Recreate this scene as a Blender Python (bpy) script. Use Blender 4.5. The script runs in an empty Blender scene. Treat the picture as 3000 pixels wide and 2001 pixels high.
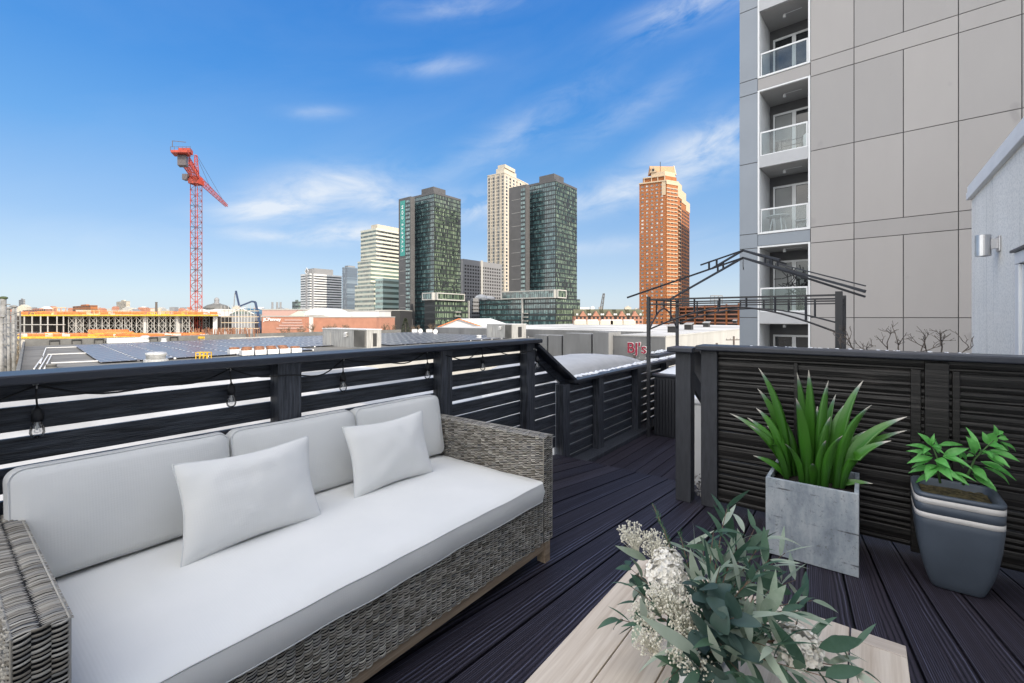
import bpy, math, random
import numpy as np
from mathutils import Vector, Matrix
random.seed(7); rng = np.random.default_rng(7)
S = bpy.context.scene; COL = S.collection
R_ = math.radians

# ---------------------------------------------------------------- camera
F, CX, HZ, H = 1333.33, 1500.0, 928.0, 1.5
cd = bpy.data.cameras.new("Camera"); cam = bpy.data.objects.new("Camera", cd); COL.objects.link(cam)
cam.location = (0, 0, H); cam.rotation_euler = (R_(90), 0, 0)
cd.lens = 16; cd.sensor_width = 36; cd.shift_y = -72.5/3000; cd.clip_start = 0.05; cd.clip_end = 12000
S.camera = cam
# ---------------------------------------------------------------- sun + sky
SUN_AZ, SUN_EL = R_(131.5), R_(29)
sl = bpy.data.lights.new("Sun", 'SUN'); sl.energy = 2.7; sl.angle = R_(0.5); sl.color = (1.0, 0.90, 0.76)
so = bpy.data.objects.new("Sun", sl); COL.objects.link(so)
sd = Vector((math.sin(SUN_AZ)*math.cos(SUN_EL), math.cos(SUN_AZ)*math.cos(SUN_EL), math.sin(SUN_EL)))
so.rotation_euler = sd.to_track_quat('Z', 'Y').to_euler(); so.location = (40, -40, 60)
S.view_settings.view_transform = 'Standard'; S.view_settings.look = 'None'
S.view_settings.exposure = 1.0; S.view_settings.gamma = 1

class NT:
    def __init__(s, nt): s.nt = nt; s.n = nt.nodes; s.l = nt.links
    def new(s, t, **kw):
        n = s.n.new(t)
        for k, v in kw.items(): setattr(n, k, v)
        return n
    def put(s, sock, v):
        if isinstance(v, bpy.types.NodeSocket): s.l.new(v, sock)
        else: sock.default_value = v
    def m(s, op, a, b=0.0, c=0.0, clamp=False):
        n = s.n.new('ShaderNodeMath'); n.operation = op; n.use_clamp = clamp
        s.put(n.inputs[0], a); s.put(n.inputs[1], b); s.put(n.inputs[2], c)
        return n.outputs[0]
    def mix(s, f, a, b, blend='MIX'):
        n = s.n.new('ShaderNodeMix'); n.data_type = 'RGBA'; n.blend_type = blend
        s.put(n.inputs[0], f); s.put(n.inputs[6], a); s.put(n.inputs[7], b)
        return n.outputs[2]
    def noise(s, vec, scale, detail=5.0, rough=0.55, dist=0.0):
        n = s.n.new('ShaderNodeTexNoise'); s.put(n.inputs['Vector'], vec)
        n.inputs['Scale'].default_value = scale; n.inputs['Detail'].default_value = detail
        n.inputs['Roughness'].default_value = rough; n.inputs['Distortion'].default_value = dist
        return n.outputs['Fac']
    def ramp(s, f, stops):
        n = s.n.new('ShaderNodeValToRGB'); s.put(n.inputs[0], f); e = n.color_ramp.elements
        while len(e) < len(stops): e.new(0.5)
        for i, (p, c) in enumerate(stops):
            e[i].position = p; e[i].color = (c, c, c, 1) if isinstance(c, (int, float)) else (*c[:3], 1)
        return n.outputs[0]
    def mapping(s, vec, rot=(0, 0, 0), scale=(1, 1, 1), loc=(0, 0, 0)):
        n = s.n.new('ShaderNodeMapping'); s.l.new(vec, n.inputs[0])
        n.inputs[1].default_value = loc; n.inputs[2].default_value = rot; n.inputs[3].default_value = scale
        return n.outputs[0]
    def comb(s, x, y, z):
        n = s.n.new('ShaderNodeCombineXYZ'); s.put(n.inputs[0], x); s.put(n.inputs[1], y); s.put(n.inputs[2], z)
        return n.outputs[0]

def make_world():
    w = bpy.data.worlds.new("World"); S.world = w; w.use_nodes = True
    t = NT(w.node_tree); t.n.clear()
    sky = t.new('ShaderNodeTexSky', sky_type='NISHITA', sun_disc=False)
    sky.sun_elevation = SUN_EL; sky.sun_rotation = SUN_AZ
    sky.altitude = 20; sky.air_density = 1.0; sky.dust_density = 0.6; sky.ozone_density = 2.2
    tc = t.new('ShaderNodeTexCoord'); g = tc.outputs['Generated']
    sx = t.new('ShaderNodeSeparateXYZ'); t.l.new(g, sx.inputs[0]); x, y, z = sx.outputs
    az = t.m('ARCTAN2', x, y); el = t.m('ARCSINE', z)
    # wisps: noise in azimuth / elevation, drawn out along tilted streaks
    def streak(tilt, sa, se, seed, scale, lo, hi):
        ca, sa_ = math.cos(tilt), math.sin(tilt)
        p = t.m('ADD', t.m('MULTIPLY', az, ca), t.m('MULTIPLY', el, sa_))
        q = t.m('SUBTRACT', t.m('MULTIPLY', el, ca), t.m('MULTIPLY', az, sa_))
        v = t.comb(t.m('MULTIPLY', p, sa), t.m('MULTIPLY', q, se), seed)
        f = t.noise(v, scale, 9.0, 0.60, 0.5)
        return t.ramp(f, [(lo, 0.0), (hi, 1.0)])
    def blob(px, py, rx, ry, tilt=0.0):
        a0 = math.atan((px-CX)/F); e0 = math.atan((HZ-py)/F*math.cos(a0))
        k = math.cos(a0)**2
        ra, re = rx/F*k, ry/F*math.cos(a0)
        ca, sa_ = math.cos(tilt), math.sin(tilt)
        da = t.m('SUBTRACT', az, a0); de = t.m('SUBTRACT', el, e0)
        p = t.m('DIVIDE', t.m('ADD', t.m('MULTIPLY', da, ca), t.m('MULTIPLY', de, sa_)), ra)
        q = t.m('DIVIDE', t.m('SUBTRACT', t.m('MULTIPLY', de, ca), t.m('MULTIPLY', da, sa_)), re)
        d2 = t.m('ADD', t.m('MULTIPLY', p, p), t.m('MULTIPLY', q, q))
        return t.m('POWER', 2.718, t.m('MULTIPLY', d2, -1.0))
    fine = streak(0.20, 3.0, 8.0, 3.7, 2.0, 0.34, 0.68)
    def cloud(w_, *b): return t.m('MULTIPLY', blob(*b), w_)
    tot = None
    for c in [(1.2, 960, 560, 185, 60, 0.25), (1.0, 760, 620, 140, 34, 0.15), (1.35, 1030, 684, 120, 30, 0.05), (1.0, 810, 695, 150, 18, 0.0),
              (1.0, 1180, 600, 90, 35, 0.0), (1.1, 2080, 430, 210, 66, 0.25), (1.0, 1800, 572, 210, 42, 0.12), (0.7, 1420, 600, 120, 40, 0.1),
              (0.95, 2060, 10, 200, 36, 0.1), (0.4, 1500, 400, 300, 50, 0.45), (0.42, 1280, 195, 130, 22, 0.12),
              (0.32, 1840, 330, 220, 38, 0.4), (0.4, 1420, 620, 200, 40, 0.05), (0.3, 930, 330, 90, 18, 0.15),
              (0.4, 1350, 20, 220, 24, 0.1), (0.45, 1790, 720, 260, 26, 0.05), (0.16, 250, 700, 500, 60, 0.1)]:
        k = cloud(*c); tot = k if tot is None else t.m('ADD', tot, k)
    veil = streak(0.35, 1.3, 4.2, 9.1, 1.3, 0.42, 0.80)
    front = t.m('ADD', t.m('MULTIPLY', tot, fine), t.m('MULTIPLY', veil, 0.07), clamp=True)
    # bright broken cloud added out of view, behind and overhead, to lift the shade
    v2 = t.mapping(g, scale=(1, 1, 2.2))
    bk = t.ramp(t.noise(v2, 2.2, 7.0, 0.6), [(0.38, 0.0), (0.62, 1.0)])
    back = t.ramp(y, [(0.0, 1.0), (0.22, 0.0)])   # y<0 : behind
    up = t.ramp(z, [(0.62, 0.0), (0.9, 0.42)])
    bm = t.m('MULTIPLY', t.m('MAXIMUM', back, up), bk)
    fac = t.m('MAXIMUM', t.m('MULTIPLY', front, 0.9), bm, clamp=True)
    # paler, warmer towards the horizon
    hz = t.ramp(el, [(0.0, 1.0), (0.16, 0.42), (0.55, 0.0)])
    tint = t.mix(1.0, sky.outputs[0], (0.86, 1.0, 1.10, 1), 'MULTIPLY')
    # clear blue away from the sun, bleached towards the horizon; the Nishita sky itself on the sun's side
    er = t.m('MULTIPLY', el, 1.0/1.4)
    grad = t.ramp(er, [(0.0, (.60, .68, .77)), (0.03, (.55, .655, .765)), (0.12, (.285, .465, .73)), (0.22, (.118, .345, .72)), (0.31, (.055, .262, .68)), (0.43, (.030, .205, .63)), (1.0, (.04, .18, .55))])
    grad = t.mix(1.0, grad, (5.0, 5.0, 5.0, 1), 'MULTIPLY')
    deep = t.mix(0.12, grad, tint); side = t.ramp(y, [(-0.25, 1.0), (0.15, 0.0)]) if False else t.ramp(t.m('ADD', y, 0.5), [(0.3, 1.0), (0.62, 0.0)])
    base = t.mix(side, deep, tint)
    ccol = t.mix(t.m('MULTIPLY', front, 0.85), base, (3.9, 4.15, 4.45, 1)); ccol = t.mix(bm, ccol, (16.4, 15.7, 14.7, 1))
    bg = t.new('ShaderNodeBackground'); t.l.new(ccol, bg.inputs[0]); bg.inputs[1].default_value = 0.11
    out = t.new('ShaderNodeOutputWorld'); t.l.new(bg.outputs[0], out.inputs[0])
make_world()

# ---------------------------------------------------------------- frames
A = Vector((1030, 1333.33, 0)).normalized()            # along the left railing, away from us
B = Vector((A.y, -A.x, 0))                             # across it, to the right and towards us
ANG = math.atan2(A.y, A.x); Z3 = Vector((0, 0, 1))
def P(u, v, z=0.0): return A*u + B*v + Z3*z
def at(px, py, t): return Vector(((px-CX)/F*t, t, H-(py-HZ)/F*t))
def onz(px, py, z): return at(px, py, (H-z)*F/(py-HZ))
def onv(px, py, v):
    k = (px-CX)/F; return at(px, py, v/(k*B.x+B.y))
def onu(px, py, u):
    k = (px-CX)/F; return at(px, py, u/(k*A.x+A.y))
def toUV(p): return p.dot(A), p.dot(B)

# ---------------------------------------------------------------- mesh builder
ORG = {}
class MB:
    def __init__(s): s.v = []; s.f = []; s.mi = []; s.uv = []; s.has_uv = False
    def add(s, vs, fs, mi=0, uvs=None):
        o = len(s.v); s.v += [tuple(p) for p in vs]
        for f in fs: s.f.append(tuple(i+o for i in f)); s.mi.append(mi)
        if uvs is not None: s.has_uv = True; s.uv += uvs
        else: s.uv += [(0, 0)]*len(vs)
        return s
    def obox(s, o, x, y, z, mi=0):
        o, x, y, z = Vector(o), Vector(x), Vector(y), Vector(z)
        if x.cross(y).dot(z) < 0: x, y = y, x
        vs = [o, o+x, o+x+y, o+y, o+z, o+x+z, o+x+y+z, o+y+z]
        return s.add(vs, [(3,2,1,0),(4,5,6,7),(0,1,5,4),(1,2,6,5),(2,3,7,6),(3,0,4,7)], mi)
    def uvbox(s, u0, u1, v0, v1, z0, z1, mi=0):
        return s.obox(P(u0, v0, z0), A*(u1-u0), B*(v1-v0), Z3*(z1-z0), mi)
    def box(s, c, sx, sy, sz, mi=0):      # axis aligned, c = base centre
        c = Vector(c); return s.obox(c-Vector((sx/2, sy/2, 0)), (sx,0,0), (0,sy,0), (0,0,sz), mi)
    def bar(s, p, q, w, h=None, up=Z3, mi=0):
        p, q = Vector(p), Vector(q); h = h or w; d = q-p
        if d.length < 1e-6: return s
        dn = d.normalized(); sd_ = dn.cross(Vector(up))
        if sd_.length < 1e-3: sd_ = dn.cross(Vector((1, 0, 0)))
        sd_.normalize(); n = sd_.cross(dn).normalized()
        return s.obox(p-sd_*w/2-n*h/2, sd_*w, d, n*h, mi)
    def tube(s, pts, r, n=8, cap=True, mi=0):
        pts = [Vector(p) for p in pts]; m = len(pts)
        rs = r if isinstance(r, (list, tuple)) else [r]*m
        vs = []; prev = None
        for i, p in enumerate(pts):
            d = (pts[min(i+1, m-1)]-pts[max(i-1, 0)]).normalized()
            if prev is None:
                x = d.cross(Z3)
                if x.length < 0.05: x = d.cross(Vector((1, 0, 0)))
            else:
                x = prev - d*prev.dot(d)
                if x.length < 1e-4: x = d.cross(Vector((1, 0, 0)))
            x.normalize(); prev = x; yv = d.cross(x)
            for k in range(n):
                a = 2*math.pi*k/n; vs.append(p + (x*math.cos(a)+yv*math.sin(a))*rs[i])
        fs = []
        for i in range(m-1):
            for k in range(n):
                k2 = (k+1) % n; fs.append((i*n+k, i*n+k2, (i+1)*n+k2, (i+1)*n+k))
        if cap: fs.append(tuple(range(n-1, -1, -1))); fs.append(tuple((m-1)*n+k for k in range(n)))
        return s.add(vs, fs, mi)
    def lathe(s, c, prof, n=20, mi=0, axis=Z3):
        c = Vector(c); axis = Vector(axis).normalized()
        x = axis.orthogonal().normalized(); y = axis.cross(x)
        vs = []
        for r, z in prof:
            for k in range(n):
                a = 2*math.pi*k/n; vs.append(c+(x*math.cos(a)+y*math.sin(a))*r+axis*z)
        fs = []
        for i in range(len(prof)-1):
            for k in range(n):
                k2 = (k+1) % n; fs.append((i*n+k, i*n+k2, (i+1)*n+k2, (i+1)*n+k))
        if prof[0][0] > 1e-5: fs.append(tuple(range(n-1, -1, -1)))
        if prof[-1][0] > 1e-5: fs.append(tuple((len(prof)-1)*n+k for k in range(n)))
        return s.add(vs, fs, mi)
    def prism(s, poly, z0, z1, mi=0):     # poly: list of (x,y) counter-clockwise
        n = len(poly)
        vs = [(p[0], p[1], z0) for p in poly]+[(p[0], p[1], z1) for p in poly]
        fs = [tuple(range(n-1, -1, -1)), tuple(range(n, 2*n))]
        for i in range(n):
            j = (i+1) % n; fs.append((i, j, n+j, n+i))
        return s.add(vs, fs, mi)
    def grid(s, pts, mi=0, uvs=None):     # pts[i][j]
        m, n = len(pts), len(pts[0]); vs = [p for r in pts for p in r]; fs = []
        for i in range(m-1):
            for j in range(n-1): fs.append((i*n+j, i*n+j+1, (i+1)*n+j+1, (i+1)*n+j))
        return s.add(vs, fs, mi, uvs)
    def ball(s, c, r, n=8, m=6, mi=0, sc=(1, 1, 1)):
        c = Vector(c); vs = []; fs = []
        for i in range(m+1):
            th = math.pi*i/m
            for k in range(n):
                a = 2*math.pi*k/n
                vs.append(c+Vector((math.sin(th)*math.cos(a)*sc[0], math.sin(th)*math.sin(a)*sc[1], -math.cos(th)*sc[2]))*r)
        for i in range(m):
            for k in range(n):
                k2 = (k+1) % n; fs.append((i*n+k, i*n+k2, (i+1)*n+k2, (i+1)*n+k))
        return s.add(vs, fs, mi)
    def leaf(s, base, d, up, L, W, curl=0.0, fold=0.25, seg=5, shape=None, mi=0):
        base, d, up = Vector(base), Vector(d).normalized(), Vector(up)
        sd_ = d.cross(up)
        if sd_.length < 1e-3: sd_ = d.orthogonal()
        sd_.normalize(); n = sd_.cross(d).normalized()
        rows = []
        for i in range(seg+1):
            t = i/seg
            w = (shape(t) if shape else math.sin(math.pi*min(1, t*0.94+0.03))**0.8)*W/2
            a = curl*t
            c = base + d*(L*t*math.cos(a*0.6)) - n*(L*t*math.sin(a*0.6))
            nn = n*math.cos(a)+d*math.sin(a)
            rows.append([c-sd_*w+nn*w*fold, c, c+sd_*w+nn*w*fold])
        return s.grid(rows, mi)
    def build(s, name, mats, parent=None, smooth=False, bevel=0.0, label=None, sub=0, kind=None):
        if not isinstance(mats, (list, tuple)): mats = [mats]
        V = np.array(s.v, dtype=float)
        if parent is not None: org = ORG[parent.name]
        else:
            mn, mx = V.min(0), V.max(0); org = Vector(((mn[0]+mx[0])/2, (mn[1]+mx[1])/2, mn[2]))
        V = V-np.array(org)
        me = bpy.data.meshes.new(name); me.from_pydata(V.tolist(), [], s.f); me.update()
        for m in mats: me.materials.append(m)
        if len(mats) > 1: me.polygons.foreach_set('material_index', s.mi)
        if smooth: me.polygons.foreach_set('use_smooth', [True]*len(me.polygons))
        if s.has_uv:
            ul = me.uv_layers.new(name='UVMap')
            li = np.empty(len(me.loops), dtype=np.int32); me.loops.foreach_get('vertex_index', li)
            ul.data.foreach_set('uv', np.array(s.uv, dtype=np.float32)[li].ravel())
        o = bpy.data.objects.new(name, me); COL.objects.link(o)
        if parent is not None: o.parent = parent; ORG[o.name] = org
        else: o.location = org; ORG[o.name] = org
        if bevel:
            b = o.modifiers.new('Bevel', 'BEVEL'); b.width = bevel; b.segments = 2; b.limit_method = 'ANGLE'
        if sub:
            b = o.modifiers.new('Sub', 'SUBSURF'); b.levels = sub; b.render_levels = sub
        if label: o['label'] = label
        if kind: o['kind'] = kind
        return o

def thing(name, label, cat, loc, group=None):
    o = bpy.data.objects.new(name, None); COL.objects.link(o); o.location = loc; o.empty_display_size = 0.1
    ORG[o.name] = Vector(loc); o['label'] = label; o['category'] = cat
    if group: o['group'] = group
    return o
def tag(o, label, cat, group=None):
    o['label'] = label; o['category'] = cat
    if group: o['group'] = group
    return o
def struct(o): o['kind'] = 'structure'; return o
def dup(root, loc, rotz=0.0, label=None, scale=None):
    r = root.copy(); COL.objects.link(r); r.location = loc; r.rotation_euler = (0, 0, rotz)
    if label: r['label'] = label
    if scale: r.scale = scale
    for ch in list(root.children):
        c = ch.copy(); COL.objects.link(c); c.parent = r
        for g in ch.children:
            d = g.copy(); COL.objects.link(d); d.parent = c
    return r
_tm = {}
def text_mesh(body, size, depth=0.02, bold=0.0):
    cu = bpy.data.curves.new('lettering', 'FONT'); cu.body = body; cu.size = size; cu.extrude = depth/2
    cu.align_x = 'CENTER'; cu.align_y = 'CENTER'; cu.offset = bold
    o = bpy.data.objects.new('lettering', cu); COL.objects.link(o)
    dg = bpy.context.evaluated_depsgraph_get(); me = bpy.data.meshes.new_from_object(o.evaluated_get(dg))
    bpy.data.objects.remove(o); bpy.data.curves.remove(cu)
    return me
def put_text(body, size, pos, right, up, mat, parent, name='lettering', depth=0.02, bold=0.0, sx=1.0):
    me = text_mesh(body, size, depth, bold); right = Vector(right).normalized(); up = Vector(up).normalized()
    n = right.cross(up); M = Matrix((right*sx, up, n)).transposed().to_4x4()
    org = ORG[parent.name]; M.translation = Vector(pos)-org
    me.transform(M); me.materials.clear(); me.materials.append(mat)
    o = bpy.data.objects.new(name, me); COL.objects.link(o); o.parent = parent; return o

# ---------------------------------------------------------------- materials
def base_mat(name):
    m = bpy.data.materials.new(name); m.use_nodes = True; t = NT(m.node_tree)
    b = t.n['Principled BSDF']; return m, t, b
def pm(name, c, rough=0.6, metal=0.0, var=0.12, vs=3.0, bump=0.0, bs=60.0, stretch=None, rot=0.0, c2=None, spec=0.5, detail=5.0, island=0.0):
    m, t, b = base_mat(name)
    tc = t.new('ShaderNodeTexCoord'); v = tc.outputs['Object']
    if rot: v = t.mapping(v, rot=(0, 0, -rot))
    if stretch: v = t.mapping(v, scale=stretch)
    lo = tuple(max(0, x*(1-var)) for x in c); hi = c2 if c2 else tuple(min(1, x*(1+var)) for x in c)
    col = t.ramp(t.noise(v, vs, detail), [(0.3, lo), (0.7, hi)])
    if island:
        g = t.new('ShaderNodeNewGeometry')
        k = t.m('ADD', 1.0-island, t.m('MULTIPLY', g.outputs['Random Per Island'], 2*island))
        col = t.mix(1.0, col, t.comb(k, k, k), 'MULTIPLY')
    t.l.new(col, b.inputs['Base Color'])
    b.inputs['Roughness'].default_value = rough; b.inputs['Metallic'].default_value = metal
    b.inputs['Specular IOR Level'].default_value = spec
    if bump:
        bn = t.new('ShaderNodeBump'); bn.inputs['Strength'].default_value = bump; bn.inputs['Distance'].default_value = 0.01
        t.l.new(t.noise(v, bs, 4), bn.inputs['Height']); t.l.new(bn.outputs[0], b.inputs['Normal'])
    return m
def thin_glass(name, tint=(1, 1, 1), refl=0.12):
    m, t, b = base_mat(name); t.n.remove(b)
    tr = t.new('ShaderNodeBsdfTransparent'); tr.inputs[0].default_value = (*tint, 1)
    gl = t.new('ShaderNodeBsdfGlossy'); gl.inputs['Roughness'].default_value = 0.02
    fr = t.new('ShaderNodeFresnel'); fr.inputs[0].default_value = 1.5
    mx = t.new('ShaderNodeMixShader')
    t.l.new(t.m('ADD', t.m('MULTIPLY', fr.outputs[0], 0.85), refl, clamp=True), mx.inputs[0])
    t.l.new(tr.outputs[0], mx.inputs[1]); t.l.new(gl.outputs[0], mx.inputs[2])
    t.l.new(mx.outputs[0], t.n['Material Output'].inputs[0]); return m
def cell_glass(name, dirx, cw, ch, cols, rough=0.12, metal=0.0, spec=0.8):
    """window glass whose blinds, rooms and tints differ from one pane to the next"""
    m, t, b = base_mat(name)
    tc = t.new('ShaderNodeTexCoord'); v = t.mapping(tc.outputs['Object'], rot=(0, 0, -math.atan2(dirx[1], dirx[0])))
    s = t.new('ShaderNodeSeparateXYZ'); t.l.new(v, s.inputs[0])
    cx = t.m('FLOOR', t.m('DIVIDE', t.m('ADD', s.outputs[0], 1000.0), cw)); cz = t.m('FLOOR', t.m('DIVIDE', t.m('ADD', s.outputs[2], 1000.0), ch))
    wn = t.new('ShaderNodeTexWhiteNoise', noise_dimensions='3D'); t.l.new(t.comb(cx, 0.5, cz), wn.inputs['Vector'])
    n = t.new('ShaderNodeValToRGB'); n.color_ramp.interpolation = 'CONSTANT'; t.l.new(wn.outputs[0], n.inputs[0])
    e = n.color_ramp.elements
    while len(e) < len(cols): e.new(0.5)
    for i, (p, c) in enumerate(cols): e[i].position = p; e[i].color = (*c, 1)
    t.l.new(n.outputs[0], b.inputs['Base Color']); b.inputs['Roughness'].default_value = rough
    b.inputs['Metallic'].default_value = metal; b.inputs['Specular IOR Level'].default_value = spec
    return m

M = {}
M['fence'] = pm('charcoal_stained_wood', (0.026, 0.029, 0.037), 0.42, var=0.6, vs=4.0, bump=0.7, bs=14, stretch=(1.0, 14, 14), rot=ANG, c2=(0.088, 0.100, 0.125), detail=8)
M['fence_post'] = pm('charcoal_stained_post', (0.022, 0.025, 0.032), 0.45, var=0.5, vs=5.0, bump=0.6, bs=12, stretch=(14, 14, 1.0), c2=(0.095, 0.105, 0.13), detail=8)
M['cap'] = pm('charcoal_painted_cap', (0.030, 0.034, 0.046), 0.38, var=0.15, vs=4, bump=0.12, bs=40)
M['post_paint'] = pm('charcoal_painted_post', (0.036, 0.039, 0.047), 0.6, var=0.2, vs=6, bump=0.25, bs=20, stretch=(8, 8, 1.5))
def rough_sawn():
    m, t, b = base_mat('rough_sawn_black_brown_wood')
    tc = t.new('ShaderNodeTexCoord'); v = t.mapping(tc.outputs['Object'], rot=(0, 0, -ANG))
    w = t.mapping(v, scale=(1, 1.3, 34)); f = t.noise(w, 1.6, 7.0, 0.62, 0.35)
    line = t.ramp(t.m('FRACT', t.m('MULTIPLY', t.noise(t.mapping(v, scale=(1, 0.4, 20)), 1.0, 2.0, 0.3, 0.1), 6.0)), [(0.0, 1.0), (0.12, 0.0), (0.9, 0.0), (1.0, 1.0)])
    c = t.ramp(f, [(0.30, (0.0030, 0.0026, 0.0025)), (0.60, (0.0075, 0.0066, 0.0063)), (0.75, (0.016, 0.0145, 0.014))])
    c = t.mix(t.m('MULTIPLY', line, 0.34), c, (0.105, 0.095, 0.09, 1))
    t.l.new(c, b.inputs['Base Color']); b.inputs['Roughness'].default_value = 0.42
    bn = t.new('ShaderNodeBump'); bn.inputs['Strength'].default_value = 0.5; bn.inputs['Distance'].default_value = 0.006
    t.l.new(f, bn.inputs['Height']); t.l.new(bn.outputs[0], b.inputs['Normal']); return m
M['sawn'] = rough_sawn()
def deck_mat():
    m, t, b = base_mat('grooved_dark_composite')
    tc = t.new('ShaderNodeTexCoord'); uv = tc.outputs['UV']
    s = t.new('ShaderNodeSeparateXYZ'); t.l.new(uv, s.inputs[0])
    wob = t.m('MULTIPLY', t.m('SUBTRACT', t.noise(t.mapping(uv, scale=(3, 1.6, 1)), 2.0, 3), 0.5), 0.05)
    x = t.m('MULTIPLY', t.m('ADD', s.outputs[0], wob), 16.0)
    tri = t.m('ABSOLUTE', t.m('SUBTRACT', t.m('FRACT', x), 0.5))
    groove = t.ramp(tri, [(0.06, 1.0), (0.24, 0.0)])
    gi = t.m('FLOOR', x)
    wn = t.new('ShaderNodeTexWhiteNoise', noise_dimensions='1D'); t.l.new(gi, wn.inputs['W'])
    rib = t.ramp(tri, [(0.34, 0.0), (0.47, 1.0)])
    hi = t.m('MULTIPLY', rib, t.m('MULTIPLY', t.ramp(wn.outputs[0], [(0.35, 0.05), (0.9, 1.0)]), t.ramp(t.noise(t.mapping(uv, scale=(14, 1.2, 1)), 1.0, 5), [(0.34, 0.0), (0.62, 1.0)])))
    bi = t.m('FLOOR', s.outputs[0]); wb = t.new('ShaderNodeTexWhiteNoise', noise_dimensions='1D'); t.l.new(t.m('ADD', bi, 31.5), wb.inputs['W'])
    c0 = t.mix(wb.outputs[0], (0.019, 0.0165, 0.028, 1), (0.036, 0.030, 0.042, 1))
    c = t.mix(t.m('MULTIPLY', groove, 0.8), c0, (0.004, 0.0036, 0.008, 1))
    c = t.mix(t.m('MULTIPLY', hi, 0.78), c, (0.17, 0.185, 0.285, 1))
    t.l.new(c, b.inputs['Base Color']); b.inputs['Roughness'].default_value = 0.55; b.inputs['Specular IOR Level'].default_value = 0.3
    bn = t.new('ShaderNodeBump'); bn.inputs['Strength'].default_value = 0.5; bn.inputs['Distance'].default_value = 0.004
    t.l.new(t.m('SUBTRACT', 1.0, groove), bn.inputs['Height']); t.l.new(bn.outputs[0], b.inputs['Normal'])
    return m
M['deck'] = deck_mat()
def fabric():
    m, t, b = base_mat('off_white_waffle_fabric')
    tc = t.new('ShaderNodeTexCoord'); v = t.mapping(tc.outputs['Object'], rot=(0, 0, -ANG))
    c = t.ramp(t.noise(v, 3.0, 3), [(0.3, (0.745, 0.75, 0.735)), (0.7, (0.785, 0.785, 0.77))])
    t.l.new(c, b.inputs['Base Color']); b.inputs['Roughness'].default_value = 0.9; b.inputs['Specular IOR Level'].default_value = 0.15
    b.inputs['Sheen Weight'].default_value = 0.15
    s = t.new('ShaderNodeSeparateXYZ'); t.l.new(v, s.inputs[0])
    def w(o): return t.m('SINE', t.m('MULTIPLY', s.outputs[o], 2*math.pi/0.009))
    h = t.m('ADD', t.m('ADD', w(0), w(1)), w(2)); h = t.m('ADD', t.m('MULTIPLY', h, 0.014), t.m('MULTIPLY', t.noise(v, 5.0, 3, 0.5), 1.5))
    bn = t.new('ShaderNodeBump'); bn.inputs['Strength'].default_value = 0.55; bn.inputs['Distance'].default_value = 0.006
    t.l.new(h, bn.inputs['Height']); t.l.new(bn.outputs[0], b.inputs['Normal']); return m
M['fabric'] = fabric()
M['piping'] = pm('fabric_piping', (0.68, 0.69, 0.69), 0.9, var=0.05)
M['seam'] = pm('fabric_seam', (0.30, 0.295, 0.285), 0.95, var=0.05)
def wicker():
    m, t, b = base_mat('grey_brown_wicker')
    g = t.new('ShaderNodeNewGeometry')
    c = t.ramp(g.outputs['Random Per Island'], [(0.0, (0.14, 0.125, 0.10)), (0.3, (0.29, 0.265, 0.225)), (0.6, (0.42, 0.395, 0.345)), (0.8, (0.21, 0.205, 0.195)), (0.93, (0.54, 0.51, 0.45)), (1.0, (0.075, 0.08, 0.09))])
    t.l.new(c, b.inputs['Base Color']); b.inputs['Roughness'].default_value = 0.45; return m
M['wicker'] = wicker()
M['wicker_back'] = pm('dark_weave_core', (0.006, 0.006, 0.007), 0.9)
def timber(name, lo, hi, rot, sc=1.0):
    m, t, b = base_mat(name)
    tc = t.new('ShaderNodeTexCoord'); g = t.new('ShaderNodeNewGeometry')
    v = t.mapping(tc.outputs['Object'], rot=(0, 0, -rot))
    off = t.comb(t.m('MULTIPLY', g.outputs['Random Per Island'], 7.0), t.m('MULTIPLY', g.outputs['Random Per Island'], 3.0), 0.0)
    va = t.new('ShaderNodeVectorMath', operation='ADD'); t.l.new(v, va.inputs[0]); t.l.new(off, va.inputs[1])
    w = t.mapping(va.outputs[0], scale=(1.1*sc, 26*sc, 26*sc)); f = t.noise(w, 1.5, 8.0, 0.62, 0.6)
    fg = t.noise(t.mapping(va.outputs[0], scale=(6*sc, 190*sc, 190*sc)), 1.0, 3.0)
    k = t.m('ADD', t.m('MULTIPLY', f, 0.75), t.m('MULTIPLY', fg, 0.25))
    c = t.ramp(k, [(0.33, lo), (0.66, hi)])
    kk = t.m('ADD', 0.9, t.m('MULTIPLY', g.outputs['Random Per Island'], 0.2)); c = t.mix(1.0, c, t.comb(kk, kk, kk), 'MULTIPLY')
    t.l.new(c, b.inputs['Base Color']); b.inputs['Roughness'].default_value = 0.6; b.inputs['Specular IOR Level'].default_value = 0.3
    bn = t.new('ShaderNodeBump'); bn.inputs['Strength'].default_value = 0.25; bn.inputs['Distance'].default_value = 0.003
    t.l.new(k, bn.inputs['Height']); t.l.new(bn.outputs[0], b.inputs['Normal']); return m
M['teak'] = timber('weathered_teak', (0.26, 0.185, 0.125), (0.50, 0.39, 0.28), ANG)
M['table'] = timber('pale_washed_teak', (0.53, 0.43, 0.33), (0.75, 0.655, 0.54), ANG)
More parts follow.
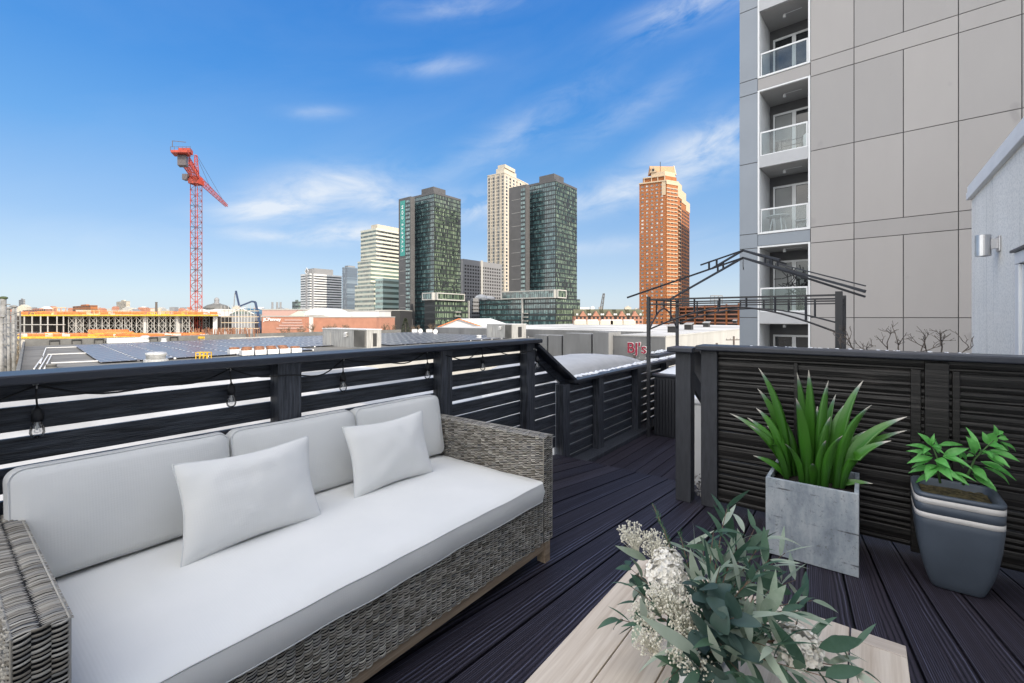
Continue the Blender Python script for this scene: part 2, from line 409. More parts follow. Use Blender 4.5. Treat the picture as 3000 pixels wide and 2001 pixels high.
def concrete():
    m, t, b = base_mat('weathered_board_concrete')
    tc = t.new('ShaderNodeTexCoord'); v = tc.outputs['Object']
    n1 = t.noise(t.mapping(v, scale=(1, 1, 0.45)), 7.0, 8, 0.7)
    c = t.ramp(n1, [(0.30, (0.15, 0.18, 0.22)), (0.5, (0.31, 0.35, 0.39)), (0.70, (0.47, 0.50, 0.52))])
    st = t.ramp(t.noise(t.mapping(v, scale=(9, 9, 0.7)), 2.0, 5), [(0.5, 0.0), (0.75, 1.0)])
    c = t.mix(t.m('MULTIPLY', st, 0.3), c, (0.62, 0.64, 0.65, 1))
    pit = t.ramp(t.noise(v, 50.0, 5, 0.75), [(0.58, 0.0), (0.66, 1.0)])
    c = t.mix(t.m('MULTIPLY', pit, 0.6), c, (0.10, 0.10, 0.10, 1))
    s = t.new('ShaderNodeSeparateXYZ'); t.l.new(v, s.inputs[0])
    zz = t.m('ADD', s.outputs[2], t.m('MULTIPLY', t.m('SUBTRACT', t.noise(v, 9.0, 4), 0.5), 0.012))
    crk = t.m('ABSOLUTE', t.m('SUBTRACT', t.m('FRACT', t.m('MULTIPLY', t.m('ADD', zz, 0.02), 5.6)), 0.5))
    cm = t.m('MULTIPLY', t.ramp(crk, [(0.012, 1.0), (0.035, 0.0)]), t.ramp(t.noise(v, 6.0, 6, 0.7), [(0.5, 0.0), (0.62, 1.0)]))
    c = t.mix(t.m('MULTIPLY', cm, 0.85), c, (0.05, 0.05, 0.055, 1))
    t.l.new(c, b.inputs['Base Color']); b.inputs['Roughness'].default_value = 0.75
    bn = t.new('ShaderNodeBump'); bn.inputs['Strength'].default_value = 0.4; bn.inputs['Distance'].default_value = 0.004
    t.l.new(n1, bn.inputs['Height']); t.l.new(bn.outputs[0], b.inputs['Normal']); return m
M['concrete'] = concrete()
M['soil'] = pm('potting_soil', (0.02, 0.014, 0.009), 0.95, var=0.7, vs=30, bump=1.0, bs=60, c2=(0.16, 0.13, 0.06))
M['soil_dark'] = pm('dark_potting_soil', (0.010, 0.007, 0.005), 0.95, var=0.5, vs=30, bump=1.0, bs=60)
M['pot'] = pm('slate_blue_resin', (0.070, 0.088, 0.115), 0.42, var=0.12, vs=5, bump=0.06, bs=180)
M['band'] = pm('pale_grey_band', (0.62, 0.60, 0.58), 0.5, var=0.05)
M['black'] = pm('black_rubber', (0.010, 0.011, 0.014), 0.5, var=0.2)
M['iron'] = pm('dark_powder_coated_steel', (0.028, 0.029, 0.034), 0.45, var=0.15)
M['steel'] = pm('brushed_steel', (0.55, 0.55, 0.56), 0.32, 0.9, var=0.1, vs=8)
M['galv'] = pm('galvanised_steel', (0.45, 0.45, 0.44), 0.45, 0.3, var=0.2, vs=3)
MT_pole = pm('dull_galvanised_pole', (0.20, 0.195, 0.185), 0.6, 0.1, var=0.3, vs=2)
M['bulb'] = thin_glass('clear_bulb_glass', (0.95, 0.95, 0.95), 0.06)
M['filament'] = pm('bulb_filament_support', (0.75, 0.75, 0.74), 0.3)
M['snow'] = pm('snow', (0.80, 0.82, 0.85), 0.7, var=0.05, vs=6, bump=0.5, bs=25)
M['snow_grey'] = pm('grey_snow', (0.50, 0.50, 0.505), 0.8, var=0.08, vs=5, bump=0.6, bs=30)  # greyer and darker than the other snow
M['white'] = pm('white_painted_metal', (0.72, 0.73, 0.74), 0.45, var=0.04)
M['tub'] = pm('dark_ribbed_cabinet', (0.020, 0.022, 0.028), 0.5, var=0.2)
M['glass_rail'] = thin_glass('balcony_glass', (0.84, 0.89, 0.90), 0.02)
M['dark_glass'] = pm('dark_window_glass', (0.02, 0.023, 0.027), 0.05, var=0.3, vs=0.8, spec=0.8)
from mathutils import noise as mnoise
# ================================================================ DECK
FV = (8.88, -0.757); TS = 0.0328; T0 = 0.1508
mb = MB(); ib = range(-18, 8)
for k in ib:
    g = 0.026
    ta, tb = T0+(k+g)*TS, T0+(k+1-g)*TS
    def dmax(t): return min(10.9, (-2.75-FV[1])/t) if t < -1e-4 else min(10.9, (1.6-FV[1])/t)
    d0 = FV[0]-4.22
    da, db = dmax(ta), dmax(tb)
    if da < d0+0.05 or db < d0+0.05: continue
    zz = rng.uniform(-0.0012, 0.0012)
    c = [P(FV[0]-d0, FV[1]+ta*d0, zz), P(FV[0]-d0, FV[1]+tb*d0, zz), P(FV[0]-db, FV[1]+tb*db, zz), P(FV[0]-da, FV[1]+ta*da, zz)]
    uvs = [(k+g, d0), (k+1-g, d0), (k+1-g, db), (k+g, da)]
    lo = [p-Z3*0.024 for p in c]
    mb.add(c+lo, [(3,2,1,0), (0,1,5,4), (1,2,6,5), (2,3,7,6), (3,0,4,7)], 0, uvs+uvs)
deck = struct(mb.build('deck', M['deck']))
b = MB(); b.uvbox(-2.2, 4.195, -2.74, 1.02, -0.16, -0.03); b.uvbox(4.23, 8.6, -2.74, 2.4, -0.33, -0.20)
struct(b.build('dark_deck_base', M['black']))  # solid dark base under the boards, so the gaps read dark
mb = MB()
b = MB(); b.uvbox(4.198, 4.219, -2.66, 1.0, -0.169, -0.026); struct(b.build('deck_step', M['cap']))
for i in range(36):
    v0 = -2.66+i*0.142
    vs = [P(4.22, v0, -0.17), P(4.22, v0+0.136, -0.17), P(8.5, v0+0.136, -0.17), P(8.5, v0, -0.17)]
    uvs = [(i+.03, 0), (i+.97, 0), (i+.97, 4), (i+.03, 4)]
    mb.add(vs+[p-Z3*0.024 for p in vs], [(3,2,1,0), (0,1,5,4), (1,2,6,5), (2,3,7,6), (3,0,4,7)], 0, uvs+uvs)
struct(mb.build('lower_deck', M['deck']))

# ================================================================ LEFT RAILING
SV = -2.66
fr = thing('slatted_railing', 'long charcoal slatted timber railing behind the wicker sofa', 'railing', P(1.2, SV, 0))
GT = [1.167-0.121*k for k in range(10)]
def slat_zs():
    z = [(1.167, 1.243)]
    for k in range(9):
        gh = 0.025 if k < 4 else 0.011
        z.append((GT[k+1], GT[k]-gh))
    return z
def diag(u): return 1.235-0.60*(u-3.70)
posts = [(0.02, 0.15), (1.20, 1.335), (2.43, 2.55), (3.56, 3.69)]
mb = MB()
for a, c in zip([-2.3]+[p[1] for p in posts], [p[0] for p in posts]+[4.22]):
    for z0, z1 in slat_zs():
        e = c
        if c > 4: e = min(c, 3.70+(1.235-z1)/0.60)
        if e-a < 0.03: continue
        dz = rng.uniform(-0.003, 0.003)
        mb.obox(P(a-0.06, SV-0.025, z0+dz), A*(e-a+0.12 if c < 4 else e-a+0.06), B*0.024, Z3*(z1-z0))
mb.build('slat_panel', M['fence'], fr, bevel=0.002)
for a, c in posts:
    q = MB(); q.uvbox(a, c, -2.655, -2.562, 0.0, 1.242); q.build('post', M['fence_post'], fr, bevel=0.004)
q = MB(); q.uvbox(-2.4, 3.735, -2.73, -2.50, 1.243, 1.281); q.build('cap_rail', M['cap'], fr, bevel=0.008)
q = MB(); q.bar(P(3.70, -2.60, 1.225), P(4.53, -2.60, 0.745), 0.15, 0.035); q.build('sloping_rail', M['cap'], fr, bevel=0.005)
q = MB(); q.bar(P(3.72, -2.66, 1.17), P(4.45, -2.66, 0.73), 0.03, 0.09); q.build('sloping_board', M['fence'], fr, bevel=0.002)
for px, py in [(1528, 1151), (1528, 1190), (1528, 1229), (1306, 1079), (1306, 1125)]:
    q = MB(); p = onv(px, py, SV+0.001); q.lathe(p, [(0.006, 0), (0.006, 0.003), (0.0, 0.004)], 10, axis=B); q.build('screw', M['galv'], fr)

# ================================================================ LOW RAILING
lr = thing('low_railing', 'low charcoal slatted railing with a snowy cap beside the lower deck', 'railing', P(6.0, SV, -0.17))
lp = [(4.22, 4.36), (5.06, 5.19), (6.26, 6.39), (7.45, 7.58), (8.4, 8.53)]
mb = MB()
for (a, c) in zip([p[1] for p in lp[:-1]], [p[0] for p in lp[1:]]):
    z = 0.745
    while z > -0.1:
        mb.obox(P(a-0.05, SV-0.025, z-0.098+rng.uniform(-.003, .003)), A*(c-a+0.1), B*0.024, Z3*0.098); z -= 0.120
mb.build('slat_panel', M['fence'], lr, bevel=0.002)
for a, c in lp:
    q = MB(); q.uvbox(a, c, -2.655, -2.56, -0.17, 0.762); q.build('post', M['fence_post'], lr, bevel=0.004)
q = MB(); q.uvbox(4.40, 5.13, -2.72, -2.52, 0.764, 0.798); q.uvbox(5.134, 8.6, -2.72, -2.52, 0.766, 0.801); q.build('cap_rail', M['cap'], lr, bevel=0.006)
q = MB(); q.uvbox(4.4, 8.4, -2.655, -2.46, -0.168, -0.12); q.build('sole_plate', M['fence_post'], lr, bevel=0.004)
def snow_strip(mb, u0, u1, v0, v1, z, fixed, n=60, h=0.02, step=0.05, axis='u', keep=0.7):
    """broken crust of snow lying along a cap"""
    x = u0
    while x < u1:
        L = random.uniform(0.3, 1.6)*step
        if random.random() < keep:
            w = random.uniform(0.25, 0.9)*(v1-v0); o = v0+random.uniform(0, (v1-v0-w))*0.5
            c = P(x+L/2, o+w/2, z) if axis == 'u' else P(o+w/2, x+L/2, z)
            e = (A if axis == 'u' else B); f = (B if axis == 'u' else A)
            vs = []; m = 9
            hh = random.uniform(0.4, 1.0)*h
            for k in range(m):
                a = 2*math.pi*k/m; r = random.uniform(0.75, 1.1)
                vs.append(c+e*(L*0.6*math.cos(a)*r)+f*(w*0.5*math.sin(a)*r))
            vt = [c+(p-c)*0.6+Z3*hh for p in vs]+[c+Z3*hh*1.15]
            fs = [(k, (k+1) % m, m+(k+1) % m, m+k) for k in range(m)]+[(m+k, m+(k+1) % m, 2*m) for k in range(m)]
            mb.add(vs+vt, fs)
        x += L
q = MB(); snow_strip(q, 4.55, 7.0, -2.72, -2.58, 0.7995, 0, h=0.018, keep=0.85); snow_strip(q, 6.4, 8.5, -2.72, -2.54, 0.802, 0, h=0.03, keep=0.9)
tag(q.build('snow', M['snow'], None, smooth=True), 'broken crust of snow lying on the cap of the low railing', 'snow')
# snow-loaded cover just outside the low railing
def mound(mb, c, ex, ey, hx, hy, h, n=22, rag=0.12):
    rows = []
    for i in range(n+1):
        r = []
        for j in range(n+1):
            s, t = 2*i/n-1, 2*j/n-1
            k = max(0.0, 1-abs(s)**3.2)*max(0.0, 1-abs(t)**3.2)
            z = h*(k**0.55)*(1+rag*mnoise.noise(Vector((s*1.6, t*1.6, h*3))))+0.012*mnoise.noise(Vector((s*9, t*9, 1)))*(k > 0)
            r.append(Vector(c)+ex*(s*hx)+ey*(t*hy)+Z3*z)
        rows.append(r)
    return mb.grid(rows)
sc_ = thing('outdoor_cover', 'rounded equipment cover under a smooth grey snow blanket outside the low railing', 'cover', P(5.9, -3.55, -0.4))
q = MB(); mound(q, P(6.0, -3.5, 0.72), A, B, 1.45, 0.62, 0.19); q.build('snow_blanket', M['snow_grey'], sc_, smooth=True)
q = MB(); q.uvbox(4.6, 7.4, -4.08, -2.92, -0.4, 0.73); q.build('cover_box', M['snow'], sc_, bevel=0.02)

# ================================================================ RIGHT RAILING
rf = thing('privacy_railing', 'solid black-brown rough-sawn privacy railing behind the two potted plants', 'railing', P(3.85, 0, 0))
mb = MB(); z = 1.235
i = 0
while z > 0.06:
    hgt = 0.112 if i else 0.075
    dz = rng.uniform(-0.003, 0.003)
    off = 0.012 if i % 2 else 0.0
    # each board is ribbed: three shallow lips
    cuts = sorted([0, 1]+[random.uniform(.25, .45)]+([random.uniform(.6, .8)] if random.random() < .6 else []))
    for j in range(len(cuts)-1):
        h3 = (hgt-0.003)*(cuts[j+1]-cuts[j]); lip = random.uniform(.007, .020); rows = []; m = 70; sd_ = random.uniform(0, 90)
        for k in range(m+1):
            v = -0.93+1.95*k/m; w1 = mnoise.noise(Vector((v*2.2+sd_, sd_, 0))); w2 = mnoise.noise(Vector((v*7+sd_, 5, sd_)))
            o = 3.838-lip*(1+.45*w1+.2*w2); zb0 = z-hgt+(hgt-.003)*cuts[j]; zt_ = zb0+h3-0.003+0.003*w1+.0015*w2; zb_ = zb0+0.001+0.002*w2
            rows.append([P(3.850, v, zt_+.001), P(o+.003, v, zt_+.001), P(o, v, zt_-.003), P(o-.001, v, (zt_+zb_)/2), P(o+.004, v, zb_), P(3.850, v, zb_)])
        mb.grid(rows)
    mb.obox(P(3.846, -0.93, z-hgt+0.001), A*0.012, B*1.95, Z3*(hgt-0.003))
    z -= hgt+(0.003 if i in (5, 7, 8) else -0.002); i += 1
mb.build('slat_panel', M['sawn'], rf)
for (v0, v1, u0, w_) in [(0.30, 0.41, 3.787, 0.06), (-0.395, -0.37, 3.808, .03), (0.235, 0.285, 3.808, .03), (0.425, 0.46, 3.808, .03)]:
    q = MB(); q.obox(P(u0, v0, 0.02), A*w_, B*(v1-v0), Z3*(1.15 if w_ < .05 else 1.2)); q.build('post' if w_ > .05 else 'batten', M['sawn'], rf, bevel=0.004)
q = MB(); q.uvbox(3.79, 3.90, -1.027, -0.905, 0, 1.234); q.build('post', M['post_paint'], rf, bevel=0.005)
q = MB(); q.uvbox(3.715, 3.945, -1.05, 1.025, 1.236, 1.276); q.build('cap_rail', M['cap'], rf, bevel=0.009)
q = MB(); snow_strip(q, -0.75, 0.5, 3.89, 3.945, 1.2745, 0, axis='v', h=0.005, step=0.022, keep=0.45)
tag(q.build('snow', M['snow'], None, smooth=True), 'thin frosting of snow along the back of the privacy railing cap', 'snow')
hp = thing('stair_post', 'square charcoal newel post with a capped sloping handrail, left of the privacy railing', 'post', P(3.83, -1.16, 0))
q = MB(); q.uvbox(3.775, 3.885, -1.222, -1.10, 0, 1.212); q.build('newel_post', M['post_paint'], hp, bevel=0.005)
q = MB(); q.uvbox(3.70, 3.93, -1.27, -1.065, 1.214, 1.254); q.build('post_cap', M['cap'], hp, bevel=0.008)
q = MB(); q.bar(P(3.92, -1.165, 1.225), P(4.62, -1.165, 0.80), 0.19, 0.035); q.build('handrail', M['cap'], hp, bevel=0.005)
q = MB(); q.bar(P(3.92, -1.165, 1.03), P(4.62, -1.165, 0.62), 0.03, 0.13); q.build('rail_board', M['post_paint'], hp, bevel=0.003)
wb = thing('storage_box', 'tall white box seen through the gap between the newel post and the privacy railing', 'box', P(4.75, -1.28, -0.17))
q = MB(); q.uvbox(4.62, 4.95, -1.45, -1.13, -0.17, 0.64); q.build('cabinet', M['white'], wb, bevel=0.012)
q = MB(); q.uvbox(4.60, 4.97, -1.46, -1.12, 0.642, 0.715); q.build('lid', M['snow'], wb, bevel=0.02)
q = MB()
for k in range(90):
    p = P(random.uniform(3.95, 4.2), random.uniform(-1.16, -0.98), 0.004+random.random()*0.16*random.random())
    a = random.uniform(0, 6.28); q.leaf(p, (math.cos(a), math.sin(a), random.uniform(-.2, .6)), (0, 0, 1), random.uniform(.03, .06), .025, seg=3, curl=1.0)
o = q.build('leaf_litter', pm('dry_leaves', (0.10, 0.085, 0.07), 0.8, var=0.7, vs=20, c2=(0.45, 0.42, 0.38)), None); tag(o, 'small drift of dry leaves in the gap between the two charcoal posts', 'leaves'); o['kind'] = 'stuff'

# ================================================================ STRING LIGHT
sg = thing('string_light', 'black festoon cable with clear bulbs hanging along the slatted railing', 'string light', P(1.5, -2.6, 0.9))
hooks = [(107, 1130, 1287), (674, 1080, 1196), (1006, 1052, 1149), (1250, 1030, 1112), (1411, 1015, 1087), (1570, 1024, 1083)]
hp_ = [onv(x, y, -2.625 if x < 1500 else -2.53) for x, y, _ in hooks]
pts = [onv(-330, 1215, -2.6)]
cab = [onv(-250, 1215, -2.6), onv(-60, 1195, -2.6), hp_[0]]
for i in range(len(hp_)-1):
    a, c = hp_[i], hp_[i+1]; sag = [0.055, 0.075, 0.05, 0.07, 0.05][i]
    for k in range(1, 15):
        t = k/15; p = a.lerp(c, t); w = 4*t*(1-t)
        p = p-Z3*(sag*w*(1+0.25*math.sin(t*9+i)))+B*(0.088*w if i != 4 else 0.03*w); cab.append(p)
    cab.append(c)
q = MB(); q.tube(cab, 0.0042, 7); q.build('cable', M['black'], sg, smooth=True)
for (x, y, yb), hk in zip(hooks, hp_):
    t = hk.y; z0 = hk.z; zb = H-(yb-HZ)/F*(t-0.02); top = hk-B*0.0
    n_ = MB(); n_.tube([hk-B*0.03+Z3*0.004, hk+B*0.004+Z3*0.004, hk+B*0.01-Z3*0.006, hk+Z3*-0.012], 0.003, 6); n_.lathe(hk-B*0.026+Z3*0.004, [(0.009, 0), (0.009, 0.003), (0, 0.004)], 12, axis=B); n_.build('hook', M['galv'], sg, smooth=True)
    tot = z0-zb; bl, skt = 0.068, 0.056; sway = B*random.uniform(0.0, 0.012)+A*random.uniform(-.004, .006)
    st = Vector((hk.x, hk.y, zb+bl+skt))+sway
    k = MB(); k.tube([hk, hk.lerp(st, 0.4)-A*0.002, st], 0.0036, 6)
    k.lathe(st-Z3*skt, [(0.0, 0.0), (0.0185, 0), (0.0185, 0.030), (0.0165, 0.034), (0.016, 0.045), (0.009, 0.052), (0.0045, 0.062)], 14); k.build('socket', M['black'], sg, smooth=True)
    bb = st-Z3*(skt+bl)
    k = MB(); k.lathe(bb, [(0.0, 0.0), (0.010, 0.002), (0.019, 0.010), (0.0235, 0.022), (0.0225, 0.034), (0.0185, 0.048), (0.0145, 0.062), (0.0135, 0.070)], 18); bo = k.build('bulb', M['bulb'], sg, smooth=True)
    k = MB(); k.lathe(bb+Z3*0.03, [(0.0, 0), (0.0035, 0.004), (0.0035, 0.034)], 8)
    k.tube([bb+Z3*0.05+A*0.004, bb+Z3*0.024+A*0.008, bb+Z3*0.021, bb+Z3*0.024-A*0.008, bb+Z3*0.05-A*0.004], 0.0012, 5); k.build('filament', M['filament'], bo, smooth=True)

# ================================================================ SOFA
def weave(mb, O, d, h, n, W, Ht, pw=0.031, ph=0.0105, bulge=0.0065, over=1.0, mi=0, rf=0.335):
    """basket weave: every row of strands bulges over a stake and dips behind the next"""
    O, d, h, n = Vector(O), Vector(d), Vector(h), Vector(n)
    rows = int(Ht/ph); cols = max(1, int(round(W/pw))); pw = W/cols
    prof = [(-1.0, 0.0), (-0.55, 0.8), (0.0, 1.0), (0.55, 0.8), (1.0, 0.0)]
    for j in range(rows+1):
        for i in range(cols):
            if j == rows and i % 2 == 0: continue
            yc = (j+(0.0 if i % 2 else 0.5))*Ht/rows
            x0 = i*pw-(over-1)*pw/2; x1 = x0+pw*over
            if x0 < -0.2*pw: x0 = -0.004
            if x1 > W+0.2*pw: x1 = W+0.004
            if x1-x0 < 0.3*pw: continue
            tilt = random.uniform(-0.001, 0.006); jy = random.uniform(-0.0012, 0.0012); bu = bulge*random.uniform(0.75, 1.2)
            r = ph*rf*random.uniform(0.8, 1.15)
            pts = []
            for k in range(5):
                t = k/4; x = x0+(x1-x0)*t; lift = bu*math.sin(math.pi*t)-0.0015
                tl = (t-0.5)*tilt
                pts.append([O+d*x+h*(yc+jy+tl+a*r)+n*(lift+b*r*0.9-0.002) for a, b in prof])
            mb.grid(pts, mi)
    return mb
def ring_rr(hx, hy, r, n=15):
    pts = []
    for cx, cy, a0 in [(hx-r, hy-r, 0), (-hx+r, hy-r, 90), (-hx+r, -hy+r, 180), (hx-r, -hy+r, 270)]:
        for k in range(n):
            a = R_(a0+90*k/(n-1)); pts.append((cx+r*math.cos(a), cy+r*math.sin(a)))
    # fill the straight sides
    out = []
    for i in range(len(pts)):
        p, q = pts[i], pts[(i+1) % len(pts)]; L = math.hypot(p[0]-q[0], p[1]-q[1]); m = max(1, int(L/0.05))
        for k in range(m): out.append((p[0]+(q[0]-p[0])*k/m, p[1]+(q[1]-p[1])*k/m))
    return out
def cushion(name, parent, C, X, Y, N, hx, hy, th, crown, r=0.035, seed=0, back=True):
    """box cushion: base centre C, half sizes hx hy, thickness th along N, crowned face"""
    C, X, Y, N = Vector(C), Vector(X), Vector(Y), Vector(N)
    R = ring_rr(hx, hy, r); n = len(R); mb = MB(); rows = []
    prof = [(0.010, 0.0), (0.002, 0.05), (0.0, 0.12), (-0.008, 0.5), (0.0, 0.88), (0.002, 0.95), (0.010, 1.0)]
    def pt(x, y, ins, z):
        L = max(abs(x)/hx, abs(y)/hy)
        fx = (hx-ins)/hx; fy = (hy-ins)/hy
        w = 0.006*mnoise.noise(Vector((x*4+seed, y*4, z*8)))
        return C+X*(x*fx)+Y*(y*fy)+N*(z+w)+X*(0.005*mnoise.noise(Vector((y*5, seed, x*3))))+Y*(0.006*mnoise.noise(Vector((x*5, seed+4, y*3))))
    if back: rows.append([C+N*0.004]*n)
    for ins, z in prof: rows.append([pt(x, y, ins, z*th) for x, y in R])
    m = 14; hm = min(hx, hy)
    for i in range(1, m+1):
        f = i/m; row = []
        for x, y in R:
            k = 1-f; xx, yy = x*k*(hx-0.01)/hx, y*k*(hy-0.01)/hy
            e = (1-abs(xx/hx)**2.6)*(1-abs(yy/hy)**2.6)
            z = th+crown*max(0, e)**0.6
            z += 0.004*mnoise.noise(Vector((xx*6+seed, yy*6, 2.0)))
            row.append(C+X*xx+Y*yy+N*z)
        rows.append(row)
    for r_ in rows: r_.append(r_[0])
    mb.grid(rows)
    co = mb.build(name, M['fabric'], parent, smooth=True)
    for zf, nm in ((0.965, 'piping'), (0.03, 'piping')):
        t = MB(); ring = [pt(x, y, 0.002, zf*th) for x, y in R]; ring.append(ring[0]); t.tube(ring, 0.0026, 6, cap=False); t.build(nm, M['piping'], co, smooth=True)
    return co
U0, U1 = 0.12, 2.385; FVv = -1.525; BVv = -2.50
sofa = thing('wicker_sofa', 'long grey-brown wicker sofa with off-white cushions in front of the slatted railing', 'sofa', P(1.25, -2.0, 0))
def arm(u0, u1, inner):
    q = MB(); g = 0.004
    q.uvbox(u0+g, u1-g, BVv, FVv-g, 0.135, 0.770, 1)
    weave(q, P(u0, FVv, 0.135), A, Z3, B, u1-u0, 0.635, 0.034, 0.0118, 0.006, rf=.31)      # front end
    weave(q, P(u0, BVv, 0.135), B, Z3, -A, FVv-BVv, 0.635)                         # side turned to us
    weave(q, P(u0-0.002, BVv, 0.770), A, B, Z3, u1-u0+0.004, FVv-BVv, 0.050, 0.0092, 0.0055, over=1.14, rf=.31)   # top, strands across
    for p, r in ((P(u0+.002, BVv, .768), 0), (P(u1-.002, BVv, .768), 0)):
        q.tube([p, p+B*(FVv-BVv)], 0.0035, 6)
    for uu in (u0+.002, u1-.002): q.tube([P(uu, FVv-.002, .135), P(uu, FVv-.002, .768)], 0.0035, 6)
    q.build('armrest', [M['wicker'], M['wicker_back']], sofa, smooth=True)
arm(U0, U0+0.10, 1); arm(U1-0.10, U1, -1)
q = MB(); q.uvbox(U0+0.1, U1-0.1, BVv, FVv-0.006, 0.14, 0.385, 1)
weave(q, P(U0+0.10, FVv-0.002, 0.135), A, Z3, B, U1-U0-0.2, 0.262)
q.build('seat_base', [M['wicker'], M['wicker_back']], sofa, smooth=True)
q = MB(); q.uvbox(U0+0.1, U1-0.1, BVv-0.03, BVv-0.004, 0.14, 0.62, 0); q.build('wicker_back', [M['wicker_back']], sofa)
q = MB(); q.uvbox(U0+0.055, U1-0.055, FVv-0.075, FVv-0.012, 0.078, 0.134); q.build('front_rail', M['teak'], sofa, bevel=0.003)
for uu in (U0+0.02, U1-0.075):
    for vv in (FVv-0.065, BVv+0.02):
        q = MB(); q.uvbox(uu, uu+0.055, vv, vv+0.06, 0.0, 0.134 if vv < -2 else 0.1345); q.build('leg', M['teak'], sofa, bevel=0.003)
ua, ub = U0+0.105, U1-0.105
cushion('seat_cushion', sofa, P((ua+ub)/2, (-2.46-1.512)/2, 0.397), A, B, Z3, (ub-ua)/2-0.002, 0.474, 0.112, 0.038, 0.03, 3)
lean = Vector((0, 0, 1))*math.cos(R_(11)) - B*math.sin(R_(11))
nf = B*math.cos(R_(11)) + Z3*math.sin(R_(11))
w3 = (ub-ua)/3
for i in range(3):
    uc = ua+w3*(i+0.5)
    sh_ = 0.022 if i == 0 else 0.0
    cushion('back_cushion', sofa, P(uc-sh_, -2.458, 0.53)+lean*0.195, A, lean, nf, w3/2-0.004+sh_, 0.205, 0.10, 0.036, 0.045, 11+i*5)
def pillow(name, label, bl, br, tl, tr, T, seed):
    bl, br, tl, tr = map(Vector, (bl, br, tl, tr)); X = ((br-bl)+(tr-tl))/2; Y = ((tl-bl)+(tr-br))/2
    N = X.cross(Y).normalized()
    if N.dot(B) < 0: N = -N
    n = 26; mb = MB(); rim = []
    def pos(s, t):
        s2 = s*(1-0.085*(1-t*t)**1.3); t2 = t*(1-0.12*(1-s*s)**1.3)
        a, b_ = (s2+1)/2, (t2+1)/2
        return bl*(1-a)*(1-b_)+br*a*(1-b_)+tl*(1-a)*b_+tr*a*b_
    for sgn in (1, -1):
        rows = []
        for i in range(n+1):
            row = []
            for j in range(n+1):
                s, t = 2*i/n-1, 2*j/n-1; s = math.sin(s*math.pi/2); t = math.sin(t*math.pi/2)
                e = (1-abs(s)**2.2)*(1-abs(t)**2.2)
                h = T*max(0, e)**0.52*(1+0.14*mnoise.noise(Vector((s*1.8+seed, t*1.8, sgn))))
                h += 0.006*e**0.2*mnoise.noise(Vector((s*4+seed, t*4, 7)))+0.003*e**.3*mnoise.noise(Vector((s*11+seed, t*3, 3)))
                row.append(pos(s, t)+N*(sgn*h))
            rows.append(row)
        mb.grid(rows if sgn > 0 else rows[::-1])
    ring = [pos(-1+2*k/30, -1) for k in range(30)]+[pos(1, -1+2*k/30) for k in range(30)]+[pos(1-2*k/30, 1) for k in range(30)]+[pos(-1, 1-2*k/30) for k in range(31)]
    o = mb.build(name, M['fabric'], None, smooth=True); tag(o, label, 'pillow', 'throw pillows on the wicker sofa')
    t = MB(); t.tube(ring, 0.0038, 6, cap=False); t.build('piping', M['piping'], o, smooth=True)
    return o
pillow('throw_pillow', 'off-white throw pillow nearer the camera, leaning between the left and middle back cushions', P(.605, -2.07, .535), P(1.175, -2.07, .535), P(.632, -2.265, .885), P(1.212, -2.265, .885), 0.075, 1)
pillow('throw_pillow', 'smaller-looking off-white throw pillow nearer the right arm of the wicker sofa', P(1.39, -2.12, .535), P(1.94, -2.12, .535), P(1.425, -2.29, .885), P(2.0, -2.29, .885), 0.07, 5)

# ================================================================ COFFEE TABLE
ct = thing('coffee_table', 'low pale washed-wood plank coffee table carrying the leafy bouquet', 'table', P(1.35, -0.34, 0))
e = [-0.795, -0.637, -0.487, -0.337, -0.187, -0.037, 0.112]
TZ = 0.42; TU0, TU1 = 0.70, 1.972
for i in range(6):
    q = MB()
    if i < 5: q.uvbox(TU0, TU1, e[i]+0.0022, e[i+1]-0.0022, TZ-0.03, TZ+rng.uniform(-.0006, .0006))
    else: q.uvbox(TU0, TU1-0.068, e[i]+0.0022, e[i+1]-0.0022, TZ-0.03, TZ)
    q.build('plank', M['table'], ct, bevel=0.0025)
q = MB(); q.obox(P(TU1-0.066, e[5]+0.003, TZ-0.03), A*0.066, B*(e[6]-e[5]-0.005), Z3*0.0302); q.build('end_block', timber('pale_end_block', (0.46, 0.38, 0.30), (0.64, 0.555, 0.475), ANG+math.pi/2), ct, bevel=0.0025)
for uu in (TU0+0.05, TU1-0.12):
    for vv in (e[0]+0.05, e[6]-0.12):
        q = MB(); q.uvbox(uu, uu+0.07, vv, vv+0.07, 0.0, TZ-0.085); q.build('leg', M['table'], ct, bevel=0.003)
q = MB()
for vv in (e[0]+0.07, e[6]-0.1): q.uvbox(TU0+0.04, TU1-0.04, vv, vv+0.03, TZ-0.084, TZ-0.031)
q.build('apron', M['table'], ct, bevel=0.002)

# ================================================================ CONCRETE PLANTER + AGAVE
pl = thing('square_planter', 'square weathered grey concrete planter holding the spiky agave', 'planter', P(3.5, -0.257, 0))
u0, u1, v0, v1, hz_ = 3.275, 3.735, -0.493, -0.021, 0.482
wth = 0.022; q = MB()
q.uvbox(u0, u0+wth, v0, v1, 0.004, hz_); q.uvbox(u1-wth, u1, v0, v1, 0.004, hz_)
q.uvbox(u0+wth, u1-wth, v0, v0+wth, 0.004, hz_); q.uvbox(u0+wth, u1-wth, v1-wth, v1, 0.004, hz_); q.uvbox(u0+wth, u1-wth, v0+wth, v1-wth, 0.004, 0.05)
q.build('planter_box', M['concrete'], pl, bevel=0.003)
def soil_patch(uc, vc, hu, hv, z, amp, mat, parent, n=18):
    q = MB(); rows = []
    for i in range(n+1):
        rows.append([P(uc+hu*(2*i/n-1), vc+hv*(2*j/n-1), z+amp*mnoise.noise(Vector((i*0.7, j*0.7, 3)))+amp*0.8*(1-(2*i/n-1)**2)*(1-(2*j/n-1)**2)) for j in range(n+1)])
    q.grid(rows); q.build('soil', mat, parent)
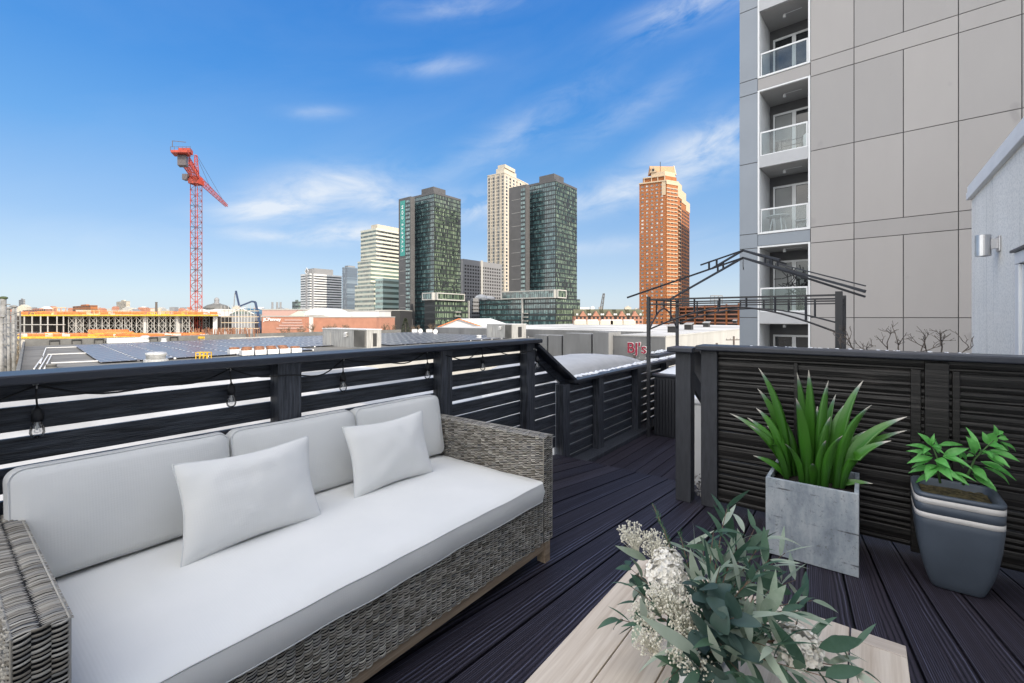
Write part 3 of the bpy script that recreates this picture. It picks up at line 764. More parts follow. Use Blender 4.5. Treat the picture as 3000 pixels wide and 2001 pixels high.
soil_patch((u0+u1)/2, (v0+v1)/2, (u1-u0)/2-wth, (v1-v0)/2-wth, 0.43, 0.012, M['soil_dark'], pl)
def agave_mat():
    m, t, b = base_mat('agave_leaf')
    s = t.new('ShaderNodeSeparateXYZ'); tc = t.new('ShaderNodeTexCoord'); t.l.new(tc.outputs['UV'], s.inputs[0])
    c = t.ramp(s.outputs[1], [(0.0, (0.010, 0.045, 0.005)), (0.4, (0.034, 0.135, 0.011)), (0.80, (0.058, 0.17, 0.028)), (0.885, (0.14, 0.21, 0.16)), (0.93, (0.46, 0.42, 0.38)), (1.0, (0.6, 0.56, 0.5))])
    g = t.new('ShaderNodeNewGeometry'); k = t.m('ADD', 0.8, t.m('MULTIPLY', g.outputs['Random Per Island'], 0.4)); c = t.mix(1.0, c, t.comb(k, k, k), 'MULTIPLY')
    ln = t.noise(t.mapping(tc.outputs['UV'], scale=(9, 0.8, 1)), 2.0, 3); c = t.mix(t.m('MULTIPLY', ln, 0.16), c, (0.09, 0.24, 0.035, 1))
    t.l.new(c, b.inputs['Base Color']); b.inputs['Roughness'].default_value = 0.32
    b.inputs['Subsurface Weight'].default_value = 0.0; return m
M['agave'] = agave_mat()
tips = [(2222,1078,.05),(2219,1138,.12),(2215,1195,.0),(2138,1211,.1),(2190,1224,-.05),(2196,1245,-.1),(2332,1166,-.18),(2335,1092,.16),(2369,1084,.06),(2427,1115,0),(2449,1155,.14),(2529,1115,.08),(2554,1186,-.08),(2657,1221,.05),(2657,1261,.1),(2611,1291,-.05),(2207,1335,-.05),(2557,1417,.0),(2469,1276,-.22),(2433,1220,-.02),(2247,1247,.1),(2381,1358,-.22),(2292,1247,.18),(2500,1235,.2),(2300,1300,-.2),(2420,1290,-.2),(2395,1190,.1),(2350,1240,-.1),(2480,1180,.12),(2270,1200,.15),(2545,1260,.15)]
q = MB(); cb = P(3.50, -0.257, 0.44)
for k, (tx, ty, du) in enumerate(tips):
    vt = 0.0
    tip = onu(tx, ty, 3.50+du)
    out = Vector((tip.x-cb.x, tip.y-cb.y, 0)); L0 = out.length
    od = out.normalized() if L0 > 1e-3 else A
    base = cb+od*min(0.15, 0.42*L0)+Z3*0.0
    rise = tip.z-base.z; run = (tip-base); run.z = 0
    mid = base+run*(0.15 if rise > 0.25 else 0.32)+Z3*(rise*0.66+0.06*L0 if rise > 0 else 0.07)
    n = 14; rows = []; uvs = []
    ln = (tip-base).length; W = min(0.041, 0.016+0.050*ln)*random.uniform(0.85, 1.1)
    sidev = od.cross(Z3).normalized()
    view = (cb-Vector((0, 0, H))).normalized()
    for i in range(n+1):
        t = i/n; p = base*(1-t)**2+mid*(2*t*(1-t))+tip*(t*t)
        d = ((mid-base)*(1-t)+(tip-mid)*t).normalized()
        sv = d.cross(od.cross(Z3).cross(d)) if False else sidev
        sv = (sv-d*sv.dot(d)); 
        if abs(od.dot(Vector((view.x, view.y, 0)).normalized())) < 0.6: sv = (sv*0.55+d.cross(Vector((view.x, view.y, 0)))*(0.7 if d.cross(view).dot(sv) > 0 else -0.7))
        sv = (sv-d*sv.dot(d)).normalized(); nn = sv.cross(d)
        if nn.z < 0: nn = -nn
        w = W*(0.62+0.62*t if t < 0.4 else 0.868*(1-((t-0.4)/0.6)**1.7))
        w = max(w, 0.0008)
        th = 0.010*(1-t)+0.001
        fold = 0.16*w
        rows.append([p-sv*w+nn*fold, p-sv*w*0.45+nn*fold*0.25, p, p+sv*w*0.45+nn*fold*0.25, p+sv*w+nn*fold, p+sv*w*0.5-nn*th, p-nn*th*1.2, p-sv*w*0.5-nn*th, p-sv*w+nn*fold])
        uvs += [(x+k, t) for x in (0, .25, .5, .75, 1, .75, .5, .25, 0)]
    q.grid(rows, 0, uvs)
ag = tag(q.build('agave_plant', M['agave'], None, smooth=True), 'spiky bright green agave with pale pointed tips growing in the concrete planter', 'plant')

# ================================================================ TAPERED POT + LEAFY PLANT
tp = thing('tapered_pot', 'tall tapered slate-blue pot with two pale bands, right of the concrete planter', 'pot', P(3.53, 0.405, 0))
pc = (3.535, 0.405)
def pot_ring(h, z, n=64, ex=7.5):
    r = []
    for k in range(n):
        a = 2*math.pi*k/n; c, s = math.cos(a), math.sin(a)
        f = (abs(c)**ex+abs(s)**ex)**(-1/ex); r.append(P(pc[0]+h*f*c, pc[1]+h*f*s, z))
    r.append(r[0]); return r
zs = [0.0, 0.004, 0.012, 0.05, 0.12, 0.20, 0.28, 0.36, 0.395]; hs = [0.085, 0.100, 0.108, 0.122, 0.142, 0.158, 0.169, 0.176, 0.1775]
body = MB(); body.grid([[P(pc[0], pc[1], 0)]*65]+[pot_ring(h, z) for h, z in zip(hs, zs)]+[pot_ring(0.1765, .397), pot_ring(0.1765, .430), pot_ring(0.179, .4315), pot_ring(.1795, .474), pot_ring(.178, .4755), pot_ring(.178, .512), pot_ring(.1815, .514), pot_ring(.182, .528), pot_ring(.176, .5335), pot_ring(.160, .5335), pot_ring(.152, .528), pot_ring(.148, .46), pot_ring(.14, .40)])
body.build('pot_body', M['pot'], tp, smooth=True)
for z0, z1, h in ((0.3985, 0.429, .1785), (0.4775, 0.5105, .1805)):
    q = MB(); q.grid([pot_ring(h-.004, z0), pot_ring(h, z0+.002), pot_ring(h, z1-.002), pot_ring(h-.004, z1)]); q.build('band', M['band'], tp, smooth=True)
soil_patch(pc[0], pc[1], .142, .142, .496, .012, M['soil'], tp)
def leafy_mat(name, lo, hi, edge, rough=0.4):
    m, t, b = base_mat(name)
    g = t.new('ShaderNodeNewGeometry'); tc = t.new('ShaderNodeTexCoord')
    c = t.ramp(g.outputs['Random Per Island'], [(0.0, lo), (1.0, hi)])
    c = t.mix(t.m('MULTIPLY', t.ramp(t.noise(tc.outputs['Object'], 40, 4), [(0.4, 0.0), (0.7, 1.0)]), 0.35), c, (*edge, 1))
    t.l.new(c, b.inputs['Base Color']); b.inputs['Roughness'].default_value = rough
    tl = t.new('ShaderNodeBsdfTranslucent'); t.l.new(c, tl.inputs[0]); mx = t.new('ShaderNodeMixShader'); mx.inputs[0].default_value = 0.25
    t.l.new(b.outputs[0], mx.inputs[1]); t.l.new(tl.outputs[0], mx.inputs[2]); t.l.new(mx.outputs[0], t.n['Material Output'].inputs[0]); return m
M['jade'] = leafy_mat('bright_green_leaf', (0.045, 0.24, 0.035), (0.15, 0.50, 0.11), (0.24, 0.60, 0.18))
M['stem'] = pm('green_stem', (0.05, 0.12, 0.03), 0.5, var=0.3)
lf = thing('leafy_plant', 'two bright green leafy shoots growing in the slate-blue pot', 'plant', P(3.53, 0.405, 0.48))
def rvec(s=1.0): return Vector((random.uniform(-s, s), random.uniform(-s, s), random.uniform(-s, s)))
def R5(x, y): return (2100+x*0.3828, 1000+y*0.3828)
def big_leaf(mb, base, tip, W, nrm):
    base, tip = Vector(base), Vector(tip); d = tip-base; L = d.length; n = 8; rows = []
    sv = d.cross(Vector(nrm)).normalized(); nn = sv.cross(d).normalized()
    if nn.z < 0: nn = -nn
    for i in range(n+1):
        t = i/n; p = base+d*t+nn*(L*0.14*math.sin(math.pi*t))
        w = W*(max(0, math.sin(math.pi*t**0.82))**1.1)*0.5+0.0006
        rows.append([p-sv*w+nn*w*0.28, p-sv*w*.5+nn*w*0.08, p-nn*0.0015, p+sv*w*.5+nn*w*0.08, p+sv*w+nn*w*0.28])
    mb.grid(rows)
u_l, u_r = 3.50, 3.56
sp = [R5(1710, 1085), R5(1690, 980), R5(1690, 900), R5(1650, 800)]
sp2 = [R5(1885, 1100), R5(1935, 990), R5(1975, 900), R5(2075, 800), R5(2140, 740)]
q = MB(); q.tube([onu(x, y, u_l) for x, y in sp], [.006, .005, .0045, .003], 7); q.tube([onu(x, y, u_r) for x, y in sp2], [.007, .006, .005, .0035, .002], 7); q.build('stem', M['stem'], lf, smooth=True)
LV = [(1640,800,1535,700,0,.035),(1640,800,1665,705,0,.02),(1640,800,1725,820,-.03,.02),(1640,830,1448,795,-.02,.03),(1650,870,1450,840,0,.025),(1650,890,1455,935,-.05,.04),(1630,815,1580,865,-.06,.025),(1680,900,1790,975,-.08,.045),(1690,850,1710,790,.04,.03),(1700,800,1835,790,.05,.03),(1730,885,1930,820,.0,.045),(1730,880,1920,945,-.04,.035),(1690,970,1465,1010,-.02,.04),(1690,960,1600,1075,-.09,.05),(1695,950,1808,1070,-.08,.045),(1700,1000,1520,1085,.02,.03),(1780,1010,1935,1105,-.06,.035),(1830,830,1910,920,.03,.03),(1760,900,1890,970,.05,.03)]
RV = [(1975,860,1905,728,0,.055),(1975,870,1925,840,-.04,.03),(2020,830,1905,655,.05,.02),(2080,790,2120,700,-.02,.05),(2130,730,2120,638,0,.025),(2150,740,2235,755,0,.025),(2140,720,2190,688,.03,.025),(2090,790,2185,815,-.04,.035),(2030,850,2130,890,-.05,.04),(2090,830,2320,922,-.02,.035),(2080,870,2245,968,-.05,.035),(2020,920,2245,1028,-.03,.04),(1970,970,2078,1075,-.07,.045),(1965,1025,2145,1150,-.05,.045),(1950,985,2010,960,.03,.03),(2050,960,2240,1100,.03,.025),(2170,770,2290,845,.03,.02),(2085,850,2000,870,.04,.03)]
q = MB()
vdir = (P(3.5, .4, .6)-Vector((0, 0, H))).normalized()
for lst, uu in ((LV, u_l), (RV, u_r)):
    for bx, by, tx, ty, du, w in lst:
        q_b = onu(*R5(bx, by), uu); q_t = onu(*R5(tx, ty), uu+du*1.3)
        nv = (-vdir*0.75+Z3*0.55+Vector((random.uniform(-.3, .3), random.uniform(-.3, .3), 0))).normalized()
        big_leaf(q, q_b, q_t, w*0.95, nv)
        if random.random() < .75:
            t2 = q_b.lerp(q_t, random.uniform(.7, 1.0))+Vector((random.uniform(-.035, .035), random.uniform(-.05, .05), random.uniform(-.04, .03))); big_leaf(q, q_b+rvec(.008), t2, w*random.uniform(.6, .85), nv+rvec(.3))
q.build('foliage', M['jade'], lf, smooth=True)

# ================================================================ BOUQUET
vs_ = thing('square_vase', 'small white square vase holding the bouquet on the coffee table', 'vase', P(1.36, -0.35, TZ))
VC = P(1.37, -0.36, TZ)
q = MB(); hw = 0.055; g = 0.008
for a0, a1, b0, b1 in ((-hw, -hw+g, -hw, hw), (hw-g, hw, -hw, hw), (-hw+g, hw-g, -hw, -hw+g), (-hw+g, hw-g, hw-g, hw)): q.obox(VC+A*a0+B*b0+Z3*.002, A*(a1-a0), B*(b1-b0), Z3*0.10)
q.obox(VC+A*(-hw+g)+B*(-hw+g)+Z3*.002, A*(2*hw-2*g), B*(2*hw-2*g), Z3*0.01); q.build('vase_body', M['white'], vs_, bevel=0.003)
bq = thing('bouquet', 'loose bouquet of eucalyptus leaves and white flowers on the coffee table', 'flowers', VC+Z3*0.10)
M['euc'] = leafy_mat('dark_eucalyptus_leaf', (0.026, 0.075, 0.045), (0.085, 0.165, 0.10), (0.10, 0.18, 0.13), 0.5)
M['sage'] = leafy_mat('pale_sage_leaf', (0.22, 0.30, 0.21), (0.42, 0.48, 0.38), (0.45, 0.50, 0.43), 0.6)
M['rosem'] = leafy_mat('rosemary_green', (0.03, 0.09, 0.045), (0.08, 0.17, 0.08), (0.10, 0.2, 0.12), 0.5)
M['twig'] = pm('reddish_brown_twig', (0.16, 0.10, 0.065), 0.6, var=0.3)
M['petal'] = pm('cream_white_petals', (0.80, 0.77, 0.70), 0.7, var=0.08, vs=60)
M['babys'] = pm('ivory_flower_buds', (0.70, 0.67, 0.56), 0.7, var=0.1, vs=40)
top = VC+Z3*0.10
dk, pa, rd, tw = MB(), MB(), MB(), MB()
def lanc(t): return max(0.02, math.sin(math.pi*min(1.0, t**0.75))**0.9)
def ovate(t): return max(0.03, math.sin(math.pi*min(1.0, (t*0.97+0.01)**0.62))**0.62)
def stem_with_leaves(end, nl, Lr, Wr, shape, tgt, bow=0.25, start=0.35, pale=0.3):
    end = Vector(end); d = end-top; out = Vector((d.x, d.y, 0))
    mid = top+d*0.5+Z3*bow*d.length*0.6-out*0.12
    pts = [top*(1-t)**2+mid*(2*t*(1-t))+end*t*t for t in [k/10 for k in range(11)]]
    tw.tube(pts, [0.0026-0.0017*k/10 for k in range(11)], 6)
    for k in range(nl):
        t = start+(1.02-start)*k/max(1, nl-1); t = min(t, 1.0)
        i = min(9, int(t*10)); p = pts[i].lerp(pts[i+1], t*10-i); td = (pts[i+1]-pts[i]).normalized()
        a = k*2.4+random.uniform(-.5, .5); s1 = td.orthogonal().normalized(); s2 = td.cross(s1)
        sd_ = s1*math.cos(a)+s2*math.sin(a)
        ld = (td*random.uniform(0.5, 1.0)+sd_*random.uniform(0.55, 1.0)+Z3*random.uniform(-.15, .2)).normalized()
        L = random.uniform(*Lr); W = random.uniform(*Wr)
        m = tgt
        if tgt is dk and random.random() < pale: m = pa
        m.leaf(p, ld, Z3+rvec(0.5), L, W, curl=random.uniform(-.2, .9), fold=random.uniform(.1, .35), seg=7, shape=shape)
def tgt(px, py, t): return at(px, py, t)
long_ends = [(2130,1490,1.45),(2180,1560,1.5),(2245,1575,1.45),(2060,1590,1.5),(2090,1560,1.4),(2300,1620,1.5),(2330,1700,1.45),(2255,1640,1.35),(2010,1600,1.55),(2150,1620,1.35),(2340,1790,1.3),(2420,1880,1.22),(2500,1900,1.20),(2530,1965,1.15),(2440,1990,1.13),(2200,1700,1.25),(2080,1700,1.25),(2290,1790,1.2),(2180,1800,1.15),(2260,1900,1.1),(2120,1900,1.08),(2330,1960,1.08),(2180,1985,1.05),(2050,1960,1.1),(1990,1900,1.2),(2210,1550,1.55),(2270,1690,1.5),(2110,1660,1.3),(2380,1760,1.4)]
for (x, y, t) in long_ends:
    stem_with_leaves(tgt(x, y, t), random.randint(8, 11), (0.06, 0.14), (0.014, 0.025), lanc, dk, bow=random.uniform(.1, .35), pale=0.46)
for (x, y, t) in [(1840,1660,1.55),(1850,1720,1.5),(1815,1815,1.4),(1880,1830,1.35),(2240,1830,1.2),(1860,1760,1.5),(1960,1990,1.15)]:
    stem_with_leaves(tgt(x, y, t), 9, (0.04, 0.085), (0.018, 0.028), lanc, dk, bow=.2, start=.5, pale=0.25)
for (x, y, t) in [(2090,1750,1.15),(2110,1850,1.1),(2160,1900,1.08),(2060,1720,1.2),(2060,1860,1.12),(2110,1990,1.05),(1900,1720,1.5),(2150,1810,1.1),(2035,1960,1.12)]:
    stem_with_leaves(tgt(x, y, t), 8, (0.05, 0.075), (0.040, 0.055), ovate, rd, bow=.15, start=.3)
# accent leaves seen one by one: base px, tip px, depth, width, pale?
for bx, by, tx, ty, t, w, pl_ in [(1895,1640,1810,1598,1.5,.026,1),(2052,1740,2018,1618,1.35,.03,1),(2185,1690,2070,1604,1.35,.028,1),(2178,1640,2165,1556,1.4,.026,1),(2230,1805,2300,1716,1.2,.035,1),(2048,1918,1890,1810,1.1,.03,1),(1890,1812,1880,1760,1.25,.02,1),(2115,1945,2072,1848,1.08,.022,1),(2545,1872,2398,1897,1.14,.035,0),(2536,1945,2418,1982,1.12,.035,0),(2165,1590,2102,1485,1.45,.026,0),(2140,1570,2135,1487,1.45,.026,0),(2190,1620,2250,1550,1.42,.04,0),(2120,1610,2010,1597,1.45,.022,0),(2320,1740,2200,1690,1.3,.03,0),(2360,1960,2280,1830,1.1,.03,0),(2300,1900,2250,1790,1.15,.025,1),(2240,2010,2150,1990,1.05,.03,0),(2200,1840,2185,1760,1.18,.028,1),(2280,1680,2190,1700,1.4,.026,0)]:
    m = pa if pl_ else dk; bs, tt = at(bx, by, t+0.02), at(tx, ty, t); nv = (Vector((0, 0, H))-bs).normalized()+rvec(.3)
    if bx > 2500: bs, tt = tt, bs
    m.leaf(bs, tt-bs, nv, (tt-bs).length, w, curl=0.25, fold=0.15, seg=9, shape=lanc)
dk.build('long_leaves', M['euc'], bq, smooth=True); pa.build('pale_leaves', M['sage'], bq, smooth=True); rd.build('round_leaves', leafy_mat('blue_green_round_leaf', (0.030, 0.065, 0.052), (0.060, 0.105, 0.085), (0.08, 0.13, 0.11), .5), bq, smooth=True)
# rosemary-like sprigs
rs = MB()
for (x, y, t) in [(1912,1478,1.6),(1990,1560,1.55),(1945,1550,1.58)]:
    en = at(x, y, t); d = en-top; mid = top+d*0.5+Z3*0.06
    pts = [top*(1-k/24)**2+mid*(2*k/24*(1-k/24))+en*(k/24)**2 for k in range(25)]; tw.tube(pts, .0014, 5)
    for k in range(9, 25):
        for _ in range(7):
            td = (pts[k]-pts[k-1]).normalized(); ld = (td*1.0+rvec(.8)).normalized(); rs.leaf(pts[k-1].lerp(pts[k], random.random()), ld, rvec(), random.uniform(.012, .024), .0035, seg=2, fold=.1)
rs.build('needle_sprigs', M['rosem'], bq)
tw.build('stems', M['twig'], bq, smooth=True)
def floret(mb, p, n, r):
    n = n.normalized(); x = n.orthogonal().normalized(); y = n.cross(x); a0 = random.uniform(0, 1.5)
    for k in range(4):
        a = a0+k*math.pi/2; d = x*math.cos(a)+y*math.sin(a)
        mb.leaf(p, d+n*0.35, n, r, r*0.95, curl=-.2, fold=.12, seg=3, shape=lambda t: max(.12, math.sin(math.pi*min(1, (t*.9+.05)))**.5))
def hydrangea(px, py, t, r, n=150):
    c = at(px, py, t); q = MB()
    for k in range(n):
        d = rvec().normalized()
        if d.z < -0.35: d.z = -d.z
        floret(q, c+Vector((d.x*r, d.y*r, d.z*r*0.85))*random.uniform(.93, 1.05), d+rvec(.25), r*random.uniform(.20, .27))
    q.ball(c, r*0.86, 14, 9, sc=(1, 1, .85)); q.build('flower_head', M['petal'], bq)
for a in [(1950,1695,1.42,.058),(2335,1900,1.22,.055),(1955,1650,1.46,.045)]: hydrangea(*a)
def gyps(px, py, t, r, n):
    c = at(px, py, t); q = MB(); root = c-Z3*r*1.4+(top-c)*0.2
    r *= .9
    for k in range(int(n*.8)):
        d = rvec().normalized(); rr = r*random.random()**0.40; p = c+Vector((d.x, d.y, d.z*0.8))*rr
        q.ball(p, random.uniform(.0018, .0036), 6, 4)
        if k % 2 == 0: q.tube([root+(c-root)*0.6+rvec(.01), p], .0005, 3, cap=False)
    q.build('filler_flowers', M['babys'], bq)
for a in [(1850,1562,1.55,.055,260),(1915,1590,1.52,.060,300),(1960,1620,1.5,.04,120),(1930,1745,1.30,.05,200),(2010,1815,1.25,.06,320),(1985,1760,1.28,.06,260),(1900,1870,1.25,.055,260),(2000,1910,1.18,.05,260),(2050,1960,1.12,.045,180),(1880,1790,1.3,.045,140)]: gyps(*a)
# ================================================================ STUCCO HOUSE (right and behind us)
def stucco():
    m, t, b = base_mat('white_stucco')
    tc = t.new('ShaderNodeTexCoord'); v = tc.outputs['Object']
    c = t.ramp(t.noise(v, 1.3, 5), [(0.3, (0.80, 0.775, 0.72)), (0.7, (0.87, 0.845, 0.79))])
    sp = t.ramp(t.noise(v, 48, 4, 0.75), [(0.46, 0.0), (0.60, 1.0)]); c = t.mix(t.m('MULTIPLY', sp, 0.55), c, (0.50, 0.50, 0.48, 1))
    st = t.ramp(t.noise(t.mapping(v, scale=(5, 5, 0.16)), 2.6, 6, 0.65), [(0.55, 0.0), (0.76, 1.0)])
    c = t.mix(t.m('MULTIPLY', st, 0.75), c, (0.22, 0.23, 0.23, 1))
    t.l.new(c, b.inputs['Base Color']); b.inputs['Roughness'].default_value = 0.85
    bn = t.new('ShaderNodeBump'); bn.inputs['Strength'].default_value = 0.6; bn.inputs['Distance'].default_value = 0.006
    t.l.new(t.noise(v, 55, 4, 0.7), bn.inputs['Height']); t.l.new(bn.outputs[0], b.inputs['Normal']); return m
M['stucco'] = stucco()
HV = 1.03; HU = 7.72
hs_ = thing('stucco_house', 'white stucco house wall with a sloping-looking white coping at the right edge', 'house', P(2, 6, -12))
q = MB(); q.uvbox(-12, HU, HV, 16, -12, 3.0); q.build('wall', M['stucco'], hs_)
q = MB(); q.uvbox(-12, HU+0.03, HV-0.035, HV+0.35, 3.003, 3.075); q.uvbox(-12, HU+0.032, HV-0.045, HV+0.02, 2.91, 3.0); q.build('coping', M['white'], hs_, bevel=0.006)
q = MB(); q.uvbox(-12, 7.6, 3.2, 16, 3.0, 9.0); q.build('unseen_upper_storey', M['stucco'], hs_)  # unseen storey added so its shadow covers the deck
dr = MB(); ud0, ud1 = 4.50, 5.55
dr.uvbox(ud1-0.11, ud1, HV-0.035, HV-0.002, -0.17, 1.93); dr.uvbox(ud0, ud0+0.11, HV-0.035, HV-0.002, -0.17, 1.93); dr.uvbox(ud0, ud1, HV-0.037, HV-0.002, 1.932, 2.03)
fo = dr.build('door_frame', M['white'], hs_, bevel=0.006)
q = MB(); q.uvbox(ud0+0.112, ud1-0.112, HV-0.015, HV-0.003, -0.16, 1.92); q.build('door_leaf', M['white'], fo)
q = MB(); q.uvbox(ud0-.03, ud1+.04, HV-0.06, HV-0.002, 2.033, 2.055); q.build('drip_cap', M['cap'], fo, bevel=.005)
wl_ = thing('wall_lamp', 'brushed steel cylinder wall lamp on the white stucco wall', 'lamp', P(6.2, HV-0.1, 2.1))
W0 = onv(2928, 716, HV-0.002); c0 = W0-B*0.11; c0.z = W0.z-0.105
q = MB(); q.lathe(c0, [(0.0, 0.012), (0.050, 0.012), (0.057, 0.0), (0.057, 0.205), (0.050, 0.205), (0.05, 0.19), (0, 0.19)], 28); q.build('lamp_shade', M['steel'], wl_, smooth=False, bevel=0.002)
q = MB(); q.bar(c0+Z3*0.115+B*0.05, W0+Z3*0.01-B*0.012, 0.045, 0.10); q.build('bracket', M['steel'], wl_, bevel=0.003)
q = MB(); q.obox(W0-A*0.06-B*0.012-Z3*0.065, A*0.12, B*0.012, Z3*0.145); q.build('back_plate', M['steel'], wl_, bevel=0.003)
# unseen block added so its shadow lies over the grey apartment house
nb = thing('added_shade_block', 'tall plain block added out of sight to the right to shade the grey apartment building', 'building', P(24, 22, -12))
q = MB(); q.uvbox(16, 44, 16.2, 30, -12, 24); q.build('wall', M['stucco'], nb)

# ================================================================ GREY APARTMENT HOUSE
E = Vector((-0.7474, 0.6644, 0)).normalized(); NR = Vector((-E.y, E.x, 0)); 
if NR.dot(Vector((1, 1, 0))) > 0: NR = -NR
Q0 = Vector((874/F*17.0, 17.0, 0))
def gs(px):
    k = (px-CX)/F; return (k*Q0.y-Q0.x)/(E.x-k*E.y)
def G(s, z, o=0.0): return Q0+E*s+NR*o+Z3*z
def gbox(mb, s0, s1, z0, z1, o0, o1, mi=0): return mb.obox(G(s0, z0, o0), E*(s1-s0), NR*(o1-o0), Z3*(z1-z0), mi)
M['panel0'] = pm('warm_grey_facade_panel', (0.285, 0.275, 0.275), 0.45, var=0.05, vs=0.5, bump=0.03, bs=8, spec=0.4)
M['panel_blue'] = pm('blue_grey_metal_panel', (0.20, 0.225, 0.26), 0.38, 0.35, var=0.06, vs=0.5)
def panel_mat():
    m, t, b = base_mat('warm_grey_panel')
    tc = t.new('ShaderNodeTexCoord'); oi = t.new('ShaderNodeObjectInfo'); v = tc.outputs['Object']
    c = t.mix(oi.outputs['Random'], (0.310, 0.297, 0.293, 1), (0.352, 0.334, 0.326, 1))
    k = t.m('ADD', 0.94, t.m('MULTIPLY', t.noise(t.mapping(v, scale=(1, 1, .35)), 1.1, 6, .6), 0.12)); c = t.mix(1.0, c, t.comb(k, k, k), 'MULTIPLY')
    sp = t.ramp(t.noise(t.mapping(v, scale=(1, 1, .6)), 1.9, 2, .4), [(0.70, 0.0), (0.78, 1.0)]); c = t.mix(t.m('MULTIPLY', sp, .30), c, (.16, .155, .16, 1))
    t.l.new(c, b.inputs['Base Color']); b.inputs['Roughness'].default_value = .42; b.inputs['Specular IOR Level'].default_value = .4
    bn = t.new('ShaderNodeBump'); bn.inputs['Strength'].default_value = .08; bn.inputs['Distance'].default_value = .02
    t.l.new(t.noise(v, 1.2, 3), bn.inputs['Height']); t.l.new(bn.outputs[0], b.inputs['Normal']); return m
M['panel'] = panel_mat()
M['joint'] = pm('dark_panel_joint', (0.085, 0.083, 0.085), 0.8)
M['alum'] = pm('white_aluminium', (0.70, 0.71, 0.72), 0.4, var=0.03)
M['slab'] = pm('pale_grey_fascia', (0.42, 0.425, 0.44), 0.5, var=0.04)
M['ceil'] = pm('balcony_ceiling', (0.36, 0.355, 0.35), 0.8, var=0.08, vs=0.8)
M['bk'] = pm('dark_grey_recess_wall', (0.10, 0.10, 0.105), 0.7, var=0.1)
M['blind'] = pm('grey_roller_blind', (0.30, 0.31, 0.31), 0.7, var=0.15, vs=1)
gb = thing('grey_apartment_building', 'tall grey panelled apartment building with white-framed recessed balconies', 'building', G(-2, -12, -4))
sL, sA, sA2, sB2, sB = gs(2167), gs(2220), gs(2227), gs(2366), gs(2374)
cols = [gs(2374), gs(2502), gs(2646.5), gs(2808), gs(2994), gs(2994)-1.75, gs(2994)-3.5, gs(2994)-5.2]
GTOP = 20.0
q = MB()
gbox(q, cols[-1], sB, -12, GTOP, -18, -0.03); gbox(q, sB, sA, -12, GTOP, -18, -1.75); gbox(q, sA, sL, -12, GTOP, -18, -0.03); q.build('wall_core', M['joint'], gb)
mids = [1.47+6.21*k for k in range(-2, 4)]; bands = [(4.25+6.21*k, 4.83+6.21*k) for k in range(-3, 3)]
zc = sorted([z for z in mids]+[z for b_ in bands for z in b_])
zc = [-12]+zc+[GTOP]; g = 0.012
bandset = {round(b_[0], 3) for b_ in bands}
for i in range(len(zc)-1):
    z0, z1 = zc[i], zc[i+1]; isb = round(z0, 3) in bandset
    cc = list(cols)
    if isb: cc.pop(2)
    if z1 < -2.5: continue
    for j in range(len(cc)-1):
        q = MB(); gbox(q, cc[j+1]+g, cc[j]-g, z0+g, z1-g, -0.028, 0.0); q.build('wall_panel', M['panel'], gb, bevel=0.003)
    q = MB(); gbox(q, sA+g*.6, sL, z0+g, z1-g, -0.028, 0.0); q.build('side_panel', M['panel_blue'], gb, bevel=0.003)
    if isb:
        q = MB(); gbox(q, sB+g*.6, sA-g*.6, z0+0.07, z1-0.07, -1.74, 0.004); q.build('spandrel_panel', M['panel' if z0 > 8 else 'panel_blue'], gb, bevel=0.003)
q = MB(); gbox(q, sL, sL+0.004, -12, GTOP, -18, -0.002); q.build('end_wall', M['panel_blue'], gb)
for (b0, b1), (c0, c1) in zip(bands[:-1], bands[1:]):
    z0, z1 = b1, c0
    if z1 < -1.5: continue
    q = MB(); f = 0.035
    gbox(q, sA-0.065, sA, z0-f*1.5, z1+f*1.5, -0.25, 0.03); gbox(q, sB, sB+0.065, z0-f*1.5, z1+f*1.5, -0.25, 0.03)
    gbox(q, sB+0.065, sA-0.065, z0-f*1.5, z0+0.02, -0.25, 0.028); gbox(q, sB+0.065, sA-0.065, z1-0.01, z1+f*1.5, -0.25, 0.028)
    q.build('balcony_frame', M['alum'], gb, bevel=0.004)
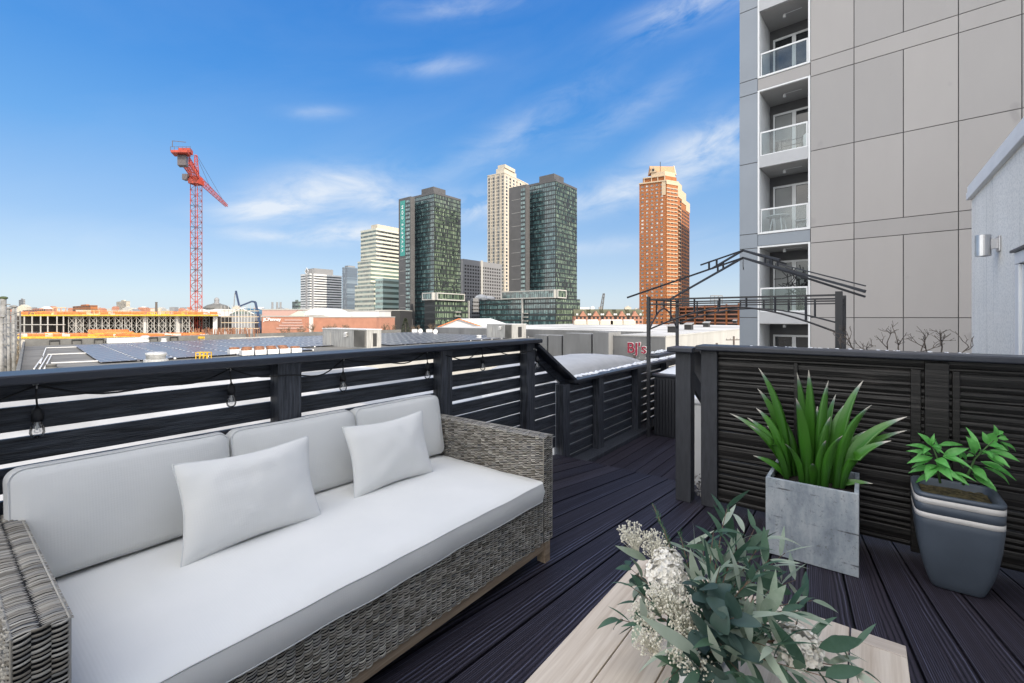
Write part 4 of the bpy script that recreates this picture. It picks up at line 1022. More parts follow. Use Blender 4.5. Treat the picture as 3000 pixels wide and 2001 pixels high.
def balcony(zf, zt, slab, k):
    """one recessed loggia: slab edge, back wall with doors, ceiling lamp, glass guard"""
    a, c = sB+0.066, sA-0.066
    q = MB(); gbox(q, a, c, zf-(0.46 if slab else 0.05), zf, -1.74, 0.05 if slab else -0.02); q.build('balcony_slab', M['slab'], gb, bevel=0.004)
    q = MB(); gbox(q, a-.06, a-0.003, zf, zt, -1.74, -0.26); gbox(q, c+0.003, c+.06, zf, zt, -1.74, -0.26); q.build('side_wall', M['alum'], gb)
    q = MB(); gbox(q, a, c, zt-0.02, zt-0.002, -1.73, -0.05); q.build('ceiling', M['ceil'], gb)
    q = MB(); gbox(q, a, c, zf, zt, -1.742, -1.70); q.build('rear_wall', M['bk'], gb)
    fr_ = MB(); w = c-a-0.18; n = 2; x0 = c-0.14; dh = 2.15
    gl = MB(); bl = MB()
    xs = [x0, x0-w*0.52, x0-w*1.0]
    for i in range(2):
        p, r_ = xs[i+1], xs[i]
        gbox(fr_, p, p+0.07, zf, zf+dh, -1.70, -1.62); gbox(fr_, r_-0.07, r_, zf, zf+dh, -1.70, -1.62)
        gbox(fr_, p+.07, r_-.07, zf+dh-0.08, zf+dh, -1.70, -1.62); gbox(fr_, p+.07, r_-.07, zf, zf+0.09, -1.70, -1.62)
        gbox(gl, p+.07, r_-.07, zf+.09, zf+dh-.08, -1.68, -1.66)
    d_ = fr_.build('balcony_door', M['alum'], gb); gl.build('door_glass', M['dark_glass'], d_)
    if k in (1, 2, 3):
        gbox(bl, xs[1]+.09, xs[0]-.09, zf+0.1+(0.9 if k == 3 else 0), zf+dh-.1, -1.658, -1.652); bl.build('roller_blind', M['blind'], d_)
    q = MB(); q.lathe(G((a+c)/2+0.1, zt-0.16, -0.75), [(0, 0), (0.055, 0), (0.055, 0.10), (0.03, 0.105), (0.03, 0.138)], 14); gbox(q, (a+c)/2-0.5, (a+c)/2+.1, zt-.035, zt-.021, -.77, -.74); q.build('ceiling_lamp', M['alum'], gb)
    q = MB(); r0, r1 = a+0.02, c-0.02; o = 0.0 if slab else -0.06
    gbox(q, r0, r1, zf+0.90, zf+0.96, o-0.04, o); gbox(q, r0, r0+0.045, zf+0.002, zf+0.90, o-.04, o); gbox(q, r1-0.045, r1, zf+.002, zf+0.90, o-.04, o); gbox(q, r0+.045, r1-.045, zf+0.002, zf+0.045, o-.04, o)
    r = q.build('guard_rail', M['alum'], gb, bevel=0.003)
    q = MB(); gbox(q, r0+.046, r1-.046, zf+0.046, zf+0.899, o-0.024, o-0.016); q.build('guard_glass', M['glass_rail'], r)
mid_z = 7.88
for k, (zf, zt, sl_) in enumerate([(-1.4, 1.23, 0), (1.69, 4.25, 1), (4.83, 7.42, 0), (7.88, 10.45, 1), (11.04, 13.64, 0), (14.1, 16.66, 1)]): balcony(zf, zt, sl_, k)
# what the tenants keep out there
def bal(s, zf, o): return G(s, zf, o)
sm = (sA+sB)/2
tb = thing('balcony_table', 'round white table behind the glass of the balcony with the roller blind', 'table', G(sm+0.32, 4.835, -0.75))
q = MB(); q.lathe(G(sm+0.32, 4.835+.70, -.75), [(0, 0), (.42, 0), (.43, .012), (.42, .03), (0, .03)], 24); q.build('tabletop', M['alum'], tb, smooth=False)
for i in range(4):
    a = i*math.pi/2+.6; q = MB(); q.tube([G(sm+.32+.20*math.cos(a), 4.836+.70, -.75+.20*math.sin(a)), G(sm+.32+.34*math.cos(a), 4.836, -.75+.34*math.sin(a))], [.028, .018], 7); q.build('leg', M['alum'], tb)
ch = thing('balcony_chair', 'pale slatted chair beside the round white table on the balcony', 'chair', G(sm-0.5, 4.835, -0.8))
q = MB(); gbox(q, sm-.72, sm-.28, 5.25, 5.285, -1.05, -.6); q.build('seat', M['slab'], ch)
q = MB(); q.obox(G(sm-.72, 5.30, -1.05), E*-.10+Z3*.45, NR*.45, E*.03); q.build('backrest', M['slab'], ch)
for s_ in (sm-.70, sm-.31):
    for o_ in (-1.02, -.63): q = MB(); q.tube([G(s_, 4.836, o_), G(s_, 5.249, o_)], .014, 6); q.build('leg', M['slab'], ch)
bn_ = thing('balcony_bench', 'small metal railed bench behind the glass of the balcony with a grey fascia', 'bench', G(sm-.3, 7.885, -.7))
q = MB()
for zz in (.15, .35, .55): q.tube([G(sm+.15, 7.885+zz, -.5), G(sm-.55, 7.885+zz, -.5)], .012, 6)
q.build('rails', M['iron'], bn_)
for s_ in (sm+.15, sm-.55): q = MB(); q.tube([G(s_, 7.886, -.5), G(s_, 8.48, -.5)], .014, 6); q.build('leg', M['iron'], bn_)
sk = thing('covered_stool', 'narrow white draped stool standing behind the metal bench on the balcony', 'stool', G(sm-.62, 7.885, -1.0))
q = MB(); q.lathe(G(sm-.62, 7.886, -1.0), [(.13, 0), (.11, .3), (.14, .55), (.12, .78), (0, .86)], 12); q.build('cover', M['alum'], sk, smooth=True)
by = thing('balcony_plant_rack', 'tangled black wire rack standing behind the guard of the lowest full balcony', 'rack', G(sm-.45, 1.695, -.55))
q = MB()
for i in range(46):
    p = G(sm-.45+random.gauss(0, .28), 1.70+random.uniform(.7, 1.75), -.55+random.uniform(-.15, .15)); d = rvec().normalized()*random.uniform(.12, .32); q.tube([p-d, p+d], .016, 5)
for s_ in (sm-.15, sm-.75, sm-.45): q.tube([G(s_, 1.70, -.5), G(s_+.12, 3.2, -.6)], .018, 5)
q.build('wire_frame', M['black'], by)

# ================================================================ GAZEBO
gz = thing('gazebo_frame', 'bare dark metal frame of a grill gazebo standing on the lower deck', 'gazebo', P(6.8, -1.29, -0.17))
gu0, gu1, gv0, gv1, gt = 6.18, 7.41, -2.37, -0.215, 1.74
def lat(p, q_, name_mb, w=0.024):
    name_mb.bar(p, q_, w, w)
for uu in (gu0, gu1):
    for vv in (gv0, gv1):
        q = MB(); w = 0.022 if vv < -1 else 0.034
        q.uvbox(uu-w, uu+w, vv-w, vv+w, -0.168, gt+.04); q.build('post', M['iron'], gz, bevel=0.004)
def side(p0, p1, nm, rise, n):
    q = MB(); d = p1-p0; q.bar(p0+Z3*gt, p1+Z3*gt, .022); q.bar(p0+Z3*(gt-.065), p1+Z3*(gt-.065), .017)
    arc = [p0+d*(k/16)+Z3*(gt-.12-rise*(1-math.sin(math.pi*k/16))) for k in range(17)]; q.tube(arc, .012, 6)
    pass
    for k in range(1, n): 
        t = k/n; z1 = gt-.12-rise*(1-math.sin(math.pi*t)); q.bar(p0+d*t+Z3*z1, p0+d*t+Z3*(gt-.0), .018)
    q.build(nm, M['iron'], gz)
P00, P01, P10, P11 = P(gu0, gv0), P(gu0, gv1), P(gu1, gv0), P(gu1, gv1)
side(P00, P01, 'arched_side', .30, 7); side(P00, P10, 'arched_side', .32, 4); side(P10, P11, 'arched_side', .22, 7); side(P01, P11, 'arched_side', .32, 4)
ap = P((gu0+gu1)/2, (gv0+gv1)/2, 2.30); ap2 = ap+Z3*0.10
ov = 0.20
for su, sv in ((-1, -1), (-1, 1), (1, -1), (1, 1)):
    e_ = P((gu0+gu1)/2+su*((gu1-gu0)/2+ov), (gv0+gv1)/2+sv*((gv1-gv0)/2+ov+.03), gt+.025)
    q = MB(); q.bar(ap, e_, .025, .024); q.bar(ap.lerp(e_, .35)+Z3*.045, e_+Z3*.055, .02, .012) if sv > 0 else None
    q.build('hip_rafter', M['iron'], gz)
    e2 = ap2.lerp(e_+Z3*.10, .36); q = MB(); q.bar(ap2, e2, .026, .022)
    for t in (.62, .8): q.bar(ap2.lerp(e2, t), ap.lerp(e_, t*.36), .02)
    q.build('upper_rafter', M['iron'], gz)
q = MB()
for k in range(4):
    c4 = [(-1, -1), (-1, 1), (1, 1), (1, -1)]; a, c = c4[k], c4[(k+1) % 4]
    def up_(s): return ap.lerp(P((gu0+gu1)/2+s[0]*((gu1-gu0)/2+ov), (gv0+gv1)/2+s[1]*((gv1-gv0)/2+ov+.03), gt+.025), .30)
    pass
q.tube([ap, ap-Z3*.12, ap-Z3*.16+A*.02, ap-Z3*.13+A*.03], .005, 5); q.build('ring_and_hook', M['iron'], gz)

# ================================================================ HOT TUB
ht = thing('hot_tub', 'dark ribbed hot tub cabinet with a snow-dusted cover under the gazebo frame', 'hot tub', P(7.0, -1.4, -0.17))
q = MB(); q.uvbox(6.30, 7.9, -2.33, -0.5, -0.168, 0.66, 0)
k = 0
v = -2.33
while v < -0.52: q.uvbox(6.286, 6.301, v, v+0.028, -0.15, 0.63); v += 0.042
u = 6.32
while u < 7.88: q.uvbox(u, u+.028, -2.344, -2.329, -.15, .63); u += .042
q.build('cabinet', M['tub'], ht)
q = MB(); q.uvbox(6.27, 7.93, -2.36, -0.47, 0.661, 0.70); q.build('rim', M['cap'], ht, bevel=.01)
q = MB(); mound(q, P(7.15, -1.45, 0.695), A, B, .76, .88, .13); q.build('snow_layer', M['snow'], ht, smooth=True)
q = MB(); q.bar(P(6.45, -2.42, .93), P(8.3, -2.42, .95), .20, .05); q.build('folded_cover', M['cap'], ht, bevel=.015)
q = MB(); snow_strip(q, 6.5, 8.2, -2.5, -2.36, .965, 0, h=.03, keep=.85); q.build('snow_crust', M['snow'], ht, smooth=True)

# ================================================================ BARE SHRUB
M['bark'] = pm('grey_brown_bark', (0.105, 0.085, 0.07), 0.8, var=0.3, vs=8)
sh = thing('bare_shrub', 'leafless grey shrub poking up behind the privacy railing in front of the grey panels', 'shrub', P(5.0, 0.3, -0.1))
q = MB()
def twig(p, d, L, r, lev):
    n = 3; pts = [p]; c = p; dd = d
    for i in range(n):
        dd = (dd+rvec(.22)+Z3*.05).normalized(); c = c+dd*(L/n); pts.append(c)
    q.tube(pts, [r*(1-.35*i/n) for i in range(n+1)], 6)
    if lev == 0: q.ball(c, r*1.25, 6, 4, sc=(1, 1, 1.3)); return
    for k in range(random.choice((2, 3))):
        a = (dd+rvec(.75)).normalized(); a.z = abs(a.z)*.6+.15; twig(pts[random.choice((2, 3))], a.normalized(), L*random.uniform(.55, .8), r*.68, lev-1)
for px in (2485, 2520, 2570, 2600, 2640, 2680, 2720, 2760, 2800):
    base = onu(px, 1052+random.uniform(-6, 12), 4.95+random.uniform(-.2, .2)); lean_ = random.uniform(-.5, .5)+(px-2640)/300
    twig(base, Vector((lean_, random.uniform(-.3, .3), 1)).normalized(), .135, .0058, 3)
    q.tube([base+Vector((0, 0, -.9)), base], .014, 6)
q.build('branches', M['bark'], sh, smooth=True)
# ================================================================ TOWN: ground, roofs, towers
GZ = -12.0
def town_ground():
    m, t, b = base_mat('town_ground')
    tc = t.new('ShaderNodeTexCoord'); v = tc.outputs['Object']
    c = t.ramp(t.noise(v, 0.02, 6, 0.6), [(0.35, (0.10, 0.095, 0.085)), (0.65, (0.20, 0.185, 0.165))])
    sn = t.ramp(t.noise(v, 0.06, 6, 0.6), [(0.60, 0.0), (0.66, 1.0)]); c = t.mix(sn, c, (0.72, 0.73, 0.75, 1))
    t.l.new(c, b.inputs['Base Color']); b.inputs['Roughness'].default_value = 0.9; return m
q = MB(); n = 40; rad = [0, 60, 150, 400, 1000, 2500, 9000]
rows = [[Vector((r*math.cos(2*math.pi*k/n), r*math.sin(2*math.pi*k/n), GZ)) for k in range(n+1)] for r in rad]; q.grid(rows)
struct(q.build('ground', town_ground()))
def zat(py, D): return H-(py-HZ)/F*D
class Blk:
    """box standing on the street grid: nearest corner at pixel column xc, its two faces ending at xl and xr"""
    def __init__(s, xl, xc, xr, D, yaw=0.0):
        a = math.atan2(A.x, A.y)+R_(yaw)
        s.R = Vector((math.sin(a), math.cos(a), 0)); s.L = Vector((-math.cos(a), math.sin(a), 0)); s.D = D
        s.C = Vector(((xc-CX)/F*D, D, 0))
        def run(px, d):
            k = (px-CX)/F; return (k*s.C.y-s.C.x)/(d.x-k*d.y)
        s.wl = run(xl, s.L) if xl < xc else 8.0; s.wr = run(xr, s.R) if xr > xc else 8.0
        s.run = run
    def z(s, py): return zat(py, s.D)
    def ax(s, f): return (s.L, -s.R, s.wl) if f == 'L' else (s.R, -s.L, s.wr)
    def pl(s, px): return s.run(px, s.L)
    def pr(s, px): return s.run(px, s.R)
    def core(s, mb, z0, z1, ins=0.0, mi=0): return mb.obox(s.C+(s.L+s.R)*ins+Z3*z0, s.L*(s.wl-2*ins), s.R*(s.wr-2*ins), Z3*(z1-z0), mi)
    def part(s, mb, l0, l1, r0, r1, z0, z1, mi=0): return mb.obox(s.C+s.L*l0+s.R*r0+Z3*z0, s.L*(l1-l0), s.R*(r1-r0), Z3*(z1-z0), mi)
    def fb(s, mb, f, a0, a1, z0, z1, o0, o1, mi=0):
        d, n_, w = s.ax(f); return mb.obox(s.C+d*a0+n_*o0+Z3*z0, d*(a1-a0), n_*(o1-o0), Z3*(z1-z0), mi)
    def bands(s, mb, f, a0, a1, z0, z1, nfl, frac, o=0.35, mi=0, base=0.0):
        h = (z1-z0)/nfl
        for i in range(nfl): s.fb(mb, f, a0, a1, z0+h*i, z0+h*(i+frac), base, base+o, mi)
    def fins(s, mb, f, a0, a1, z0, z1, n, w, o=0.35, mi=0, base=0.0):
        for i in range(n+1):
            x = a0+(a1-a0)*i/n; s.fb(mb, f, x-w/2, x+w/2, z0, z1, base, base+o, mi)
def windows(root, blk, f, a0, a1, z0, z1, nb, nf, fw, fh, mat, name='window', o=0.06, skip=None, budget=[0]):
    """every pane its own part, up to a hundred on one building; the rest of them as one part"""
    d, n_, w = blk.ax(f); cw, chh = (a1-a0)/nb, (z1-z0)/nf; me = None; rest = MB(); cnt = sum(1 for c in root.children if c.name.split('.')[0] == name)
    for i in reversed(range(nf)):
        for j in range(nb):
            if skip and skip(j, i): continue
            x = a0+cw*(j+0.5-fw/2); zz = z0+chh*(i+0.5-fh/2); pos = blk.C+d*x+Z3*zz
            if cnt < 100:
                if me is None:
                    q = MB(); q.obox(pos+n_*-0.1, d*cw*fw, n_*(0.1+o), Z3*chh*fh); ob = q.build(name, mat, root); me = ob; p0 = pos
                else:
                    ob = me.copy(); COL.objects.link(ob); ob.location = pos-p0
                cnt += 1
            else: rest.obox(pos+n_*-0.1, d*cw*fw, n_*(0.1+o), Z3*chh*fh)
    if rest.v: rest.build(name+'_rows', mat, root, kind='stuff')

MT = {}
MT['charcoal'] = pm('charcoal_cladding', (0.075, 0.072, 0.072), 0.5, var=0.15, vs=.15)
MT['spandrel'] = pm('dark_spandrel', (0.020, 0.024, 0.026), 0.5, var=0.2)
MT['pale'] = pm('pale_concrete_frame', (0.38, 0.37, 0.345), 0.6, var=0.08, vs=.2)
MT['cream'] = pm('cream_spandrel', (0.52, 0.51, 0.42), 0.5, var=0.08, vs=.2)
MT['white'] = pm('white_cladding', (0.58, 0.575, 0.565), 0.5, var=0.06, vs=.2)
MT['tan'] = pm('tan_precast', (0.47, 0.415, 0.335), 0.7, var=0.1, vs=.2)
MT['brick'] = pm('orange_red_brick', (0.32, 0.112, 0.034), 0.8, var=0.18, vs=.5)
MT['brick2'] = pm('salmon_brick', (0.37, 0.175, 0.115), 0.85, var=0.12, vs=.3)
MT['pink'] = pm('dusty_pink_render', (0.42, 0.27, 0.23), 0.8, var=0.08)
MT['rooftan'] = pm('tan_tiled_roof', (0.42, 0.24, 0.13), 0.8, var=0.1)
MT['lime'] = pm('cream_limestone_trim', (0.50, 0.385, 0.26), 0.7, var=0.1)
MT['grid'] = pm('mid_grey_precast', (0.22, 0.22, 0.225), 0.6, var=0.08)
MT['roofgrey'] = pm('weathered_roof_membrane', (0.135, 0.13, 0.12), 0.85, var=0.3, vs=.25, bump=.2, bs=3)
MT['parapet'] = pm('grey_parapet', (0.12, 0.118, 0.112), 0.8, var=0.2, vs=.4)
MT['roofwhite'] = pm('white_snowy_roof', (0.40, 0.39, 0.37), 0.8, var=0.45, vs=.10, c2=(0.66, 0.65, 0.63), stretch=(1, .35, 1), rot=ANG, detail=8)
MT['shadewall'] = pm('shade_toned_ribbed_wall', (0.17, 0.17, 0.168), 0.8, var=0.22, vs=.3, stretch=(1, 1, .2))  # shaded-side copy of the pale ribbed wall, shade put into its grey
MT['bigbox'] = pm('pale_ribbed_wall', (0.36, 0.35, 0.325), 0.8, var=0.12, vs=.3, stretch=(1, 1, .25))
MT['siding'] = pm('weathered_metal_siding', (0.34, 0.33, 0.31), 0.5, .2, var=0.35, vs=1.2, stretch=(4, 4, .3))
MT['rust'] = pm('rusty_brown_fan', (0.24, 0.11, 0.06), 0.7, var=0.4, vs=3)
MT['yellow'] = pm('safety_yellow', (0.62, 0.37, 0.03), 0.6, var=0.25, vs=2)
MT['orange'] = pm('safety_orange', (0.66, 0.20, 0.06), 0.6, var=0.3, vs=1.5)
MT['lumber'] = pm('raw_lumber', (0.55, 0.40, 0.22), 0.8, var=0.3, vs=1)
MT['con'] = pm('fresh_concrete', (0.42, 0.39, 0.34), 0.85, var=0.15, vs=.6)
MT['conshade'] = pm('dark_shade_sheet', (0.030, 0.024, 0.020), 0.9, var=0.3, vs=.6)  # near-black brown standing in for shade under the upper slab
MT['cranered'] = pm('crane_red', (0.38, 0.048, 0.022), 0.5, var=0.25, vs=.8)
MT['cranedark'] = pm('crane_grey', (0.10, 0.085, 0.09), 0.5, var=0.2)
MT['cranemix'] = pm('worn_red_grey_steel', (0.17, 0.06, 0.05), 0.5, var=0.4, vs=.5, c2=(.30, .055, .035))
MT['blue'] = pm('pump_boom_blue', (0.035, 0.055, 0.11), 0.5, var=0.2)
MT['teal'] = pm('teal_banner', (0.045, 0.27, 0.235), 0.6, var=0.04)
MT['green'] = pm('mossy_green_roof', (0.085, 0.085, 0.05), 0.8, var=0.2, vs=.4)
MT['tree'] = pm('bare_twigs', (0.16, 0.115, 0.075), 0.9, var=0.3)
MT['conif'] = pm('conifer_needles', (0.045, 0.06, 0.025), 0.9, var=0.4, vs=1.5)
MT['hill'] = pm('brown_grey_wooded_hill', (0.115, 0.105, 0.10), 0.95, var=0.4, vs=.02)  # plain brown-grey tone mottled by noise
MT['red'] = pm('sign_red', (0.27, 0.008, 0.035), 0.5, var=0.03)
MT['signwhite'] = pm('sign_white', (0.78, 0.78, 0.78), 0.5, var=0.02)
MT['dark'] = pm('dark_opening', (0.025, 0.024, 0.024), 0.7, var=0.2)
Lx, Rx = -B, A
def cg(nm, d, cw, ch, cols, **k): return cell_glass(nm, d, cw, ch, cols, **k)
MT['gl_blue'] = cg('blue_green_curtain_glass', Lx, 1.6, 3.3, [(0, (.035, .065, .07)), (.25, (.05, .095, .10)), (.5, (.07, .13, .135)), (.72, (.10, .18, .18)), (.9, (.17, .26, .25))])
MT['gl_green'] = cg('green_lit_curtain_glass', Rx, 1.2, 3.3, [(0, (.022, .03, .026)), (.2, (.055, .08, .06)), (.4, (.085, .115, .08)), (.7, (.12, .16, .11)), (.9, (.19, .235, .165))])
MT['gl_off'] = cg('pale_office_glass', Lx, 2.2, 3.6, [(0, (.05, .075, .07)), (.4, (.10, .15, .13)), (.7, (.16, .21, .18)), (.9, (.04, .05, .05))])
MT['gl_strip'] = cg('dark_office_glass', Rx, 2.0, 3.6, [(0, (.025, .028, .032)), (.5, (.04, .044, .05)), (.85, (.09, .10, .10))])
MT['gl_tan'] = cg('apartment_glass', Lx, 1.8, 3.1, [(0, (.02, .023, .028)), (.45, (.05, .055, .06)), (.75, (.12, .125, .13)), (.92, (.25, .25, .23))])
MT['gl_steel'] = cg('steel_blue_glass', Lx, 2.5, 3.6, [(0, (.06, .085, .12)), (.5, (.09, .125, .165)), (.8, (.14, .18, .22))])
MT['gl_warm'] = cg('tinted_apartment_windows', Lx, 1.3, 2.6, [(0, (.04, .045, .05)), (.4, (.12, .12, .12)), (.65, (.40, .40, .38)), (.9, (.03, .03, .035))])

# ---------------------------------------------------------------- solar roofed store
RZ = -5.0
U0s, U1s, V0s, V1s = 11.0, 118.0, -148.0, -64.5
st_ = thing('flat_roofed_store', 'low flat-roofed store with grey parapets carrying the rows of solar panels', 'building', P(60, -107, GZ))
def uvp(*l): return [tuple(P(a, b).xy) for a, b in l]
UA, UB = 13.6, 5.4            # the left end wall runs slightly askew
q = MB(); q.prism(uvp((UB, V1s), (U1s, V1s), (U1s, V0s), (UA, V0s)), GZ, RZ-.3); q.build('wall', MT['bigbox'], st_)
q = MB(); q.prism(uvp((UB+.31, V1s-.31), (U1s-.01, V1s-.31), (U1s-.01, V0s+.31), (UA+.31, V0s+.31)), RZ-.298, RZ); q.build('roof', MT['roofgrey'], st_)
q = MB(); q.prism(uvp((UB, V1s), (UB+.3, V1s), (UA+.3, V0s), (UA, V0s)), RZ-.297, RZ+1.0); q.uvbox(UA+.302, U1s, V0s, V0s+.3, RZ-.297, RZ+1.35); q.uvbox(UB+.402, U1s, V1s-.3, V1s, RZ-.297, RZ+.25); q.build('parapet', MT['parapet'], st_)
for px in (160, 225, 290, 335, 450, 510):
    p = onv(px, 990, V0s+.5); fm = MB()
    for du in (-.9, .75): fm.obox(p+A*du+Z3*(RZ-p.z), A*.15, B*.3, Z3*1.0)
    fm.obox(p+A*-.9+Z3*(RZ+1.0-p.z), A*1.8, B*.31, Z3*.15)
    fm.build('pipe_frame', MT['dark'], st_)
def solar():
    m, t, b = base_mat('solar_cells')
    tc = t.new('ShaderNodeTexCoord'); v = t.mapping(tc.outputs['Object'], rot=(0, 0, -ANG)); s = t.new('ShaderNodeSeparateXYZ'); t.l.new(v, s.inputs[0])
    def ln(o, p, w): return t.m('LESS_THAN', t.m('FRACT', t.m('DIVIDE', t.m('ADD', s.outputs[o], 500.0), p)), w)
    g = t.m('MAXIMUM', ln(0, 1.0, .07), ln(1, 1.66, .06)); c = t.mix(g, (.085, .092, .115, 1), (.36, .36, .37, 1))
    t.l.new(c, b.inputs['Base Color']); b.inputs['Roughness'].default_value = .28; return m
MT['solar'] = solar()
def rail():
    m, t, b = base_mat('dashed_mounting_rail')
    tc = t.new('ShaderNodeTexCoord'); v = t.mapping(tc.outputs['Object'], rot=(0, 0, -ANG)); s = t.new('ShaderNodeSeparateXYZ'); t.l.new(v, s.inputs[0])
    d = t.m('LESS_THAN', t.m('FRACT', t.m('DIVIDE', t.m('ADD', s.outputs[1], 500.0), 3.3)), .38)
    t.l.new(t.mix(d, (.10, .10, .11, 1), (.55, .55, .54, 1)), b.inputs['Base Color']); b.inputs['Roughness'].default_value = .6; return m
MT['rail'] = rail()
x = 15.0; k = 0
while x < 114:
    va, vb = -83.0, max(-145, -137-(x-20)*.1)
    if 43 < x < 62: va = -92.0
    sa, sb_ = -0.10*(va+84), -0.10*(vb+84)
    t_ = thing('solar_array', 'long row of grey-blue solar panels on the flat-roofed store', 'solar panels', P(x+2, (va+vb)/2, RZ), 'rows of solar panels on the store roof')
    q = MB(); q.obox(P(x+sa, va, RZ+.22), A*4.0, B*(vb-va)+A*(sb_-sa), Z3*.06); q.build('panel_row', MT['solar'], t_)
    q = MB(); q.obox(P(x+4.02+sa, va, RZ+.05), A*.30, B*(vb-va)+A*(sb_-sa), Z3*.25); q.build('mounting_rail', MT['rail'], t_)
    x += 4.4; k += 1
# roof plant
def drum(name, label, px, py, r, h, mat, cat='vent', flange=1.25):
    p = onz(px, py, RZ); t_ = thing(name, label, cat, p+Z3*.003)
    q = MB(); q.lathe(p+Z3*.004, [(r*flange, 0), (r*flange, h*.3), (r*1.02, h*.36)], 24); q.build('curb', mat, t_)
    q = MB(); q.lathe(p+Z3*(h*.361), [(r*1.0, 0), (r*.98, h*.34), (r*1.1, h*.42), (r*1.06, h*.58), (r*.7, h*.68), (0, h*.7)], 24); q.build('hood', mat, t_, smooth=True); return t_
drum('roof_vent', 'big shiny drum-shaped roof vent rising behind the sofa railing', 457, 1062, 1.15, 1.45, M['galv'])
drum('roof_vent', 'small grey roof vent near the left edge of the store roof', 150, 1080, .5, .6, MT['parapet'])
drum('roof_vent', 'little white mushroom vent by the far parapet left of the crane', 425, 1001, .9, 1.5, MT['white'])
drum('roof_vent', 'small white mushroom vent in front of the right rooftop unit', 1403, 992, .7, 1.0, MT['white'])
drum('roof_vent', 'tiny white round vent at the far edge of the solar rows', 480, 1001, .55, .8, MT['white'])
pb = onz(365, 1004, RZ)
t_ = thing('pipe_cover', 'long white box lying along the far parapet of the store roof', 'box', pb); q = MB(); q.obox(pb-A*3.5+Z3*.01, A*7, B*1.2, Z3*1.1); q.build('cover', MT['white'], t_, bevel=.05); q = MB(); q.obox(pb-A*3.6+Z3*1.12-B*.05, A*7.2, B*1.3, Z3*.12); q.build('lid', MT['white'], t_)
pt = thing('roof_pipes', 'white pipe runs framing two bare grey squares of the store roof', 'pipes', onz(130, 1045, RZ)); q = MB()
for a, c in [((135, 1022), (262, 1018)), ((262, 1018), (320, 1058)), ((140, 1042), (300, 1036)), ((150, 1068), (325, 1060)), ((135, 1022), (118, 1068)), ((128, 1045), (100, 1085)), ((140, 1045), (116, 1085)), ((150, 1045), (130, 1085))]:
    q.tube([onz(*a, RZ)+Z3*.2, onz(*c, RZ)+Z3*.2], .09, 6)
q.build('pipe', MT['white'], pt)
p = onz(590, 1052, RZ); t_ = thing('yellow_cage', 'small yellow guard cage standing on the store roof', 'cage', p); q = MB()
for i in range(4):
    for j in range(2): q.bar(p+Vector((-.85+i*.57, j*1.0, .01)), p+Vector((-.85+i*.57, j*1.0, 1.05)), .10)
for j in range(2):
    for zz in (.5, 1.0): q.bar(p+Vector((-.9, j*1.0, zz)), p+Vector((.9, j*1.0, zz)), .09)
for i in (0, 3): q.bar(p+Vector((-.85+i*.57, 0, 1.0)), p+Vector((-.85+i*.57, 1.0, 1.0)), .09)
q.build('rails', MT['yellow'], t_)
cn = thing('condenser_unit', 'white condenser unit with a rusty fan top in the twin row on the roof', 'condenser', (0, 0, 0), 'condenser units in a twin row on the roof')
q = MB(); q.obox((-.86, -.86, .15), (1.72, 0, 0), (0, 1.72, 0), (0, 0, .80)); q.build('casing', MT['white'], cn, bevel=.03)
q = MB(); q.lathe((0, 0, .955), [(.78, 0), (.80, .28), (.66, .30), (.64, .12), (0, .10)], 16); q.build('fan_cowl', MT['rust'], cn)
q = MB(); q.obox((-.8, -.8, .01), (.2, 0, 0), (0, 1.6, 0), (0, 0, .13)); q.obox((.6, -.8, .01), (.2, 0, 0), (0, 1.6, 0), (0, 0, .13)); q.build('feet', MT['dark'], cn)
pa_, pb_ = onz(722, 1043, RZ), onz(880, 1034, RZ); dd = (pb_-pa_); LL = dd.length; dd.normalize(); nn = int(LL/1.95); sd2 = Vector((-dd.y, dd.x, 0)); rz = math.atan2(dd.y, dd.x)
first = True
for j in range(2):
    for i in range(nn+1):
        pos = pa_+dd*(1.95*i-.6*j)+sd2*(4.2*j)
        if first: cn.location = pos; cn.rotation_euler = (0, 0, rz); first = False
        else: dup(cn, pos, rz)
def roof_unit(name, label, xl, xc, xr, ybase, ytop):
    D = (H-RZ)*F/(ybase-HZ); bk = Blk(xl, xc, xr, D); z1 = bk.z(ytop); t_ = thing(name, label, 'rooftop unit', bk.C+Z3*RZ)
    q = MB(); bk.core(q, RZ+.002, z1); q.build('casing', MT['siding'], t_)
    q = MB(); bk.part(q, -.12, bk.wl+.12, -.12, bk.wr+.12, z1+.002, z1+.16); q.build('roof_lid', MT['white'], t_)
    q = MB(); h = z1-RZ
    bk.fb(q, 'L', bk.wl*.02, bk.wl*.26, RZ+.3, z1-.1, .002, .12)
    for i in range(12): bk.fb(q, 'L', bk.wl*(.02+.02*i), bk.wl*(.026+.02*i), RZ+.3, z1-.1, .121, .2)
    q.build('louvre_panel', MT['roofgrey'], t_)
    for i in range(3):
        q = MB(); zz = z1-.55-.32*i; d, n_, w = bk.ax('L'); o = bk.C+d*(bk.wl*.40); q.add([o+Z3*zz, o+d*.9+Z3*zz, o+d*.9+n_*.5+Z3*(zz-.28), o+n_*.5+Z3*(zz-.28), o+Z3*(zz-.07), o+d*.9+Z3*(zz-.07), o+d*.9+n_*.5+Z3*(zz-.35), o+n_*.5+Z3*(zz-.35)], [(0,1,2,3), (7,6,5,4), (0,4,5,1), (1,5,6,2), (2,6,7,3), (3,7,4,0)]); q.build('vent_hood', MT['white'], t_)
    q = MB(); bk.fb(q, 'R', bk.wr*.42, bk.wr*.68, RZ+.4, z1-.7, .002, .06); q.build('door', MT['dark'], t_)
    q = MB(); bk.fb(q, 'L', bk.wl*.80, bk.wl*.90, RZ+.2, z1-.6, .002, .05); q.build('door', MT['bigbox'], t_)
    return t_
